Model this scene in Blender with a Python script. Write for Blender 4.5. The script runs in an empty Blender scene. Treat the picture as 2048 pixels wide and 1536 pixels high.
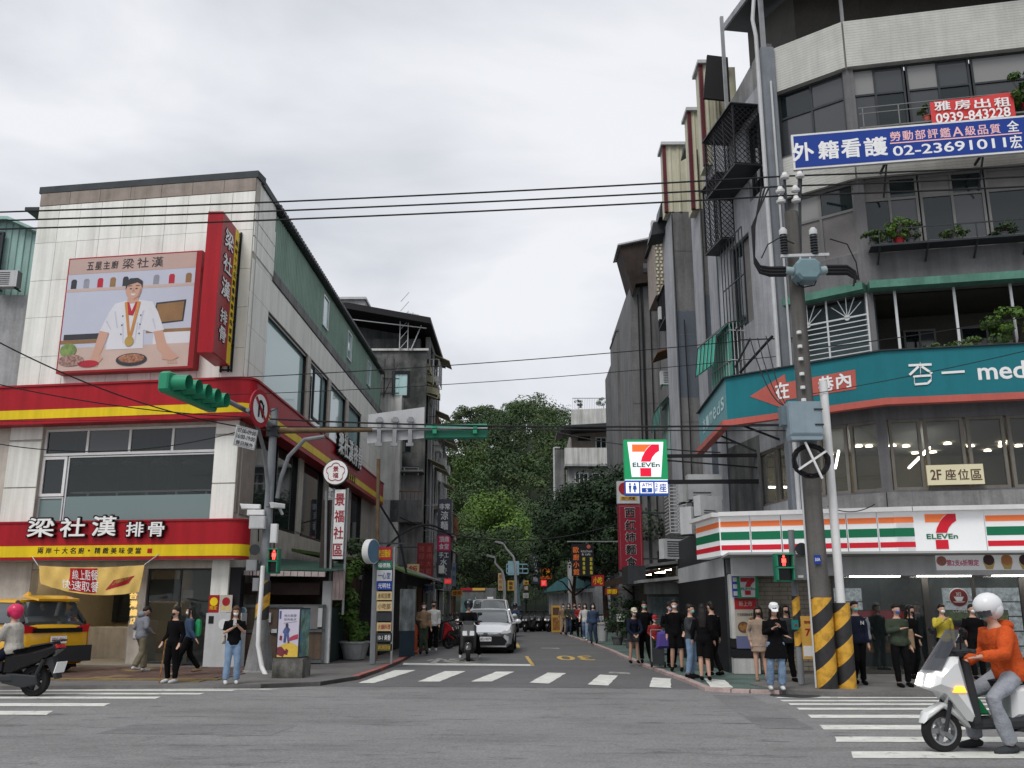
import bpy,bmesh,math,random
from mathutils import Matrix,Vector,noise
random.seed(7)
PI =math.pi
R =math.radians
S =bpy.context.scene
COL =S.collection
FPX,PITCH,YAW,EYE =1850.0,math.atan(444/1850.0),R(.63),1.6
cd =bpy.data.cameras.new('camera');cam =bpy.data.objects.new('camera',cd);COL.objects.link(cam)
cd.sensor_width =36.0;cd.lens =36.0*FPX/2048;cd.clip_end =3000;cd.clip_start =.1
cam.location =(0,0,EYE);cam.rotation_euler =(PI/2+PITCH,0,YAW)
S.camera =cam
SUN_EL,SUN_AZ =R(52),R(-150)
w =bpy.data.worlds.new('World');S.world =w;w.use_nodes =True
nt =w.node_tree;N =nt.nodes;L =nt.links
bg =N['Background'];bg.inputs['Strength'].default_value =.1
sky =N.new('ShaderNodeTexSky');sky.sky_type ='NISHITA';sky.sun_disc =False
sky.sun_elevation =SUN_EL;sky.sun_rotation =SUN_AZ
tc =N.new('ShaderNodeTexCoord');mp =N.new('ShaderNodeMapping');mp.inputs['Scale'].default_value =(1,1,2.6)
mp.inputs['Location'].default_value =(3.1,.4,1.2)
n1 =N.new('ShaderNodeTexNoise');n1.inputs['Scale'].default_value =2.3;n1.inputs['Detail'].default_value =6;n1.inputs['Roughness'].default_value =.5;n1.inputs['Distortion'].default_value =.4
cr =N.new('ShaderNodeValToRGB')
cr.color_ramp.elements[0].position =.36;cr.color_ramp.elements[0].color =(.50,.518,.558,1)
cr.color_ramp.elements[1].position =.60;cr.color_ramp.elements[1].color =(.70,.71,.74,1)
sc =N.new('ShaderNodeVectorMath');sc.operation ='SCALE';sc.inputs['Scale'].default_value =10.0
mx =N.new('ShaderNodeMixRGB');mx.inputs['Fac'].default_value =.95
L.new(tc.outputs['Generated'],mp.inputs['Vector']);L.new(mp.outputs[0],n1.inputs['Vector'])
L.new(n1.outputs['Fac'],cr.inputs['Fac']);L.new(cr.outputs[0],sc.inputs[0])
L.new(sky.outputs[0],mx.inputs['Color1']);L.new(sc.outputs[0],mx.inputs['Color2']);L.new(mx.outputs[0],bg.inputs['Color'])
sl =bpy.data.lights.new('sun','SUN');so =bpy.data.objects.new('sun',sl);COL.objects.link(so)
sl.energy =1.5;sl.angle =R(25);sl.color =(1,.97,.93)
sd =Vector((math.sin(SUN_AZ)*math.cos(SUN_EL),math.cos(SUN_AZ)*math.cos(SUN_EL),math.sin(SUN_EL)))
so.rotation_euler =sd.to_track_quat('Z','Y').to_euler()
S.view_settings.view_transform ='Standard';S.view_settings.look ='None';S.view_settings.gamma =1
S.view_settings.exposure =0.38;S.view_settings.use_curve_mapping =False
def ray(px,py):
 u,v =px-1024,py-768
 x =u;y =FPX*math.cos(PITCH)+v*math.sin(PITCH);z =FPX*math.sin(PITCH)-v*math.cos(PITCH)
 return Vector((x*math.cos(YAW)-y*math.sin(YAW),x*math.sin(YAW)+y*math.cos(YAW),z))
def at(px,py,Y):
 r =ray(px,py);t =Y/r.y
 return Vector((r.x*t,Y,EYE+r.z*t))
def G(px,py,z=0.0):
 r =ray(px,py);t =(z-EYE)/r.z
 return Vector((r.x*t,r.y*t,z))
MATS ={}
def mat(name,rgb=(.5,.5,.5),rough=.75,var=.14,scale=1.5,streak=0.0,bump=.0,bscale=30,metal=0.0,emit=0.0,coat=0.0,rgb2=None,mixs=.8,alpha=1.0,trans=0.0,spec=.22,mixr=(.42,.6)):
 if name in MATS:return MATS[name]
 m =bpy.data.materials.new(name);m.use_nodes =True;MATS[name] =m
 nt =m.node_tree;N =nt.nodes;L =nt.links;b =N['Principled BSDF']
 b.inputs['Roughness'].default_value =rough;b.inputs['Metallic'].default_value =metal
 b.inputs['Coat Weight'].default_value =coat;b.inputs['Alpha'].default_value =alpha
 b.inputs['Transmission Weight'].default_value =trans;b.inputs['Specular IOR Level'].default_value =spec
 c4 =(*rgb,1)
 g =N.new('ShaderNodeNewGeometry')
 prev =None
 def noise_(scale,detail=4,stretch=None,off=0):
  n =N.new('ShaderNodeTexNoise');n.inputs['Scale'].default_value =scale;n.inputs['Detail'].default_value =detail
  n.inputs['Roughness'].default_value =.6
  mp =N.new('ShaderNodeMapping');mp.inputs['Location'].default_value =(off,off*.7,off*.3)
  if stretch:mp.inputs['Scale'].default_value =stretch
  L.new(g.outputs['Position'],mp.inputs['Vector']);L.new(mp.outputs[0],n.inputs['Vector'])
  return n.outputs['Fac']
 def ramp(fac,lo,hi,c0,c1):
  r =N.new('ShaderNodeValToRGB');e =r.color_ramp.elements
  e[0].position =lo;e[1].position =hi;e[0].color =c0;e[1].color =c1
  L.new(fac,r.inputs['Fac']);return r.outputs[0]
 def mul(a,bcol,f=1.0,mode='MULTIPLY'):
  x =N.new('ShaderNodeMixRGB');x.blend_type =mode;x.inputs['Fac'].default_value =f
  if isinstance(a,tuple):x.inputs['Color1'].default_value =a
  else:L.new(a,x.inputs['Color1'])
  L.new(bcol,x.inputs['Color2']);return x.outputs[0]
 if var > 0 or streak > 0 or rgb2:
  base =c4
  if rgb2:
   f =noise_(mixs,5,None,5.0)
   base =ramp(f,mixr[0],mixr[1],c4,(*rgb2,1))
  if var > 0:
   base =mul(base,ramp(noise_(scale,6,None,1.3),.3,.72,(1-var*1.6,)*3+(1,),(1+var*.45,)*3+(1,)))
   base =mul(base,ramp(noise_(scale*14,3,None,9.1),.3,.7,(1-var*.7,)*3+(1,),(1+var*.2,)*3+(1,)))
  if streak > 0:
   base =mul(base,ramp(noise_(1.0,5,(3.2,3.2,.22),3.7),.44,.66,(1,1,1,1),(1-streak,1-streak,1-streak*1.05,1)))
   base =mul(base,ramp(noise_(1.0,6,(11,11,.5),8.2),.5,.72,(1,1,1,1),(1-streak*.6,1-streak*.6,1-streak*.65,1)))
  L.new(base,b.inputs['Base Color'])
  if emit:L.new(base,b.inputs['Emission Color'])
 else:
  b.inputs['Base Color'].default_value =c4
  b.inputs['Emission Color'].default_value =c4
 b.inputs['Emission Strength'].default_value =emit
 if bump > 0:
  bp =N.new('ShaderNodeBump');bp.inputs['Strength'].default_value =min(1,bump);bp.inputs['Distance'].default_value =.02
  L.new(noise_(bscale,5,None,2.2),bp.inputs['Height']);L.new(bp.outputs[0],b.inputs['Normal'])
 return m
def glass(name,rgb=(.05,.07,.07),rough=.04,alpha=.75,spec=.5):
 if name in MATS:return MATS[name]
 m =bpy.data.materials.new(name);m.use_nodes =True;MATS[name] =m
 N =m.node_tree.nodes;b =N['Principled BSDF']
 b.inputs['Base Color'].default_value =(*rgb,1);b.inputs['Roughness'].default_value =rough
 b.inputs['Alpha'].default_value =alpha;b.inputs['Specular IOR Level'].default_value =spec;b.inputs['IOR'].default_value =1.55
 return m
def hazard(name,period=.62,slope=1.0,dark=(.02,.02,.022),yel=(.62,.33,.03)):
 m =bpy.data.materials.new(name);m.use_nodes =True;N =m.node_tree.nodes;L =m.node_tree.links;b =N['Principled BSDF']
 g =N.new('ShaderNodeNewGeometry');s =N.new('ShaderNodeSeparateXYZ');L.new(g.outputs['Position'],s.inputs[0])
 a =N.new('ShaderNodeMath');a.operation ='MULTIPLY_ADD';a.inputs[1].default_value =-slope;L.new(s.outputs['X'],a.inputs[0]);L.new(s.outputs['Z'],a.inputs[2])
 d =N.new('ShaderNodeMath');d.operation ='DIVIDE';d.inputs[1].default_value =period;L.new(a.outputs[0],d.inputs[0])
 f =N.new('ShaderNodeMath');f.operation ='FRACT';L.new(d.outputs[0],f.inputs[0])
 r =N.new('ShaderNodeValToRGB');r.color_ramp.interpolation ='CONSTANT';e =r.color_ramp.elements
 e[0].color =(*dark,1);e[1].position =.5;e[1].color =(*yel,1);L.new(f.outputs[0],r.inputs['Fac'])
 n =N.new('ShaderNodeTexNoise');n.inputs['Scale'].default_value =9;n.inputs['Detail'].default_value =6
 L.new(g.outputs['Position'],n.inputs['Vector'])
 r2 =N.new('ShaderNodeValToRGB');r2.color_ramp.elements[0].position =.3;r2.color_ramp.elements[0].color =(.35,.33,.3,1);r2.color_ramp.elements[1].position =.55
 L.new(n.outputs['Fac'],r2.inputs['Fac'])
 x =N.new('ShaderNodeMixRGB');x.blend_type ='MULTIPLY';x.inputs['Fac'].default_value =.7;L.new(r.outputs[0],x.inputs['Color1']);L.new(r2.outputs[0],x.inputs['Color2'])
 L.new(x.outputs[0],b.inputs['Base Color']);b.inputs['Roughness'].default_value =.6
 MATS[name] =m;return m
INV ={}
I4 =Matrix.Identity(4)
def frame(o,xd,zd=(0,0,1)):
 x =Vector(xd).normalized();z =Vector(zd).normalized();y =z.cross(x).normalized();z =x.cross(y)
 m =Matrix((x,y,z)).transposed().to_4x4();m.translation =Vector(o);return m
class MB:
 def __init__(s,M=None):s.v =[];s.f =[];s.M =M if M is not None else I4
 def add(s,vs,fs,M=None):
  k =len(s.v);T =s.M @ M if M is not None else s.M
  s.v +=[T @ Vector(p) for p in vs];s.f +=[tuple(i+k for i in q) for q in fs];return s
 def box(s,a,b,M=None):
  x0,y0,z0 =(min(a[i],b[i]) for i in range(3));x1,y1,z1 =(max(a[i],b[i]) for i in range(3))
  return s.add([(x0,y0,z0),(x1,y0,z0),(x1,y1,z0),(x0,y1,z0),(x0,y0,z1),(x1,y0,z1),(x1,y1,z1),(x0,y1,z1)],
      [(0,3,2,1),(4,5,6,7),(0,1,5,4),(1,2,6,5),(2,3,7,6),(3,0,4,7)],M)
 def cbox(s,c,d,M=None):return s.box([c[i]-d[i]/2 for i in range(3)],[c[i]+d[i]/2 for i in range(3)],M)
 def bar(s,p,q,wd,dp=None,up=(0,0,1)):
  p,q =Vector(p),Vector(q);d =q-p
  if abs(d.normalized().dot(Vector(up))) > .95:up =(0,1,0)
  F =frame(p,d,up);dp =dp or wd
  return s.box((0,-wd/2,-dp/2),(d.length,wd/2,dp/2),F)
 def tube(s,pts,r,n=8,caps=True):
  pts =[Vector(p) for p in pts];m =len(pts)
  rr =[(r,r)]*m if isinstance(r,(int,float)) else [(q,q) if isinstance(q,(int,float)) else q for q in r]
  vs =[];ref =None
  for i in range(m):
   d =(pts[min(i+1,m-1)]-pts[max(i-1,0)]).normalized()
   if ref is None:
    ref =Vector((1,0,0)) if abs(d.x) < .9 else Vector((0,1,0))
   x =(ref-d*ref.dot(d)).normalized();y =d.cross(x);ref =x
   for k in range(n):
    a =2*PI*k/n;vs.append(pts[i]+x*math.cos(a)*rr[i][0]+y*math.sin(a)*rr[i][1])
  fs =[(i*n+k,i*n+(k+1) % n,(i+1)*n+(k+1) % n,(i+1)*n+k) for i in range(m-1) for k in range(n)]
  if caps:fs +=[tuple(reversed(range(n))),tuple(range((m-1)*n,m*n))]
  return s.add(vs,fs)
 def lathe(s,prof,M=None,n=16,caps=True):
  vs =[(r*math.cos(2*PI*k/n),r*math.sin(2*PI*k/n),z) for r,z in prof for k in range(n)]
  m =len(prof)
  fs =[(i*n+k,i*n+(k+1) % n,(i+1)*n+(k+1) % n,(i+1)*n+k) for i in range(m-1) for k in range(n)]
  if caps:fs +=[tuple(reversed(range(n))),tuple(range((m-1)*n,m*n))]
  return s.add(vs,fs,M)
 def ball(s,c,r,n=10,m=6,M=None):
  r =(r,r,r) if isinstance(r,(int,float)) else r
  vs =[(c[0]+r[0]*math.sin(PI*(i+.02)/(m+.04))*math.cos(2*PI*k/n),c[1]+r[1]*math.sin(PI*(i+.02)/(m+.04))*math.sin(2*PI*k/n),c[2]-r[2]*math.cos(PI*i/m)) for i in range(m+1) for k in range(n)]
  fs =[(i*n+k,i*n+(k+1) % n,(i+1)*n+(k+1) % n,(i+1)*n+k) for i in range(m) for k in range(n)]
  fs +=[tuple(reversed(range(n))),tuple(range(m*n,(m+1)*n))]
  return s.add(vs,fs,M)
 def prism(s,poly,y0,y1,M=None,ch=0.0):
  if sum(poly[i][0]*poly[(i+1) % len(poly)][1]-poly[(i+1) % len(poly)][0]*poly[i][1] for i in range(len(poly))) < 0:poly =poly[::-1]
  if y0 > y1:y0,y1 =y1,y0
  n =len(poly);cx =sum(p[0] for p in poly)/n;cz =sum(p[1] for p in poly)/n
  def ins(c):
   if c ==0:return poly
   out =[]
   for i in range(n):
    a,b,d =Vector(poly[i-1]),Vector(poly[i]),Vector(poly[(i+1) % n])
    e1 =(b-a);e2 =(d-b)
    if e1.length < 1e-6 or e2.length < 1e-6:out.append(tuple(b));continue
    e1.normalize();e2.normalize()
    nn =Vector((-e1.y-e2.y,e1.x+e2.x));l =nn.length
    if l < .3:out.append(tuple(b));continue
    out.append(tuple(b+nn/l*c*min(1.5,2/l)))
   return out
  rings =[(y0,ins(ch)),(y0+ch,poly),(y1-ch,poly),(y1,ins(ch))] if ch else [(y0,poly),(y1,poly)]
  vs =[(p[0],y,p[1]) for y,q in rings for p in q];m =len(rings)
  fs =[(i*n+k,(i+1)*n+k,(i+1)*n+(k+1) % n,i*n+(k+1) % n) for i in range(m-1) for k in range(n)]
  fs +=[tuple(range(n)),tuple(reversed(range((m-1)*n,m*n)))]
  return s.add(vs,fs,M)
 def disc(s,c,r,y0,y1,n=24,M=None):
  return s.prism([(c[0]+r*math.cos(2*PI*k/n),c[1]+r*math.sin(2*PI*k/n)) for k in range(n)],y0,y1,M)
 def sheet(s,fn,nu,nv):
  vs =[fn(i/nu,j/nv) for j in range(nv+1) for i in range(nu+1)]
  fs =[(j*(nu+1)+i,j*(nu+1)+i+1,(j+1)*(nu+1)+i+1,(j+1)*(nu+1)+i) for j in range(nv) for i in range(nu)]
  return s.add(vs,fs)
 def build(s,name,m,parent=None,smooth=False,label=None,local=False,mods=None):
  me =bpy.data.meshes.new(name)
  vs =s.v
  if parent is not None and not local:
   inv =INV[parent.name];vs =[inv @ v for v in vs]
  me.from_pydata(vs,[],s.f);me.update()
  ms =m if isinstance(m,(list,tuple)) else [m]
  for q in ms:me.materials.append(MATS[q] if isinstance(q,str) else q)
  if smooth:
   me.shade_smooth()
   if smooth !='all':me.set_sharp_from_angle(angle=R(40))
  o =bpy.data.objects.new(name,me);COL.objects.link(o)
  if parent is not None:o.parent =parent;INV[o.name] =INV[parent.name]
  else:INV[o.name] =I4
  if label:o['label'] =label
  return o
def thing(name,label,cat,loc=(0,0,0),rz=0.0,group=None):
 o =bpy.data.objects.new(name,None);COL.objects.link(o);o.location =loc;o.rotation_euler =(0,0,rz);o.empty_display_size =.2
 o['label'] =label;o['category'] =cat
 if group:o['group'] =group
 INV[o.name] =(Matrix.Translation(Vector(loc)) @ Matrix.Rotation(rz,4,'Z')).inverted()
 return o
def tag(o,label,cat,group=None):
 o['label'] =label;o['category'] =cat
 if group:o['group'] =group
 return o
def stuff(o):o['kind'] ='stuff';return o
def struct(o,kind='structure'):o['kind'] =kind;return o
def copy_tree(root,loc,rz,label,group=None):
 kids ={}
 for o in COL.objects:
  if o.parent:kids.setdefault(o.parent.name,[]).append(o)
 def rec(o,par):
  c =o.copy();COL.objects.link(c)
  if par is not None:c.parent =par
  for ch in kids.get(o.name,[]):rec(ch,c)
  return c
 r =rec(root,None);r.location =loc;r.rotation_euler =(0,0,rz);r['label'] =label
 if group:r['group'] =group
 return r
PIECE ={}
def piece(name,parent,F,c,d,m,bev=0.0):
 key =(round(d[0],3),round(d[1],3),round(d[2],3),m if isinstance(m,str) else m.name,bev)
 me =PIECE.get(key)
 if me is None:
  me =bpy.data.meshes.new(name)
  x,y,z =d[0]/2,d[1]/2,d[2]/2
  if bev:
   b =bev
   vs =[(-x,y,-z),(x,y,-z),(x,y,z),(-x,y,z),(-x,-y+b,-z),(x,-y+b,-z),(x,-y+b,z),(-x,-y+b,z),(-x+b,-y,-z+b),(x-b,-y,-z+b),(x-b,-y,z-b),(-x+b,-y,z-b)]
   fs =[(3,2,1,0),(0,1,5,4),(1,2,6,5),(2,3,7,6),(3,0,4,7),(4,5,9,8),(5,6,10,9),(6,7,11,10),(7,4,8,11),(8,9,10,11)]
  else:
   vs =[(-x,-y,-z),(x,-y,-z),(x,y,-z),(-x,y,-z),(-x,-y,z),(x,-y,z),(x,y,z),(-x,y,z)]
   fs =[(0,3,2,1),(4,5,6,7),(0,1,5,4),(1,2,6,5),(2,3,7,6),(3,0,4,7)]
  me.from_pydata(vs,[],fs);me.materials.append(MATS[m] if isinstance(m,str) else m);me.update();PIECE[key] =me
 o =bpy.data.objects.new(name,me);COL.objects.link(o);o.parent =parent
 o.matrix_local =INV[parent.name] @ F @ Matrix.Translation(Vector(c));INV[o.name] =INV[parent.name]
 return o
GL ={}
def glyphs(s,off=.0):
 k =(s,off)
 if k not in GL:
  c =bpy.data.curves.new('lettering','FONT');c.body =s;c.offset =off;c.resolution_u =3
  c.align_x ='CENTER';c.space_line =1.02
  o =bpy.data.objects.new('lettering_source',c)
  me =o.to_mesh()
  vs =[tuple(v.co) for v in me.vertices];fs =[tuple(p.vertices) for p in me.polygons]
  o.to_mesh_clear();bpy.data.objects.remove(o);bpy.data.curves.remove(c)
  GL[k] =(vs,fs)
 return GL[k]
def text(mb,s,cx,cz,w_,h_,y=-.01,off=.0,th=.006,flat=False):
 vs,fs =glyphs(s,0.0)
 if not vs:return mb
 x0 =min(v[0] for v in vs);x1 =max(v[0] for v in vs);z0 =min(v[1] for v in vs);z1 =max(v[1] for v in vs)
 o =off*min(h_,w_)*1.3
 sx =(w_-2*o)/max(1e-6,x1-x0);sz =(h_-2*o)/max(1e-6,z1-z0)
 P =[(cx+(v[0]-(x0+x1)/2)*sx,y,cz+(v[1]-(z0+z1)/2)*sz) for v in vs]
 F =list(fs)
 sh =[(0,0)] if off <=.004 else ([(-o,-o),(o,o),(-o,o),(o,-o)] if off < .02 else [(0,0)]+[(o*math.cos(a*PI/4),o*math.sin(a*PI/4)) for a in range(8)])
 n =len(P);side =[]
 if not flat:
  cnt ={}
  for f in F:
   for i in range(len(f)):
    a,b =f[i],f[(i+1) % len(f)]
    if (b,a) in cnt:cnt[(b,a)] =None
    else:cnt[(a,b)] =1
  side =[(b,a,a+n,b+n) for (a,b),q in cnt.items() if q]
 for k,(dx,dz) in enumerate(sh):
  Q =[(p[0]+dx,y+k*.0006,p[2]+dz) for p in P]
  if flat:mb.add(Q,F)
  else:mb.add(Q+[(p[0],y+th,p[2]) for p in Q],F+side)
 return mb
def vtext(mb,s,cx,ztop,w_,step,y=-.01,off=.008,hh=None,th=.006):
 for i,ch in enumerate(s):
  text(mb,ch,cx,ztop-step*(i+.5),w_,hh or w_*1.02,y,off,th)
 return mb
class Wall:
 def __init__(s,A,B):
  s.A =Vector((A[0],A[1],0));s.B =Vector((B[0],B[1],0));d =s.B-s.A;s.L =d.length;s.F =frame(s.A,d)
  s.inv =s.F.inverted()
 def hit(s,px,py,off=0.0):
  o =s.inv @ Vector((0,0,EYE));r =s.inv.to_3x3() @ ray(px,py)
  t =(-off-o.y)/r.y;p =o+r*t
  return p.x,p.z
 def rect(s,x0,y0,x1,y1,off=0.0):
  a,zt =s.hit((x0),(y0),off);b,zt2 =s.hit(x1,y0,off);a2,zb =s.hit(x0,y1,off);b2,zb2 =s.hit(x1,y1,off)
  return (a+a2)/2,(b+b2)/2,(zb+zb2)/2,(zt+zt2)/2
def wallgrid(mb,s0,s1,z0,z1,holes,y0=0.0,y1=.25):
 hs =[(max(a,s0),min(b,s1),max(c,z0),min(d,z1)) for a,b,c,d in holes]
 xs =sorted({s0,s1,*[h[0] for h in hs],*[h[1] for h in hs]})
 for i in range(len(xs)-1):
  a,b =xs[i],xs[i+1]
  if b-a < 1e-4:continue
  m =(a+b)/2;cuts =sorted((h[2],h[3]) for h in hs if h[0] < m < h[1]);z =z0
  for c,d in cuts:
   if c > z+1e-4:mb.box((a,y0,z),(b,y1,c))
   z =max(z,d)
  if z < z1-1e-4:mb.box((a,y0,z),(b,y1,z1))
 return mb
def window(parent,F,s0,s1,z0,z1,fm,gm,nx=1,rows=(1.0,),fw=.05,depth=.06,y=.08,name='window',skip=(),pane=True):
 mb =MB(F);W_ =s1-s0;H_ =z1-z0
 mb.box((s0,y,z0),(s0+fw,y+depth,z1));mb.box((s1-fw,y,z0),(s1,y+depth,z1))
 mb.box((s0+fw,y,z0),(s1-fw,y+depth,z0+fw));mb.box((s0+fw,y,z1-fw),(s1-fw,y+depth,z1))
 zs =[z0+fw/2];t =0
 for r in rows:t +=r;zs.append(z0+t/sum(rows)*H_)
 zs[-1] =z1-fw/2;nxs =nx if isinstance(nx,(list,tuple)) else [nx]*len(rows)
 cells =[]
 for j in range(len(rows)):
  if j:mb.box((s0+fw,y+.003,zs[j]-fw/2),(s1-fw,y+depth-.003,zs[j]+fw/2))
  for i in range(nxs[j]):
   xa =s0+fw/2+(W_-fw)*i/nxs[j];xb =s0+fw/2+(W_-fw)*(i+1)/nxs[j]
   if i:mb.box((xa-fw/2,y+.006,zs[j]+fw/2),(xa+fw/2,y+depth-.006,zs[j+1]-fw/2))
   cells.append((xa+fw/2,xb-fw/2,zs[j]+fw/2,zs[j+1]-fw/2))
 o =mb.build(name,fm,parent)
 if pane:
  for k,(a,b,c,d) in enumerate(cells):
   g =gm[k % len(gm)] if isinstance(gm,(list,tuple)) else gm
   MB(F).box((a-.01,y+depth*.45,c-.01),(b+.01,y+depth*.45+.008,d+.01)).build('pane',g,o)
 return o

mat('concrete',(.26,.26,.262),.85,.22,1.2,.35,.35)
mat('concrete_dark',(.17,.175,.18),.85,.25,1.2,.4,.35)
mat('concrete_light',(.46,.47,.48),.85,.18,.8,.3,.35)
mat('plaster_blue_grey',(.13,.15,.175),.85,.12,.9,.15,.2)
mat('plaster_light',(.40,.41,.44),.85,.15,.8,.22,.45,14)
mat('white_paint',(.72,.72,.72),.5,.06,2,.06)
mat('white_plaster',(.62,.62,.60),.8,.12,1,.35,.1)
mat('cream_stone',(.83,.835,.79),.55,.05,.8,.16,.05)
mat('cream_stone_b',(.78,.785,.735),.55,.06,.8,.20,.05)
mat('brown_stone',(.32,.27,.235),.5,.15,3,.2,.05)
mat('beige_stone',(.52,.475,.42),.55,.12,3,.2,.05)
mat('dark_coping',(.055,.065,.07),.6,.2,2)
mat('red_panel',(.40,.010,.020),.4,.07,.7,.2)
mat('red_dark',(.34,.015,.022),.4,.08,1,.1)
mat('yellow_panel',(.80,.58,.012),.4,.06,.7,.16)
mat('green_corrugated',(.25,.37,.31),.5,.1,1.2,.15)
mat('mint_corrugated',(.33,.50,.46),.55,.1,1.2,.25)
mat('black',(.012,.012,.014),.6,0)
mat('black_gloss',(.008,.008,.009),.25,0,coat=.12)
mat('dark_metal',(.045,.05,.055),.45,.15,4,metal=.3)
mat('grey_metal',(.30,.31,.32),.45,.12,3,.15,metal=.4)
mat('pole_grey',(.22,.235,.25),.5,.15,3,.2)
mat('light_grey',(.52,.53,.54),.55,.08,3,.12)
mat('aluminium',(.58,.60,.60),.35,.06,4,metal=.35)
mat('rust',(.17,.075,.035),.8,.25,6)
mat('rusty_pole',(.17,.115,.065),.7,.25,5,.1)
mat('rubber',(.018,.018,.019),.8,.1,8)
mat('wood_dark',(.075,.045,.032),.7,.3,3,.25)
mat('signal_green',(.03,.27,.15),.4,.06,4,.06)
mat('signal_green_dark',(.02,.16,.10),.4,.06,4)
mat('white',(.8,.8,.8),.4,0)
mat('interior',(.085,.08,.072),.8,.2,.8)
mat('interior_warm',(.30,.25,.18),.8,.12,.8)
mat('ceiling_white',(.42,.43,.42),.8,.05)
mat('tile_floor',(.22,.2,.17),.4,.1)
mat('lamp_white',(1,.97,.9),.4,0,emit=11.0)
mat('lamp_warm',(1,.85,.6),.4,0,emit=16.0)
glass('glass_dark',(.012,.02,.022),.03,.80,.6)
glass('glass_clear',(.03,.04,.04),.03,.38,.55)
glass('glass_sky_teal',(.38,.58,.58),.03,.95,1.0)  # pale teal base stands for bright sky reflected in the panes
glass('glass_upper',(.02,.03,.03),.03,.5,.6)
glass('glass_frosted',(.17,.24,.24),.35,.93)
glass('glass_grey',(.05,.055,.06),.08,.93,.6)
glass('glass_curtain',(.22,.22,.215),.12,.97,.5)
glass('plastic_green',(.02,.40,.28),.3,.96)
hazard('hazard_paint')
hazard('hazard_paint_wide',.66,.9)

def asphalt(name,base,dark,stain=.6,seed=0.0,rough=.8):
 m =bpy.data.materials.new(name);m.use_nodes =True;N =m.node_tree.nodes;L =m.node_tree.links;b =N['Principled BSDF']
 g =N.new('ShaderNodeNewGeometry')
 def nz(scale,st,det,off,ro=.6):
  mp =N.new('ShaderNodeMapping');mp.inputs['Scale'].default_value =st;mp.inputs['Location'].default_value =(off+seed,off*.37,0)
  n =N.new('ShaderNodeTexNoise');n.inputs['Scale'].default_value =scale;n.inputs['Detail'].default_value =det;n.inputs['Roughness'].default_value =ro
  L.new(g.outputs['Position'],mp.inputs[0]);L.new(mp.outputs[0],n.inputs['Vector']);return n.outputs['Fac']
 def rp(f,a,c,A,C):
  r =N.new('ShaderNodeValToRGB');e =r.color_ramp.elements;e[0].position =a;e[1].position =c;e[0].color =(*A,1);e[1].color =(*C,1);L.new(f,r.inputs[0]);return r.outputs[0]
 def mu(a,c,f=1.0):
  x =N.new('ShaderNodeMixRGB');x.blend_type ='MULTIPLY';x.inputs[0].default_value =f;L.new(a,x.inputs[1]);L.new(c,x.inputs[2]);return x.outputs[0]
 c =rp(nz(.35,(1,1,1),5,3),.35,.65,tuple(q*.86 for q in base),tuple(q*1.08 for q in base))
 c =mu(c,rp(nz(28,(1,1,1),3,1,.8),.32,.68,(.62,)*3,(1.28,)*3))
 c =mu(c,rp(nz(7,(1,1,1),4,6,.8),.35,.65,(.86,)*3,(1.1,)*3))
 c =mu(c,rp(nz(1.0,(.35,1.1,1),6,11),.50,.66,(1,1,1),(1-stain*.25,)*3))
 c =mu(c,rp(nz(1.0,(.9,3.2,1),8,17,.74),.56,.63,(1,1,1),(1-stain*.58,)*3))
 vo =N.new('ShaderNodeTexVoronoi');vo.feature ='DISTANCE_TO_EDGE';vo.inputs['Scale'].default_value =.33
 mp =N.new('ShaderNodeMapping');L.new(g.outputs['Position'],mp.inputs[0])
 ns =N.new('ShaderNodeTexNoise');ns.inputs['Scale'].default_value =1.4;ns.inputs['Detail'].default_value =6
 L.new(g.outputs['Position'],ns.inputs['Vector'])
 ad =N.new('ShaderNodeMixRGB');ad.blend_type ='ADD';ad.inputs[0].default_value =1.0;L.new(mp.outputs[0],ad.inputs[1]);L.new(ns.outputs['Color'],ad.inputs[2])
 L.new(ad.outputs[0],vo.inputs['Vector'])
 c =mu(c,rp(vo.outputs['Distance'],.0,.006,(.6,)*3,(1,)*3),.6)
 L.new(c,b.inputs['Base Color'])
 bp =N.new('ShaderNodeBump');bp.inputs['Strength'].default_value =.5;bp.inputs['Distance'].default_value =.008
 L.new(nz(60,(1,1,1),3,2,.7),bp.inputs['Height']);L.new(bp.outputs[0],b.inputs['Normal'])
 rr =N.new('ShaderNodeMapRange');rr.inputs['To Min'].default_value =rough-.16;rr.inputs['To Max'].default_value =rough+.1
 L.new(nz(.8,(.4,1.4,1),4,21),rr.inputs['Value']);L.new(rr.outputs[0],b.inputs['Roughness'])
 MATS[name] =m;return m
asphalt('asphalt_main',(.205,.205,.206),.5,.8)
asphalt('asphalt_side',(.118,.119,.121),.5,.45,40)
asphalt('asphalt_old',(.115,.115,.118),.5,.4,80)
asphalt('asphalt_patched',(.180,.180,.182),.5,.7,31)
mat('road_paint',(.72,.73,.68),.6,.14,3.5,0,.2,rgb2=(.30,.30,.29),mixs=7,mixr=(.60,.70))
mat('road_paint_worn',(.44,.44,.42),.7,.35,4)
mat('road_yellow',(.62,.42,.10),.6,.2,4)
mat('kerb_red',(.42,.15,.13),.75,.25,3)
mat('kerb_pink',(.50,.38,.36),.75,.25,3)
mat('green_paving',(.115,.165,.148),.8,.25,1.3,0,.2)
mat('pavement_grey',(.17,.165,.16),.85,.2,1.5,0,.3)
mat('paver_red',(.135,.085,.07),.8,.25,2)
mat('paver_yellow',(.24,.175,.08),.8,.25,2)
mat('earth',(.06,.06,.045),.95,.2,.2)
def flat(name,pts,z,m,parent=None,kind=True):
 o =MB().add([(p[0],p[1],z) for p in pts],[tuple(range(len(pts)))]).build(name,m,parent)
 if parent is None and kind:struct(o)
 return o
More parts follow.
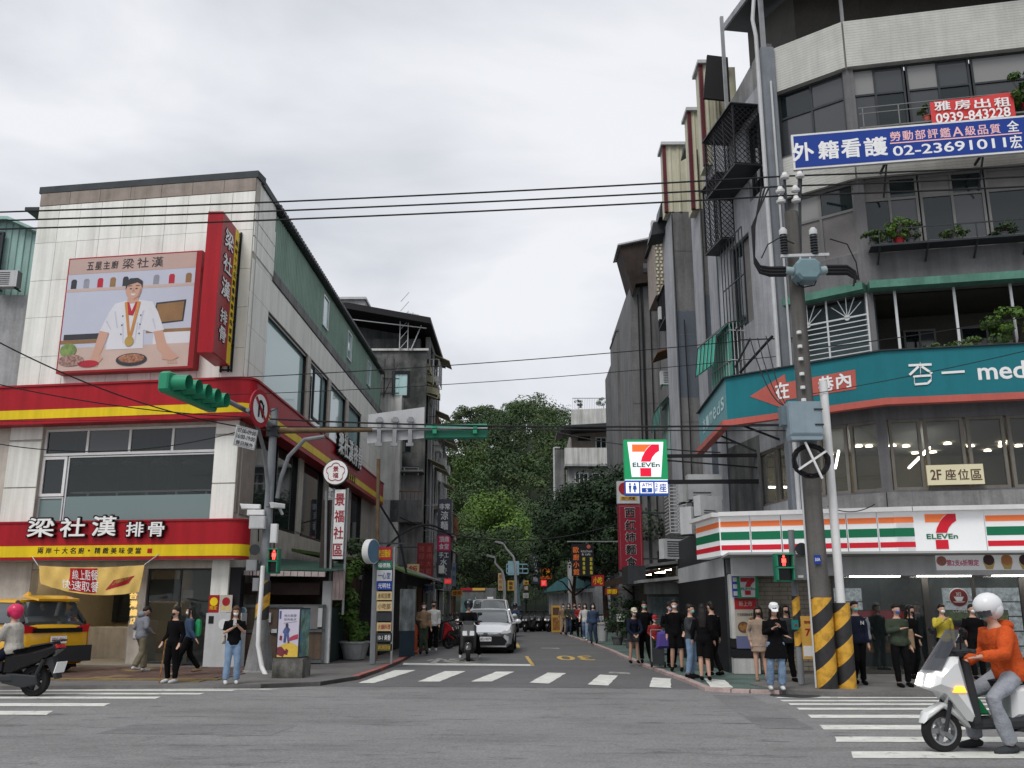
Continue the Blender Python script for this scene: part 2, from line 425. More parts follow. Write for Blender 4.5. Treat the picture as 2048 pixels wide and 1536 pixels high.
ground =flat('ground',[(-900,-60),(900,-60),(900,1500),(-900,1500)],-.012,'earth')
road =flat('road',[(-70,-8),(70,-8),(70,21.2),(-70,21.2)],0.0,'asphalt_main')
side =flat('side_street',[(-8,20.02),(4.5,19.3),(8,19.0),(5.5,40),(5.5,120),(-8,120)],.004,'asphalt_side')
flat('street_end',[(-9,58),(14,52),(30,52),(30,64.5),(-9,66)],.008,'asphalt_old')
kpx =[(1560,1389),(1500,1387),(1462,1385.5),(1409,1382),(1372,1366),(1329,1350),(1286,1333),(1250,1318),(1215,1302),(1176,1287),(1142,1275),(1122,1267.5)]
kp =[G(*q) for q in kpx]
def offset_line(P,d):
 out =[]
 for i in range(len(P)):
  t =(P[min(i+1,len(P)-1)]-P[max(i-1,0)]).normalized();out.append(P[i]+Vector((t.y,-t.x,0))*d)
 return out
ko =offset_line(kp,.16)
walk =MB();H1 =.07
poly =[*ko,Vector((2.9,58,0)),Vector((14,57,0)),Vector((14,22,0)),Vector((6.0,22.4,0))]
walk.add([(p.x,p.y,H1-.01) for p in poly],[tuple(range(len(poly)))])
struct(walk.build('green_walkway','green_paving'))
kb =struct(bpy.data.objects.new('kerb',None));COL.objects.link(kb);INV['kerb'] =I4
kerbroot =kb
for i in range(len(kp)-1):
 n =max(1,int((kp[i+1]-kp[i]).length/1.2))
 for j in range(min(n,12)):
  a =kp[i].lerp(kp[i+1],j/min(n,12));b =kp[i].lerp(kp[i+1],(j+1)/min(n,12));c =ko[i].lerp(ko[i+1],j/min(n,12));d =ko[i].lerp(ko[i+1],(j+1)/min(n,12))
  e =.012/(b-a).length if (b-a).length > .05 else 0
  P =[a.lerp(b,e),b.lerp(a,e),d.lerp(c,e),c.lerp(d,e)]
  hh =H1+random.uniform(-.006,.006)
  MB().add([(p.x,p.y,0) for p in P]+[(p.x,p.y,hh) for p in P],[(0,1,5,4),(1,2,6,5),(2,3,7,6),(3,0,4,7),(4,5,6,7)]).build('kerb_stone','kerb_pink',kb)
HP =.11
rp_ =[G(1500,1376),G(1560,1388),G(1600,1390),G(1700,1394),Vector((16,17.6,0)),Vector((40,15.2,0)),Vector((40,22,0)),Vector((6.0,22.4,0))]
def slab(name,P,h,m):
 n =len(P)
 return MB().add([(p.x,p.y,0) for p in P]+[(p.x,p.y,h) for p in P],[(i,(i+1) % n,n+(i+1) % n,n+i) for i in range(n)]+[tuple(range(n,2*n))]).build(name,m)
struct(slab('pavement_right',rp_,HP-.03,'pavement_grey'))
lpp =[Vector((-40,21.0,0)),G(0,1381),G(200,1379),G(430,1378),G(520,1377),G(640,1372),G(716,1360),G(760,1344),G(800,1327),G(822,1314),Vector((-3.75,42,0)),Vector((-3.9,75,0)),Vector((-9,75,0)),Vector((-9,30,0)),Vector((-40,34,0))]
struct(slab('pavement_left',lpp,HP-.03,'pavement_grey'))
lk =[G(520,1377),G(640,1372),G(716,1360),G(760,1344),G(800,1327),G(822,1314),Vector((-3.75,42,0))]
lo =offset_line(lk,-.15)
kb2 =struct(bpy.data.objects.new('kerb_left',None));COL.objects.link(kb2);INV['kerb_left'] =I4
for i in range(len(lk)-1):
 n =max(1,int((lk[i+1]-lk[i]).length/1.1))
 for j in range(n):
  a =lk[i].lerp(lk[i+1],(j+.01)/n);b =lk[i].lerp(lk[i+1],(j+.99)/n);c =lo[i].lerp(lo[i+1],(j+.01)/n);d =lo[i].lerp(lo[i+1],(j+.99)/n)
  P =[a,b,d,c];hh =HP-.02+random.uniform(-.006,.006)
  o =MB().add([(p.x,p.y,0) for p in P]+[(p.x,p.y,hh) for p in P],[(0,1,5,4),(1,2,6,5),(2,3,7,6),(3,0,4,7),(4,5,6,7)]).build('kerb_stone','kerb_red' if i > 1 else 'pavement_grey',kb2)
pv =struct(bpy.data.objects.new('paving',None));COL.objects.link(pv);INV['paving'] =I4
x =-17.4;k =0
rows =[(20.0+.42*j) for j in range(11)]
for j,y in enumerate(rows):
 for i in range(24):
  xx =-17.2+i*.45+(.225 if j % 2 else 0)
  if k >=290:break
  edge =19.45+(-7-xx)*.03
  if y-.2 < edge+.35 or xx > -6.6-.0*(j):continue
  yel =(j < 2) or (i in (2,3,9,10,11,18) and j < 4) or (j > 6 and i % 7 ==3)
  piece('paver',pv,I4,(xx,y,HP-.022+random.uniform(-.003,.003)),(.435,.405,.024),'paver_yellow' if yel else 'paver_red');k +=1
def stripe(P,m='road_paint',par=side,z=.009,name='crosswalk_stripe'):
 out =[]
 for i in range(len(P)):
  a,b =P[i],P[(i+1) % len(P)];n =max(2,min(14,int((b-a).length/.35)))
  for j in range(n):
   q =a.lerp(b,j/n);out.append(q+Vector((random.uniform(-.012,.012),random.uniform(-.012,.012),0)))
 c =sum(out,Vector())/len(out)
 return MB().add([(c.x,c.y,z)]+[(p.x,p.y,z) for p in out],[(0,1+i,1+(i+1) % len(out)) for i in range(len(out))]).build(name,m,par)
INV['side_street'] =I4;INV['road'] =I4
for q in [((716,1367),(749,1367),(832,1341),(790,1341)),((835,1364),(879,1364),(932,1343),(890,1343)),((942,1364),(983,1364),(1029,1344),(993,1344)),
   ((1060,1366),(1098,1368),(1132,1347),(1095,1346)),((1175,1370),(1216,1372),(1236,1352),(1200,1350)),((1299,1375),(1342,1377),(1342,1358),(1305,1356)),
   ((1422,1381.5),(1466,1382),(1450,1366),(1409,1363))]:
 stripe([G(*p) for p in q],par=side,z=.011 if q[0][0] < 1400 else .0635)
stripe([G(805,1330.5),G(1066,1332.5),G(1062,1329),G(808,1326.5)],name='stop_line')
stripe([G(1062,1332),G(1070,1332),G(1056,1313),G(1050,1313)],'road_yellow',name='centre_line')
stripe([G(1034,1297),G(1041,1297),G(1036,1286),G(1031,1286)],'road_yellow',name='centre_line')
stripe([G(1352-135,1347),G(1262,1349),G(1258,1345.5),G(1219,1344)],'road_paint_worn',name='old_line')
stripe([G(1080,1297),G(1120,1298),G(1116,1297-.8),G(1082,1296)],'road_paint_worn',name='old_line')
a =G(1150,1316.5);tm =MB(Matrix.Translation((a.x,a.y,.012)) @ Matrix.Rotation(PI,4,'Z') @ Matrix.Rotation(-PI/2,4,'X'))
text(tm,'30',0,0,1.15,2.6,0,.01,flat=True);tm.build('speed_marking','road_yellow',side)
a =G(908,1322.5);tm =MB(Matrix.Translation((a.x,a.y,.012)) @ Matrix.Rotation(-PI/2,4,'X'))
text(tm,'慢',0,0,1.7,2.6,0,.01,flat=True);tm.build('painted_word','road_paint_worn',side)
def edge_stripes(lst,sgn,far):
 for (px,py0,py1) in lst:
  a =G(px,py0);b =G(px+(6 if sgn > 0 else -12),py1)
  P =[Vector((b.x,b.y,0)),Vector((b.x+sgn*far,b.y,0)),Vector((b.x+sgn*far,a.y,0)),Vector((a.x,a.y,0))]
  stripe(P,par=road,z=.005)
edge_stripes([(1550,1394.3,1396.3),(1560,1400.5,1403.2),(1575,1407,1410.5),(1592,1416,1420),(1616,1430,1436.5),(1640,1450.5,1459.5),(1668,1474,1484.5),(1702,1503.5,1517)],1,4.2)
edge_stripes([(475,1380,1382.3),(410,1386.5,1389.5),(322,1394,1398),(220,1407,1413),(105,1422.5,1430)],-1,4.6)
stripe([G(60,1379.5),G(540,1379.5),G(560,1378),G(120,1378)],par=road,z=.005,name='edge_line')
for (q,m_) in (([(-2.6,17.2),(.4,17.0),(.5,18.3),(-2.5,18.5)],'asphalt_patched'),([(3.2,13.2),(3.9,13.1),(4.2,17.9),(3.5,18.0)],'asphalt_patched'),([(-5.5,12.6),(-3.2,12.4),(-3.1,13.5),(-5.4,13.7)],'asphalt_patched')):flat('asphalt_patch',q,.0025,m_,road)
for (px,py,r_,lab) in [(1590,1391.5,.45,'m')]:
 c =G(px,py);o =MB(Matrix.Translation((c.x,c.y,0))).lathe([(r_,.0),(r_,.008),(r_*.92,.008),(r_*.9,.006),(.02,.006)],n=28).build('manhole_cover','dark_metal',road)

def ac_unit(loc,rz,label,sc_=1.0,m='light_grey',group='air conditioner units on the walls',plain=False):
 t =thing('air_conditioner',label,'air conditioner',loc,rz,group)
 b =MB();b.box((-.42*sc_,-.16*sc_,0),(.42*sc_,.16*sc_,.62*sc_));b.build('casing',m,t,local=True)
 g =MB()
 for i in range(2 if plain else 7):g.box((-.30*sc_,-.175*sc_,(.08+i*.075)*sc_),(.14*sc_,-.16*sc_,(.10+i*.075)*sc_))
 g.build('grille','dark_metal',t,local=True)
 k =MB();k.bar((-.34*sc_,-.14*sc_,-.03),(-.34*sc_,.3*sc_,-.03),.04);k.bar((.34*sc_,-.14*sc_,-.03),(.34*sc_,.3*sc_,-.03),.04)
 k.build('bracket','dark_metal',t,local=True)
 return t
def corrugated(mb,F,s0,s1,z0,z1,y=-.02,pitch=.22,amp=.03,ztop=None):
 n =max(2,int((s1-s0)/pitch));M2 =MB(F)
 pr =[(0,0),(.30,0),(.42,-1),(.58,-1),(.70,0)]
 pts =[(s0+(i+a)*(s1-s0)/n,y+b*amp) for i in range(n) for a,b in pr]+[(s1,y)]
 vs =[]
 for s_,yy in pts:vs +=[(s_,yy,z0),(s_,yy,ztop(s_) if ztop else z1)]
 mb.add([F @ Vector(v) for v in vs],[(2*i,2*i+2,2*i+3,2*i+1) for i in range(len(pts)-1)])
def band(path,z0,z1,y_out=0.0,th=.06):
 mb =MB();P =[Vector((p[0],p[1],0)) for p in path];O =offset_line(P,y_out);I =offset_line(P,y_out-th)
 n =len(P);vs =[]
 for p,q in zip(O,I):vs +=[(p.x,p.y,z0),(p.x,p.y,z1),(q.x,q.y,z1),(q.x,q.y,z0)]
 fs =[]
 for i in range(n-1):
  a,b =4*i,4*i+4
  fs +=[(a,b,b+1,a+1),(a+1,b+1,b+2,a+2),(a+2,b+2,b+3,a+3),(a+3,b+3,b,a)]
 fs +=[(0,1,2,3),(4*n-1,4*n-2,4*n-3,4*n-4)]
 return mb.add(vs,fs)

FW =Wall((-14.64,25.95),(-7.76,24.92));LC =Vector((-7.76,24.92,0))
SW =Wall((-7.76,24.92),(-7.53,48.35))
L1 =thing('restaurant_building','cream stone corner building with red and yellow bands around its storeys','building',(-11.2,25.5,0))
F =FW.F;wl =FW.L
zb =lambda px,py,off=0:FW.hit(px,py,off)[1]
sb =lambda px,py,off=0:FW.hit(px,py,off)[0]
w2 =(sb(77,950),sb(426,950),zb(250,1062),zb(250,853))
d1 =(sb(58,1200),sb(420,1200),.0,zb(300,1137))
core =MB(F)
wallgrid(core,0.0,wl,0,13.83,[w2,d1],.0,.3)
wallgrid(core,-4.5,-.02,0,7.3,[],.02,.3)
core.build('front_wall','beige_stone',L1)
ss =lambda px,py:SW.hit(px,py)[0]
ztopw =SW.hit(532,618)[1];zw0 =7.3
SO3 =[(ss(530,700),ss(612,760)),(ss(618,780),ss(655,800)),(ss(660,800),ss(690,850)),(ss(695,850),ss(720,880))]
SO2 =[(ss(507,950),ss(594,1000)),(ss(603,1000),ss(645,1030)),(ss(655,1000),ss(688,1050)),(ss(700,1020),ss(722,1040))]
z2a,z2b =3.95,7.0
core =MB(SW.F)
wallgrid(core,.31,SW.L,0,11.4,[(a,b,zw0,ztopw) for a,b in SO3]+[(a,b,z2a,z2b) for a,b in SO2],.0,.3)
core.build('side_wall','beige_stone',L1)
s_g =ss(548,500)
MB(SW.F).box((.31,.003,11.4),(s_g,.3,13.83)).build('side_wall_upper','cream_stone',L1)
zr =[13.02,zb(240,458),zb(75,560)-.1,zb(50,615)-.25,zb(42,706),7.3]
zr =[13.40,12.2,11.0,9.85,8.65,7.2]
np_ =10;pw =wl/np_
for j in range(len(zr)-1):
 for i in range(np_):
  h =zr[j]-zr[j+1]
  piece('stone_panel',L1,F,(pw*(i+.5),-.018+random.uniform(-.002,.002),(zr[j]+zr[j+1])/2),(pw-.012,.03,h-.012),'cream_stone' if (i*3+j) % 4 else 'cream_stone_b')
for i in range(7):
 piece('stone_panel',L1,F,(wl/7*(i+.5),-.02,13.62),(wl/7-.012,.035,.40),'brown_stone')
MB(F).box((-.06,-.05,13.83),(wl+.05,.5,14.04)).build('coping','dark_coping',L1)
MB(SW.F).box((.0,-.05,13.832),(s_g+.3,.4,14.035)).build('coping','dark_coping',L1)
for zc,h in [(6.6,.8),(5.5,1.3),(4.35,.95)]:
 piece('stone_panel',L1,F,((w2[1]+wl)/2,-.018,zc),(wl-w2[1]-.012,.03,h-.012),'cream_stone')
 piece('stone_panel',L1,F,(w2[0]/2,-.018,zc),(w2[0]-.012,.03,h-.012),'cream_stone_b')
for i,c in enumerate([(d1[1]+wl)/2]):
 piece('stone_panel',L1,F,(c,-.018,1.45),(wl-d1[1]-.012,.03,2.75),'cream_stone_b')
piece('stone_panel',L1,F,(d1[0]/2,-.018,1.45),(d1[0]-.012,.03,2.75),'beige_stone')
n =16
for i in range(n):
 a =.05+i*(SW.L-.1)/n;b =.05+(i+1)*(SW.L-.1)/n
 piece('stone_panel',L1,SW.F,((a+b)/2,-.018,(ztopw+11.35)/2),(b-a-.012,.03,11.35-ztopw-.012),'cream_stone')
for k,(a,b) in enumerate([(0.02,SO3[0][0])]):
 for j in range(3):
  h =(ztopw-7.3)/3
  piece('stone_panel',L1,SW.F,((a+b)/2,-.018,7.3+h*(j+.5)),(b-a-.012,.03,h-.012),'cream_stone')
for k in range(3):
 a,b =SO3[k][1],SO3[k+1][0]
 piece('stone_panel',L1,SW.F,((a+b)/2,-.018,(7.3+ztopw)/2),(b-a-.012,.03,ztopw-7.3-.012),'beige_stone')
a =SO3[3][1]
for j in range(3):
 h =(ztopw-7.3)/3;piece('stone_panel',L1,SW.F,((a+SW.L)/2,-.018,7.3+h*(j+.5)),(SW.L-a-.012,.03,h-.012),'cream_stone_b')
for j in range(3):
 piece('stone_panel',L1,SW.F,(s_g/2,-.018,11.55+.5*j+.22),(s_g-.02,.03,.66-.2),'cream_stone') if j < 3 else None
for k,(a,b) in enumerate([(0.02,SO2[0][0]),(SO2[0][1],SO2[1][0]),(SO2[1][1],SO2[2][0]),(SO2[2][1],SO2[3][0])]):
 piece('stone_panel',L1,SW.F,((a+b)/2,-.018,5.5),(b-a-.012,.03,2.9),'brown_stone' if k ==0 else 'beige_stone')
for i in range(12):
 a =.3+i*1.6;piece('stone_panel',L1,SW.F,(a+.8,-.018,3.1),(1.588,.03,1.6),'beige_stone')
MB(SW.F).box((s_g,-.06,11.4),(SW.L,.3,11.72)).build('ledge','concrete',L1)
gm =MB();corrugated(gm,SW.F,s_g,SW.L,11.72,13.75,.1,.2,.035);gm.build('green_cladding','green_corrugated',L1)
MB(SW.F).box((s_g,.15,11.72),(SW.L,.3,13.75)).build('inner_wall','dark_metal',L1)
rf =MB(SW.F);rf.box((s_g-.1,-.10,13.8),(SW.L+.2,8.0,13.9));roof =rf.build('roof','dark_metal',L1)
e =MB(SW.F)
for i in range(70):e.box((s_g+i*.27,-.15,13.82),(s_g+i*.27+.14,-.09,13.95))
stuff(e.build('roof_ribs','dark_metal',roof))
for (px,py0,py1) in [(649,600,655),(697,680,730),(737,735,785)]:
 a =ss(px-1,(py0+py1)/2);window(L1,SW.F,a,a+.95,12.2,13.45,'aluminium','glass_sky_teal',1,(1,),.06,.08,.02)
MB(F).box((.3,.3,13.3),(wl-1.5,9,13.5)).build('roof_slab','concrete_dark',L1)
zt =zb(250,907);wz =window(L1,F,w2[0],w2[1],zt,w2[3],'white_paint',['glass_dark','glass_grey'],4,(1,),.07,.08,.1)
sc1 =sb(125,980);zc0 =zb(100,992);zg =zb(250,990)
window(L1,F,w2[0],sc1-.03,zc0,zt-.02,'white_paint','glass_dark',1,(1,),.08,.08,.1)
window(L1,F,w2[0],sc1-.03,w2[2],zc0-.02,'aluminium','glass_frosted',1,(1,),.04,.06,.12)
window(L1,F,sc1,w2[1],w2[2],zt-.02,'aluminium','glass_upper',1,(1,),.04,.06,.12)
fr =MB(F);fr.box((sc1+.05,.13,w2[2]+.04),(w2[1]-.05,.14,zg)).build('frosted_film','glass_frosted',L1)
hr =MB(F);zh =zb(250,981);hr.bar((sc1+.05,.3,zh),(w2[1]-.05,.3,zh),.05)
for i in range(5):x =sc1+.6+i*(w2[1]-sc1-.9)/4;hr.bar((x,.3,zh-.9),(x,.3,zh),.06)
hr.build('handrail','white_paint',L1)
rm =MB(F);rm.box((.31,5.0,3.55),(wl-1.1,5.1,7.2));rm.box((.31,.31,7.1),(wl-1.1,5,7.2));rm.box((.31,.31,3.4),(wl-1.1,5,3.55));rm.box((.2,.31,3.55),(.3,5,7.1));rm.build('upper_room','interior',L1)
for s_ in (1.9,2.8):MB(F).box((s_,3.8,3.55),(s_+.22,4.1,7.1)).build('column','ceiling_white',L1)
for px in (205,264,322,384,148):
 s_,z_ =FW.hit(px,918,-1.3);lm =MB(F)
 lm.lathe([(.28,-.16),(.27,-.1),(.15,0),(.03,.05),(.012,.06),(.012,.9)],Matrix.Translation((s_,1.3,z_)),14);lm.build('pendant_lamp','white',L1,smooth=True)
for k,(a,b) in enumerate(SO3):
 wn =window(L1,SW.F,a,b,zw0,ztopw,'black_gloss','glass_sky_teal',1 if k else 1,(1,),.10,.22,.02)
for (a,b) in [(SO3[1][0]+.25,SO3[1][0]+1.5)]:
 window(L1,SW.F,a,b,8.2,ztopw-.3,'dark_metal','glass_sky_teal',1,(1,),.08,.08,-.12)
for k,(a,b) in enumerate(SO2):
 window(L1,SW.F,a,b,z2a,z2b,'black_gloss','glass_dark',2 if k ==0 else 1,(1,),.09,.2,.02)
bk =MB(SW.F);bk.box((5.8,2.2,3.6),(SW.L-.3,2.3,11.3));bk.build('rooms_behind','interior',L1)
def corner_path(off,s_left,s_side,rad=.55,round_=True):
 u =(FW.B-FW.A).normalized();v =(SW.B-SW.A).normalized();n1_ =Vector((u.y,-u.x,0));n2_ =Vector((v.y,-v.x,0))
 c0 =LC+n1_*off;c1 =LC+n2_*off
 den =u.x*v.y-u.y*v.x;dlt =c1-c0;t =(dlt.x*v.y-dlt.y*v.x)/den;K =c0+u*t
 P =[FW.A+n1_*off+u*s_left,K-u*rad]
 for i in range(1,7):
  q =i/7;P.append((K-u*rad)*(1-q)**2+K*2*q*(1-q)+(K+v*rad)*q*q)
 P +=[K+v*rad,SW.A+n2_*off+v*s_side]
 return P
bz =[zb(455,835,.45),zb(455,824.5,.45),zb(455,806,.45),zb(455,758.5,.45)]
PB =corner_path(.45,-4.5,SW.L-1.2)
bnd =thing('upper_sign_band','red sign band with yellow stripe wrapping the corner building above its first floor windows','sign band',(-11,25,0))
band(PB,bz[0],bz[3],0,.5).build('red_board','red_panel',bnd,smooth=True)
band(PB,bz[1],bz[2],.012,.012).build('yellow_stripe','yellow_panel',bnd,smooth=True)
band(PB,bz[3],bz[3]+.06,.04,.56).build('top_flashing','red_dark',bnd,smooth=True)
cz =[zb(400,1117.5,.5),zb(400,1111.5,.5),zb(400,1088.5,.5),zb(400,1041.5,.5)]
PB2 =corner_path(.5,-4.5,.55)
PB2 =PB2[:-1]+[PB2[-2]+Vector((-.3,.25,0))]
bn2 =thing('lower_sign_band','red sign band with yellow stripe over the restaurant entrance','sign band',(-11,25,0))
band(PB2,cz[0],cz[3],0,.5).build('red_board','red_panel',bn2,smooth=True)
band(PB2,cz[1],cz[2],.012,.012).build('yellow_stripe','yellow_panel',bn2,smooth=True)
band(PB2,cz[3],cz[3]+.05,.03,.56).build('top_flashing','red_dark',bn2,smooth=True)
MB(F).box((-.5,-.45,cz[0]-.02),(wl+.3,.0,cz[0]-.005)).build('soffit','ceiling_white',bn2)
def sgn(mb,s,px0,py0,px1,py1,off,offs=.012,th=.01,wall=None):
 a,b,c,d =(wall or FW).rect(px0,py0,px1,py1,off)
 return text(mb,s,(a+b)/2,(c+d)/2,b-a,d-c,-off,offs,th)
for s_,q in [('梁',(55,1036,108,1074)),('社',(120,1036,170,1074)),('漢',(184,1032,232,1072)),('排',(252,1044,287,1073)),('骨',(296,1044,328,1073))]:
 bk =MB(F);sgn(bk,s_,q[0]-3,q[1]-3,q[2]+3,q[3]+3,.60,.03,.08);bk.build('letter_back','black',bn2)
 t_ =MB(F);sgn(t_,s_,*q,.64,.012,.03);t_.build('letter','white',bn2)
t_ =MB(F)
for i,ch in enumerate('兩岸十大名廚·精緻美味便當'):
 if ch =='·':sgn(t_,ch,75+i*16.3+3,1099,75+i*16.3+7,1103,.517);continue
 sgn(t_,ch,75+i*16.3,1095,75+i*16.3+11.5,1107.5,.517)
t_.build('slogan','black',bn2)
a,b,c,d =FW.rect(295,1097,304,1106,.515);MB(F).box((a,-.522,c),(b,-.513,d)).build('seal','red_panel',bn2)
sF =SW.F
for i,s_ in enumerate('梁社漢排骨'):
 a =ss(652,890)+i*1.0;z0_ =bz[2]+.12
 bk =MB(sF);text(bk,s_,a,z0_+.45+.25,.98,1.0,-.58,.03,.1);bk.build('letter_back','black',bnd)
 t_ =MB(sF);text(t_,s_,a,z0_+.45+.25,.86,.88,-.62,.012,.03);t_.build('letter','white',bnd)
t_ =MB(sF)
for i,ch in enumerate('兩岸十大名廚精緻美味便當'):text(t_,ch,ss(640,910)+i*.42,(bz[1]+bz[2])/2,.3,.32,-.47)
t_.build('slogan','black',bnd)
r1 =MB(F);r1.box((.31,5.6,.02),(wl-1.2,5.7,2.9));r1.box((.2,.31,.02),(.3,5.6,2.9));r1.box((wl-1.3,.31,.02),(wl-1.2,5.6,2.9));r1.build('shop_room','interior_warm',L1)
MB(F).box((.3,.31,2.86),(wl-1.2,5.6,2.95)).build('shop_ceiling','ceiling_white',L1)
MB(F).box((.0,-.6,.085),(wl-1.2,5.6,.12)).build('shop_floor','tile_floor',L1)
a,b,c,d =FW.rect(285,1150,418,1312);c =.12
window(L1,F,a,b,c,d1[3],'dark_metal','glass_clear',2,(1,),.05,.07,.1,name='shop_window')
a,b,c,d =FW.rect(287,1158,351,1203);MB(F).box((a,.24,c),(b,.28,d)).build('blackout_screen','black',L1)
a,b,c,d =FW.rect(255,1200,283,1316);MB(F).box((a,.05,.12),(b,.35,d1[3])).build('door_pillar','beige_stone',L1)
pl_ =MB(F)
for i,ch in enumerate('台灣總店'):sgn(pl_,ch,259,1184+i*17,274,1198+i*17,-.02,.02,.02)
pl_.build('gold_lettering',mat('gold',(.85,.62,.22),.3,.1,emit=.6),L1)
MB(F).box((sb(205,1260),1.2,.12),(sb(240,1260),1.9,1.2)).build('counter','light_grey',L1)
MB(F).box((sb(75,1260),2.2,.12),(sb(170,1260),2.9,1.0)).build('counter','beige_stone',L1)
for i in range(5):MB(F).box((sb(95+i*26,1200,-4.4),5.45,1.1),(sb(95+i*26,1200,-4.4)+.6,5.58,2.3)).build('dark_panel','dark_metal',L1)
for i in range(4):
 a =.7+i*1.25;MB(F).box((a,1.2+(i%2)*1.6,2.80),(a+.9,1.45+(i%2)*1.6,2.84)).build('ceiling_lamp','lamp_warm',L1)
a,b,c,d =FW.rect(352,1180,378,1196);MB(F).box((a,.22,c),(b,.23,d)).build('notice','beige_stone',L1)
MB(F).box((sb(372,1240),1.0,.12),(sb(415,1240),1.7,1.2)).build('serving_counter','red_dark',L1)
cb =thing('menu_cabinet','light grey cabinet standing against the pillar right of the restaurant window','cabinet',(-8.6,24.7,.085))
a,b,c,d =FW.rect(409,1226,480,1333,.35);MB(F).box((a,-.35,.085),(b,-.03,d)).build('body','light_grey',cb)
MB(F).disc(((a+b)/2+.0,d-.28),.13,-.36,-.352,20).build('round_sticker','white_paint',cb)
x0,x1,z0,z1 =FW.rect(417,1232,427,1247,.36);MB(F).box((x0,-.36,z0),(x1,-.352,z1)).build('dark_sticker','black',cb)
for (q,m1,m2,lab,tx) in [((417,1190,438,1225),'red_dark','yellow_panel','dark red and yellow meal poster, left one on the pillar','限定'),((440,1190,464,1225),'beige_stone','red_dark','cream and red meal poster, right one on the pillar','新品')]:
 a,b,c,d =FW.rect(*q,.05);t =thing('poster',lab,'poster',F @ Vector(((a+b)/2,-.04,c)),0,'meal posters on the pillar')
 MB(F).box((a,-.05,c),(b,-.04,d)).build('sheet',m1,t);MB(F).disc(((a+b)/2,c+(d-c)*.62),.11,-.056,-.05,18).build('dish_print',m2,t)
 k =MB(F);text(k,tx,(a+b)/2,c+.12,(b-a)*.7,.1,-.056);k.build('print','yellow_panel',t)

bt =thing('cloth_banner','yellow cloth banner with red printing sagging over the restaurant entrance','banner',(-12.3,24.6,2.0),0)
TL,TR,BL,BR =[(*FW.hit(x,y,.7),) for x,y in ((76,1131),(288,1130),(82,1168),(280,1184))]
def ban(u,v,d=0.0):
 x =(TL[0]*(1-u)+TR[0]*u)*(v)+(BL[0]*(1-u)+BR[0]*u)*(1-v)
 z =(TL[1]*(1-u)+TR[1]*u)*(v)+(BL[1]*(1-u)+BR[1]*u)*(1-v)-.52*u*(1-u)*(1-.25*v)*.55-.10*(1-v)*math.sin(PI*u)
 y =-.7-d+.035*math.sin(u*17+v*3)*(.4+u)+.02*math.sin(u*41-v*5)
 return (x,y,z)
MB(F).sheet(lambda u,v:ban(u,v),40,8).build('cloth',mat('banner_yellow',(.72,.50,.15),.8,.1),bt,smooth='all')
MB(F).sheet(lambda u,v:ban(.30+.27*u,.06+.90*v,.006),14,6).build('red_print','red_panel',bt,smooth='all')
def onban(mbd,s,u0,u1,v0,v1,d=.012):
 vs,fs =glyphs(s,.0);xa =min(p[0] for p in vs);xb =max(p[0] for p in vs);za =min(p[1] for p in vs);zb_ =max(p[1] for p in vs)
 mbd.add([ban(u0+(p[0]-xa)/(xb-xa)*(u1-u0),v0+(p[1]-za)/(zb_-za)*(v1-v0),d) for p in vs],fs)
tb =MB(F);onban(tb,'線上點餐',.33,.58,.52,.9);onban(tb,'快速取餐',.23,.60,.1,.48);tb.build('print','white',bt)
MB(F).sheet(lambda u,v:ban(.66+.22*u+.06*v,.18+.2*u+.35*v-.1*v*u,.008),8,5).build('tray_print','red_dark',bt,smooth='all')
MB(F).sheet(lambda u,v:ban(.70+.16*u+.05*v,.34+.16*u+.2*v-.1*v*u,.012),8,5).build('food_print',mat('food_brown',(.42,.2,.06),.7,.5,12),bt,smooth='all')
cd_ =MB(F);cd_.tube([(TL[0],-.7,TL[1]),(TL[0]-.35,-.5,TL[1]+.25)],.012,5);cd_.tube([(TR[0],-.7,TR[1]),(TR[0]+.3,-.5,TR[1]+.3)],.012,5);cd_.tube([(BR[0],-.7,BR[1]),(BR[0]+.06,-.45,BR[1]-.7)],.01,5);cd_.build('cord','light_grey',bt)

bb =thing('billboard','large red framed billboard picturing a smiling chef at a kitchen counter','billboard',(-12,25,8.2),0)
a,b,c,d =FW.rect(135,518,388,738,.38)
a =(FW.hit(135,518,.38)[0]+FW.hit(114,742,.38)[0])/2
a,b =FW.hit(128,600,.38)[0],FW.hit(388,600,.38)[0];c,d =FW.hit(250,741,.38)[1],FW.hit(262,509,.38)[1]
MB(F).box((a,-.36,c),(b+.12,-.02,d)).build('frame','red_dark',bb)
W_,H_ =b-a,d-c
def bp(u,v):return (a+.04+u*(W_-.08),c+.06+v*(H_-.1))
def pb(name,pts,m,lay=1):
 return MB(F).add([(bp(u,v)[0],-.36-.003*lay,bp(u,v)[1]) for u,v in pts],[tuple(range(len(pts)))]).build(name,m,bb)
def el(cx,cy,rx,ry,n=20,a0=0):return [(cx+rx*math.cos(a0+2*PI*k/n),cy+ry*math.sin(a0+2*PI*k/n)) for k in range(n)]
mat('pr_wall',(.50,.52,.62),.5,.03);mat('pr_pink',(.50,.36,.32),.5,.04);mat('pr_white',(.66,.66,.70),.5,.05);mat('pr_counter',(.56,.42,.37),.5,.06);mat('pr_skin',(.56,.33,.25),.5,.03)
mat('pr_shade',(.42,.24,.18),.5,.05);mat('pr_dark',(.05,.05,.06),.5,.1);mat('pr_red',(.48,.03,.05),.5);mat('pr_orange',(.60,.27,.08),.5);mat('pr_wood',(.30,.17,.08),.5);mat('pr_green',(.25,.36,.12),.5,.3,8);mat('pr_grey',(.30,.31,.36),.5)
pb('print_wall',[(0,0),(1,0),(1,1),(0,1)],'pr_wall',1)
pb('print_header',[(0,.86),(1,.86),(1,1),(0,1)],'pr_pink',2)
pb('print_shelf',[(0,.70),(1,.70),(1,.725),(0,.725)],'pr_counter',2)
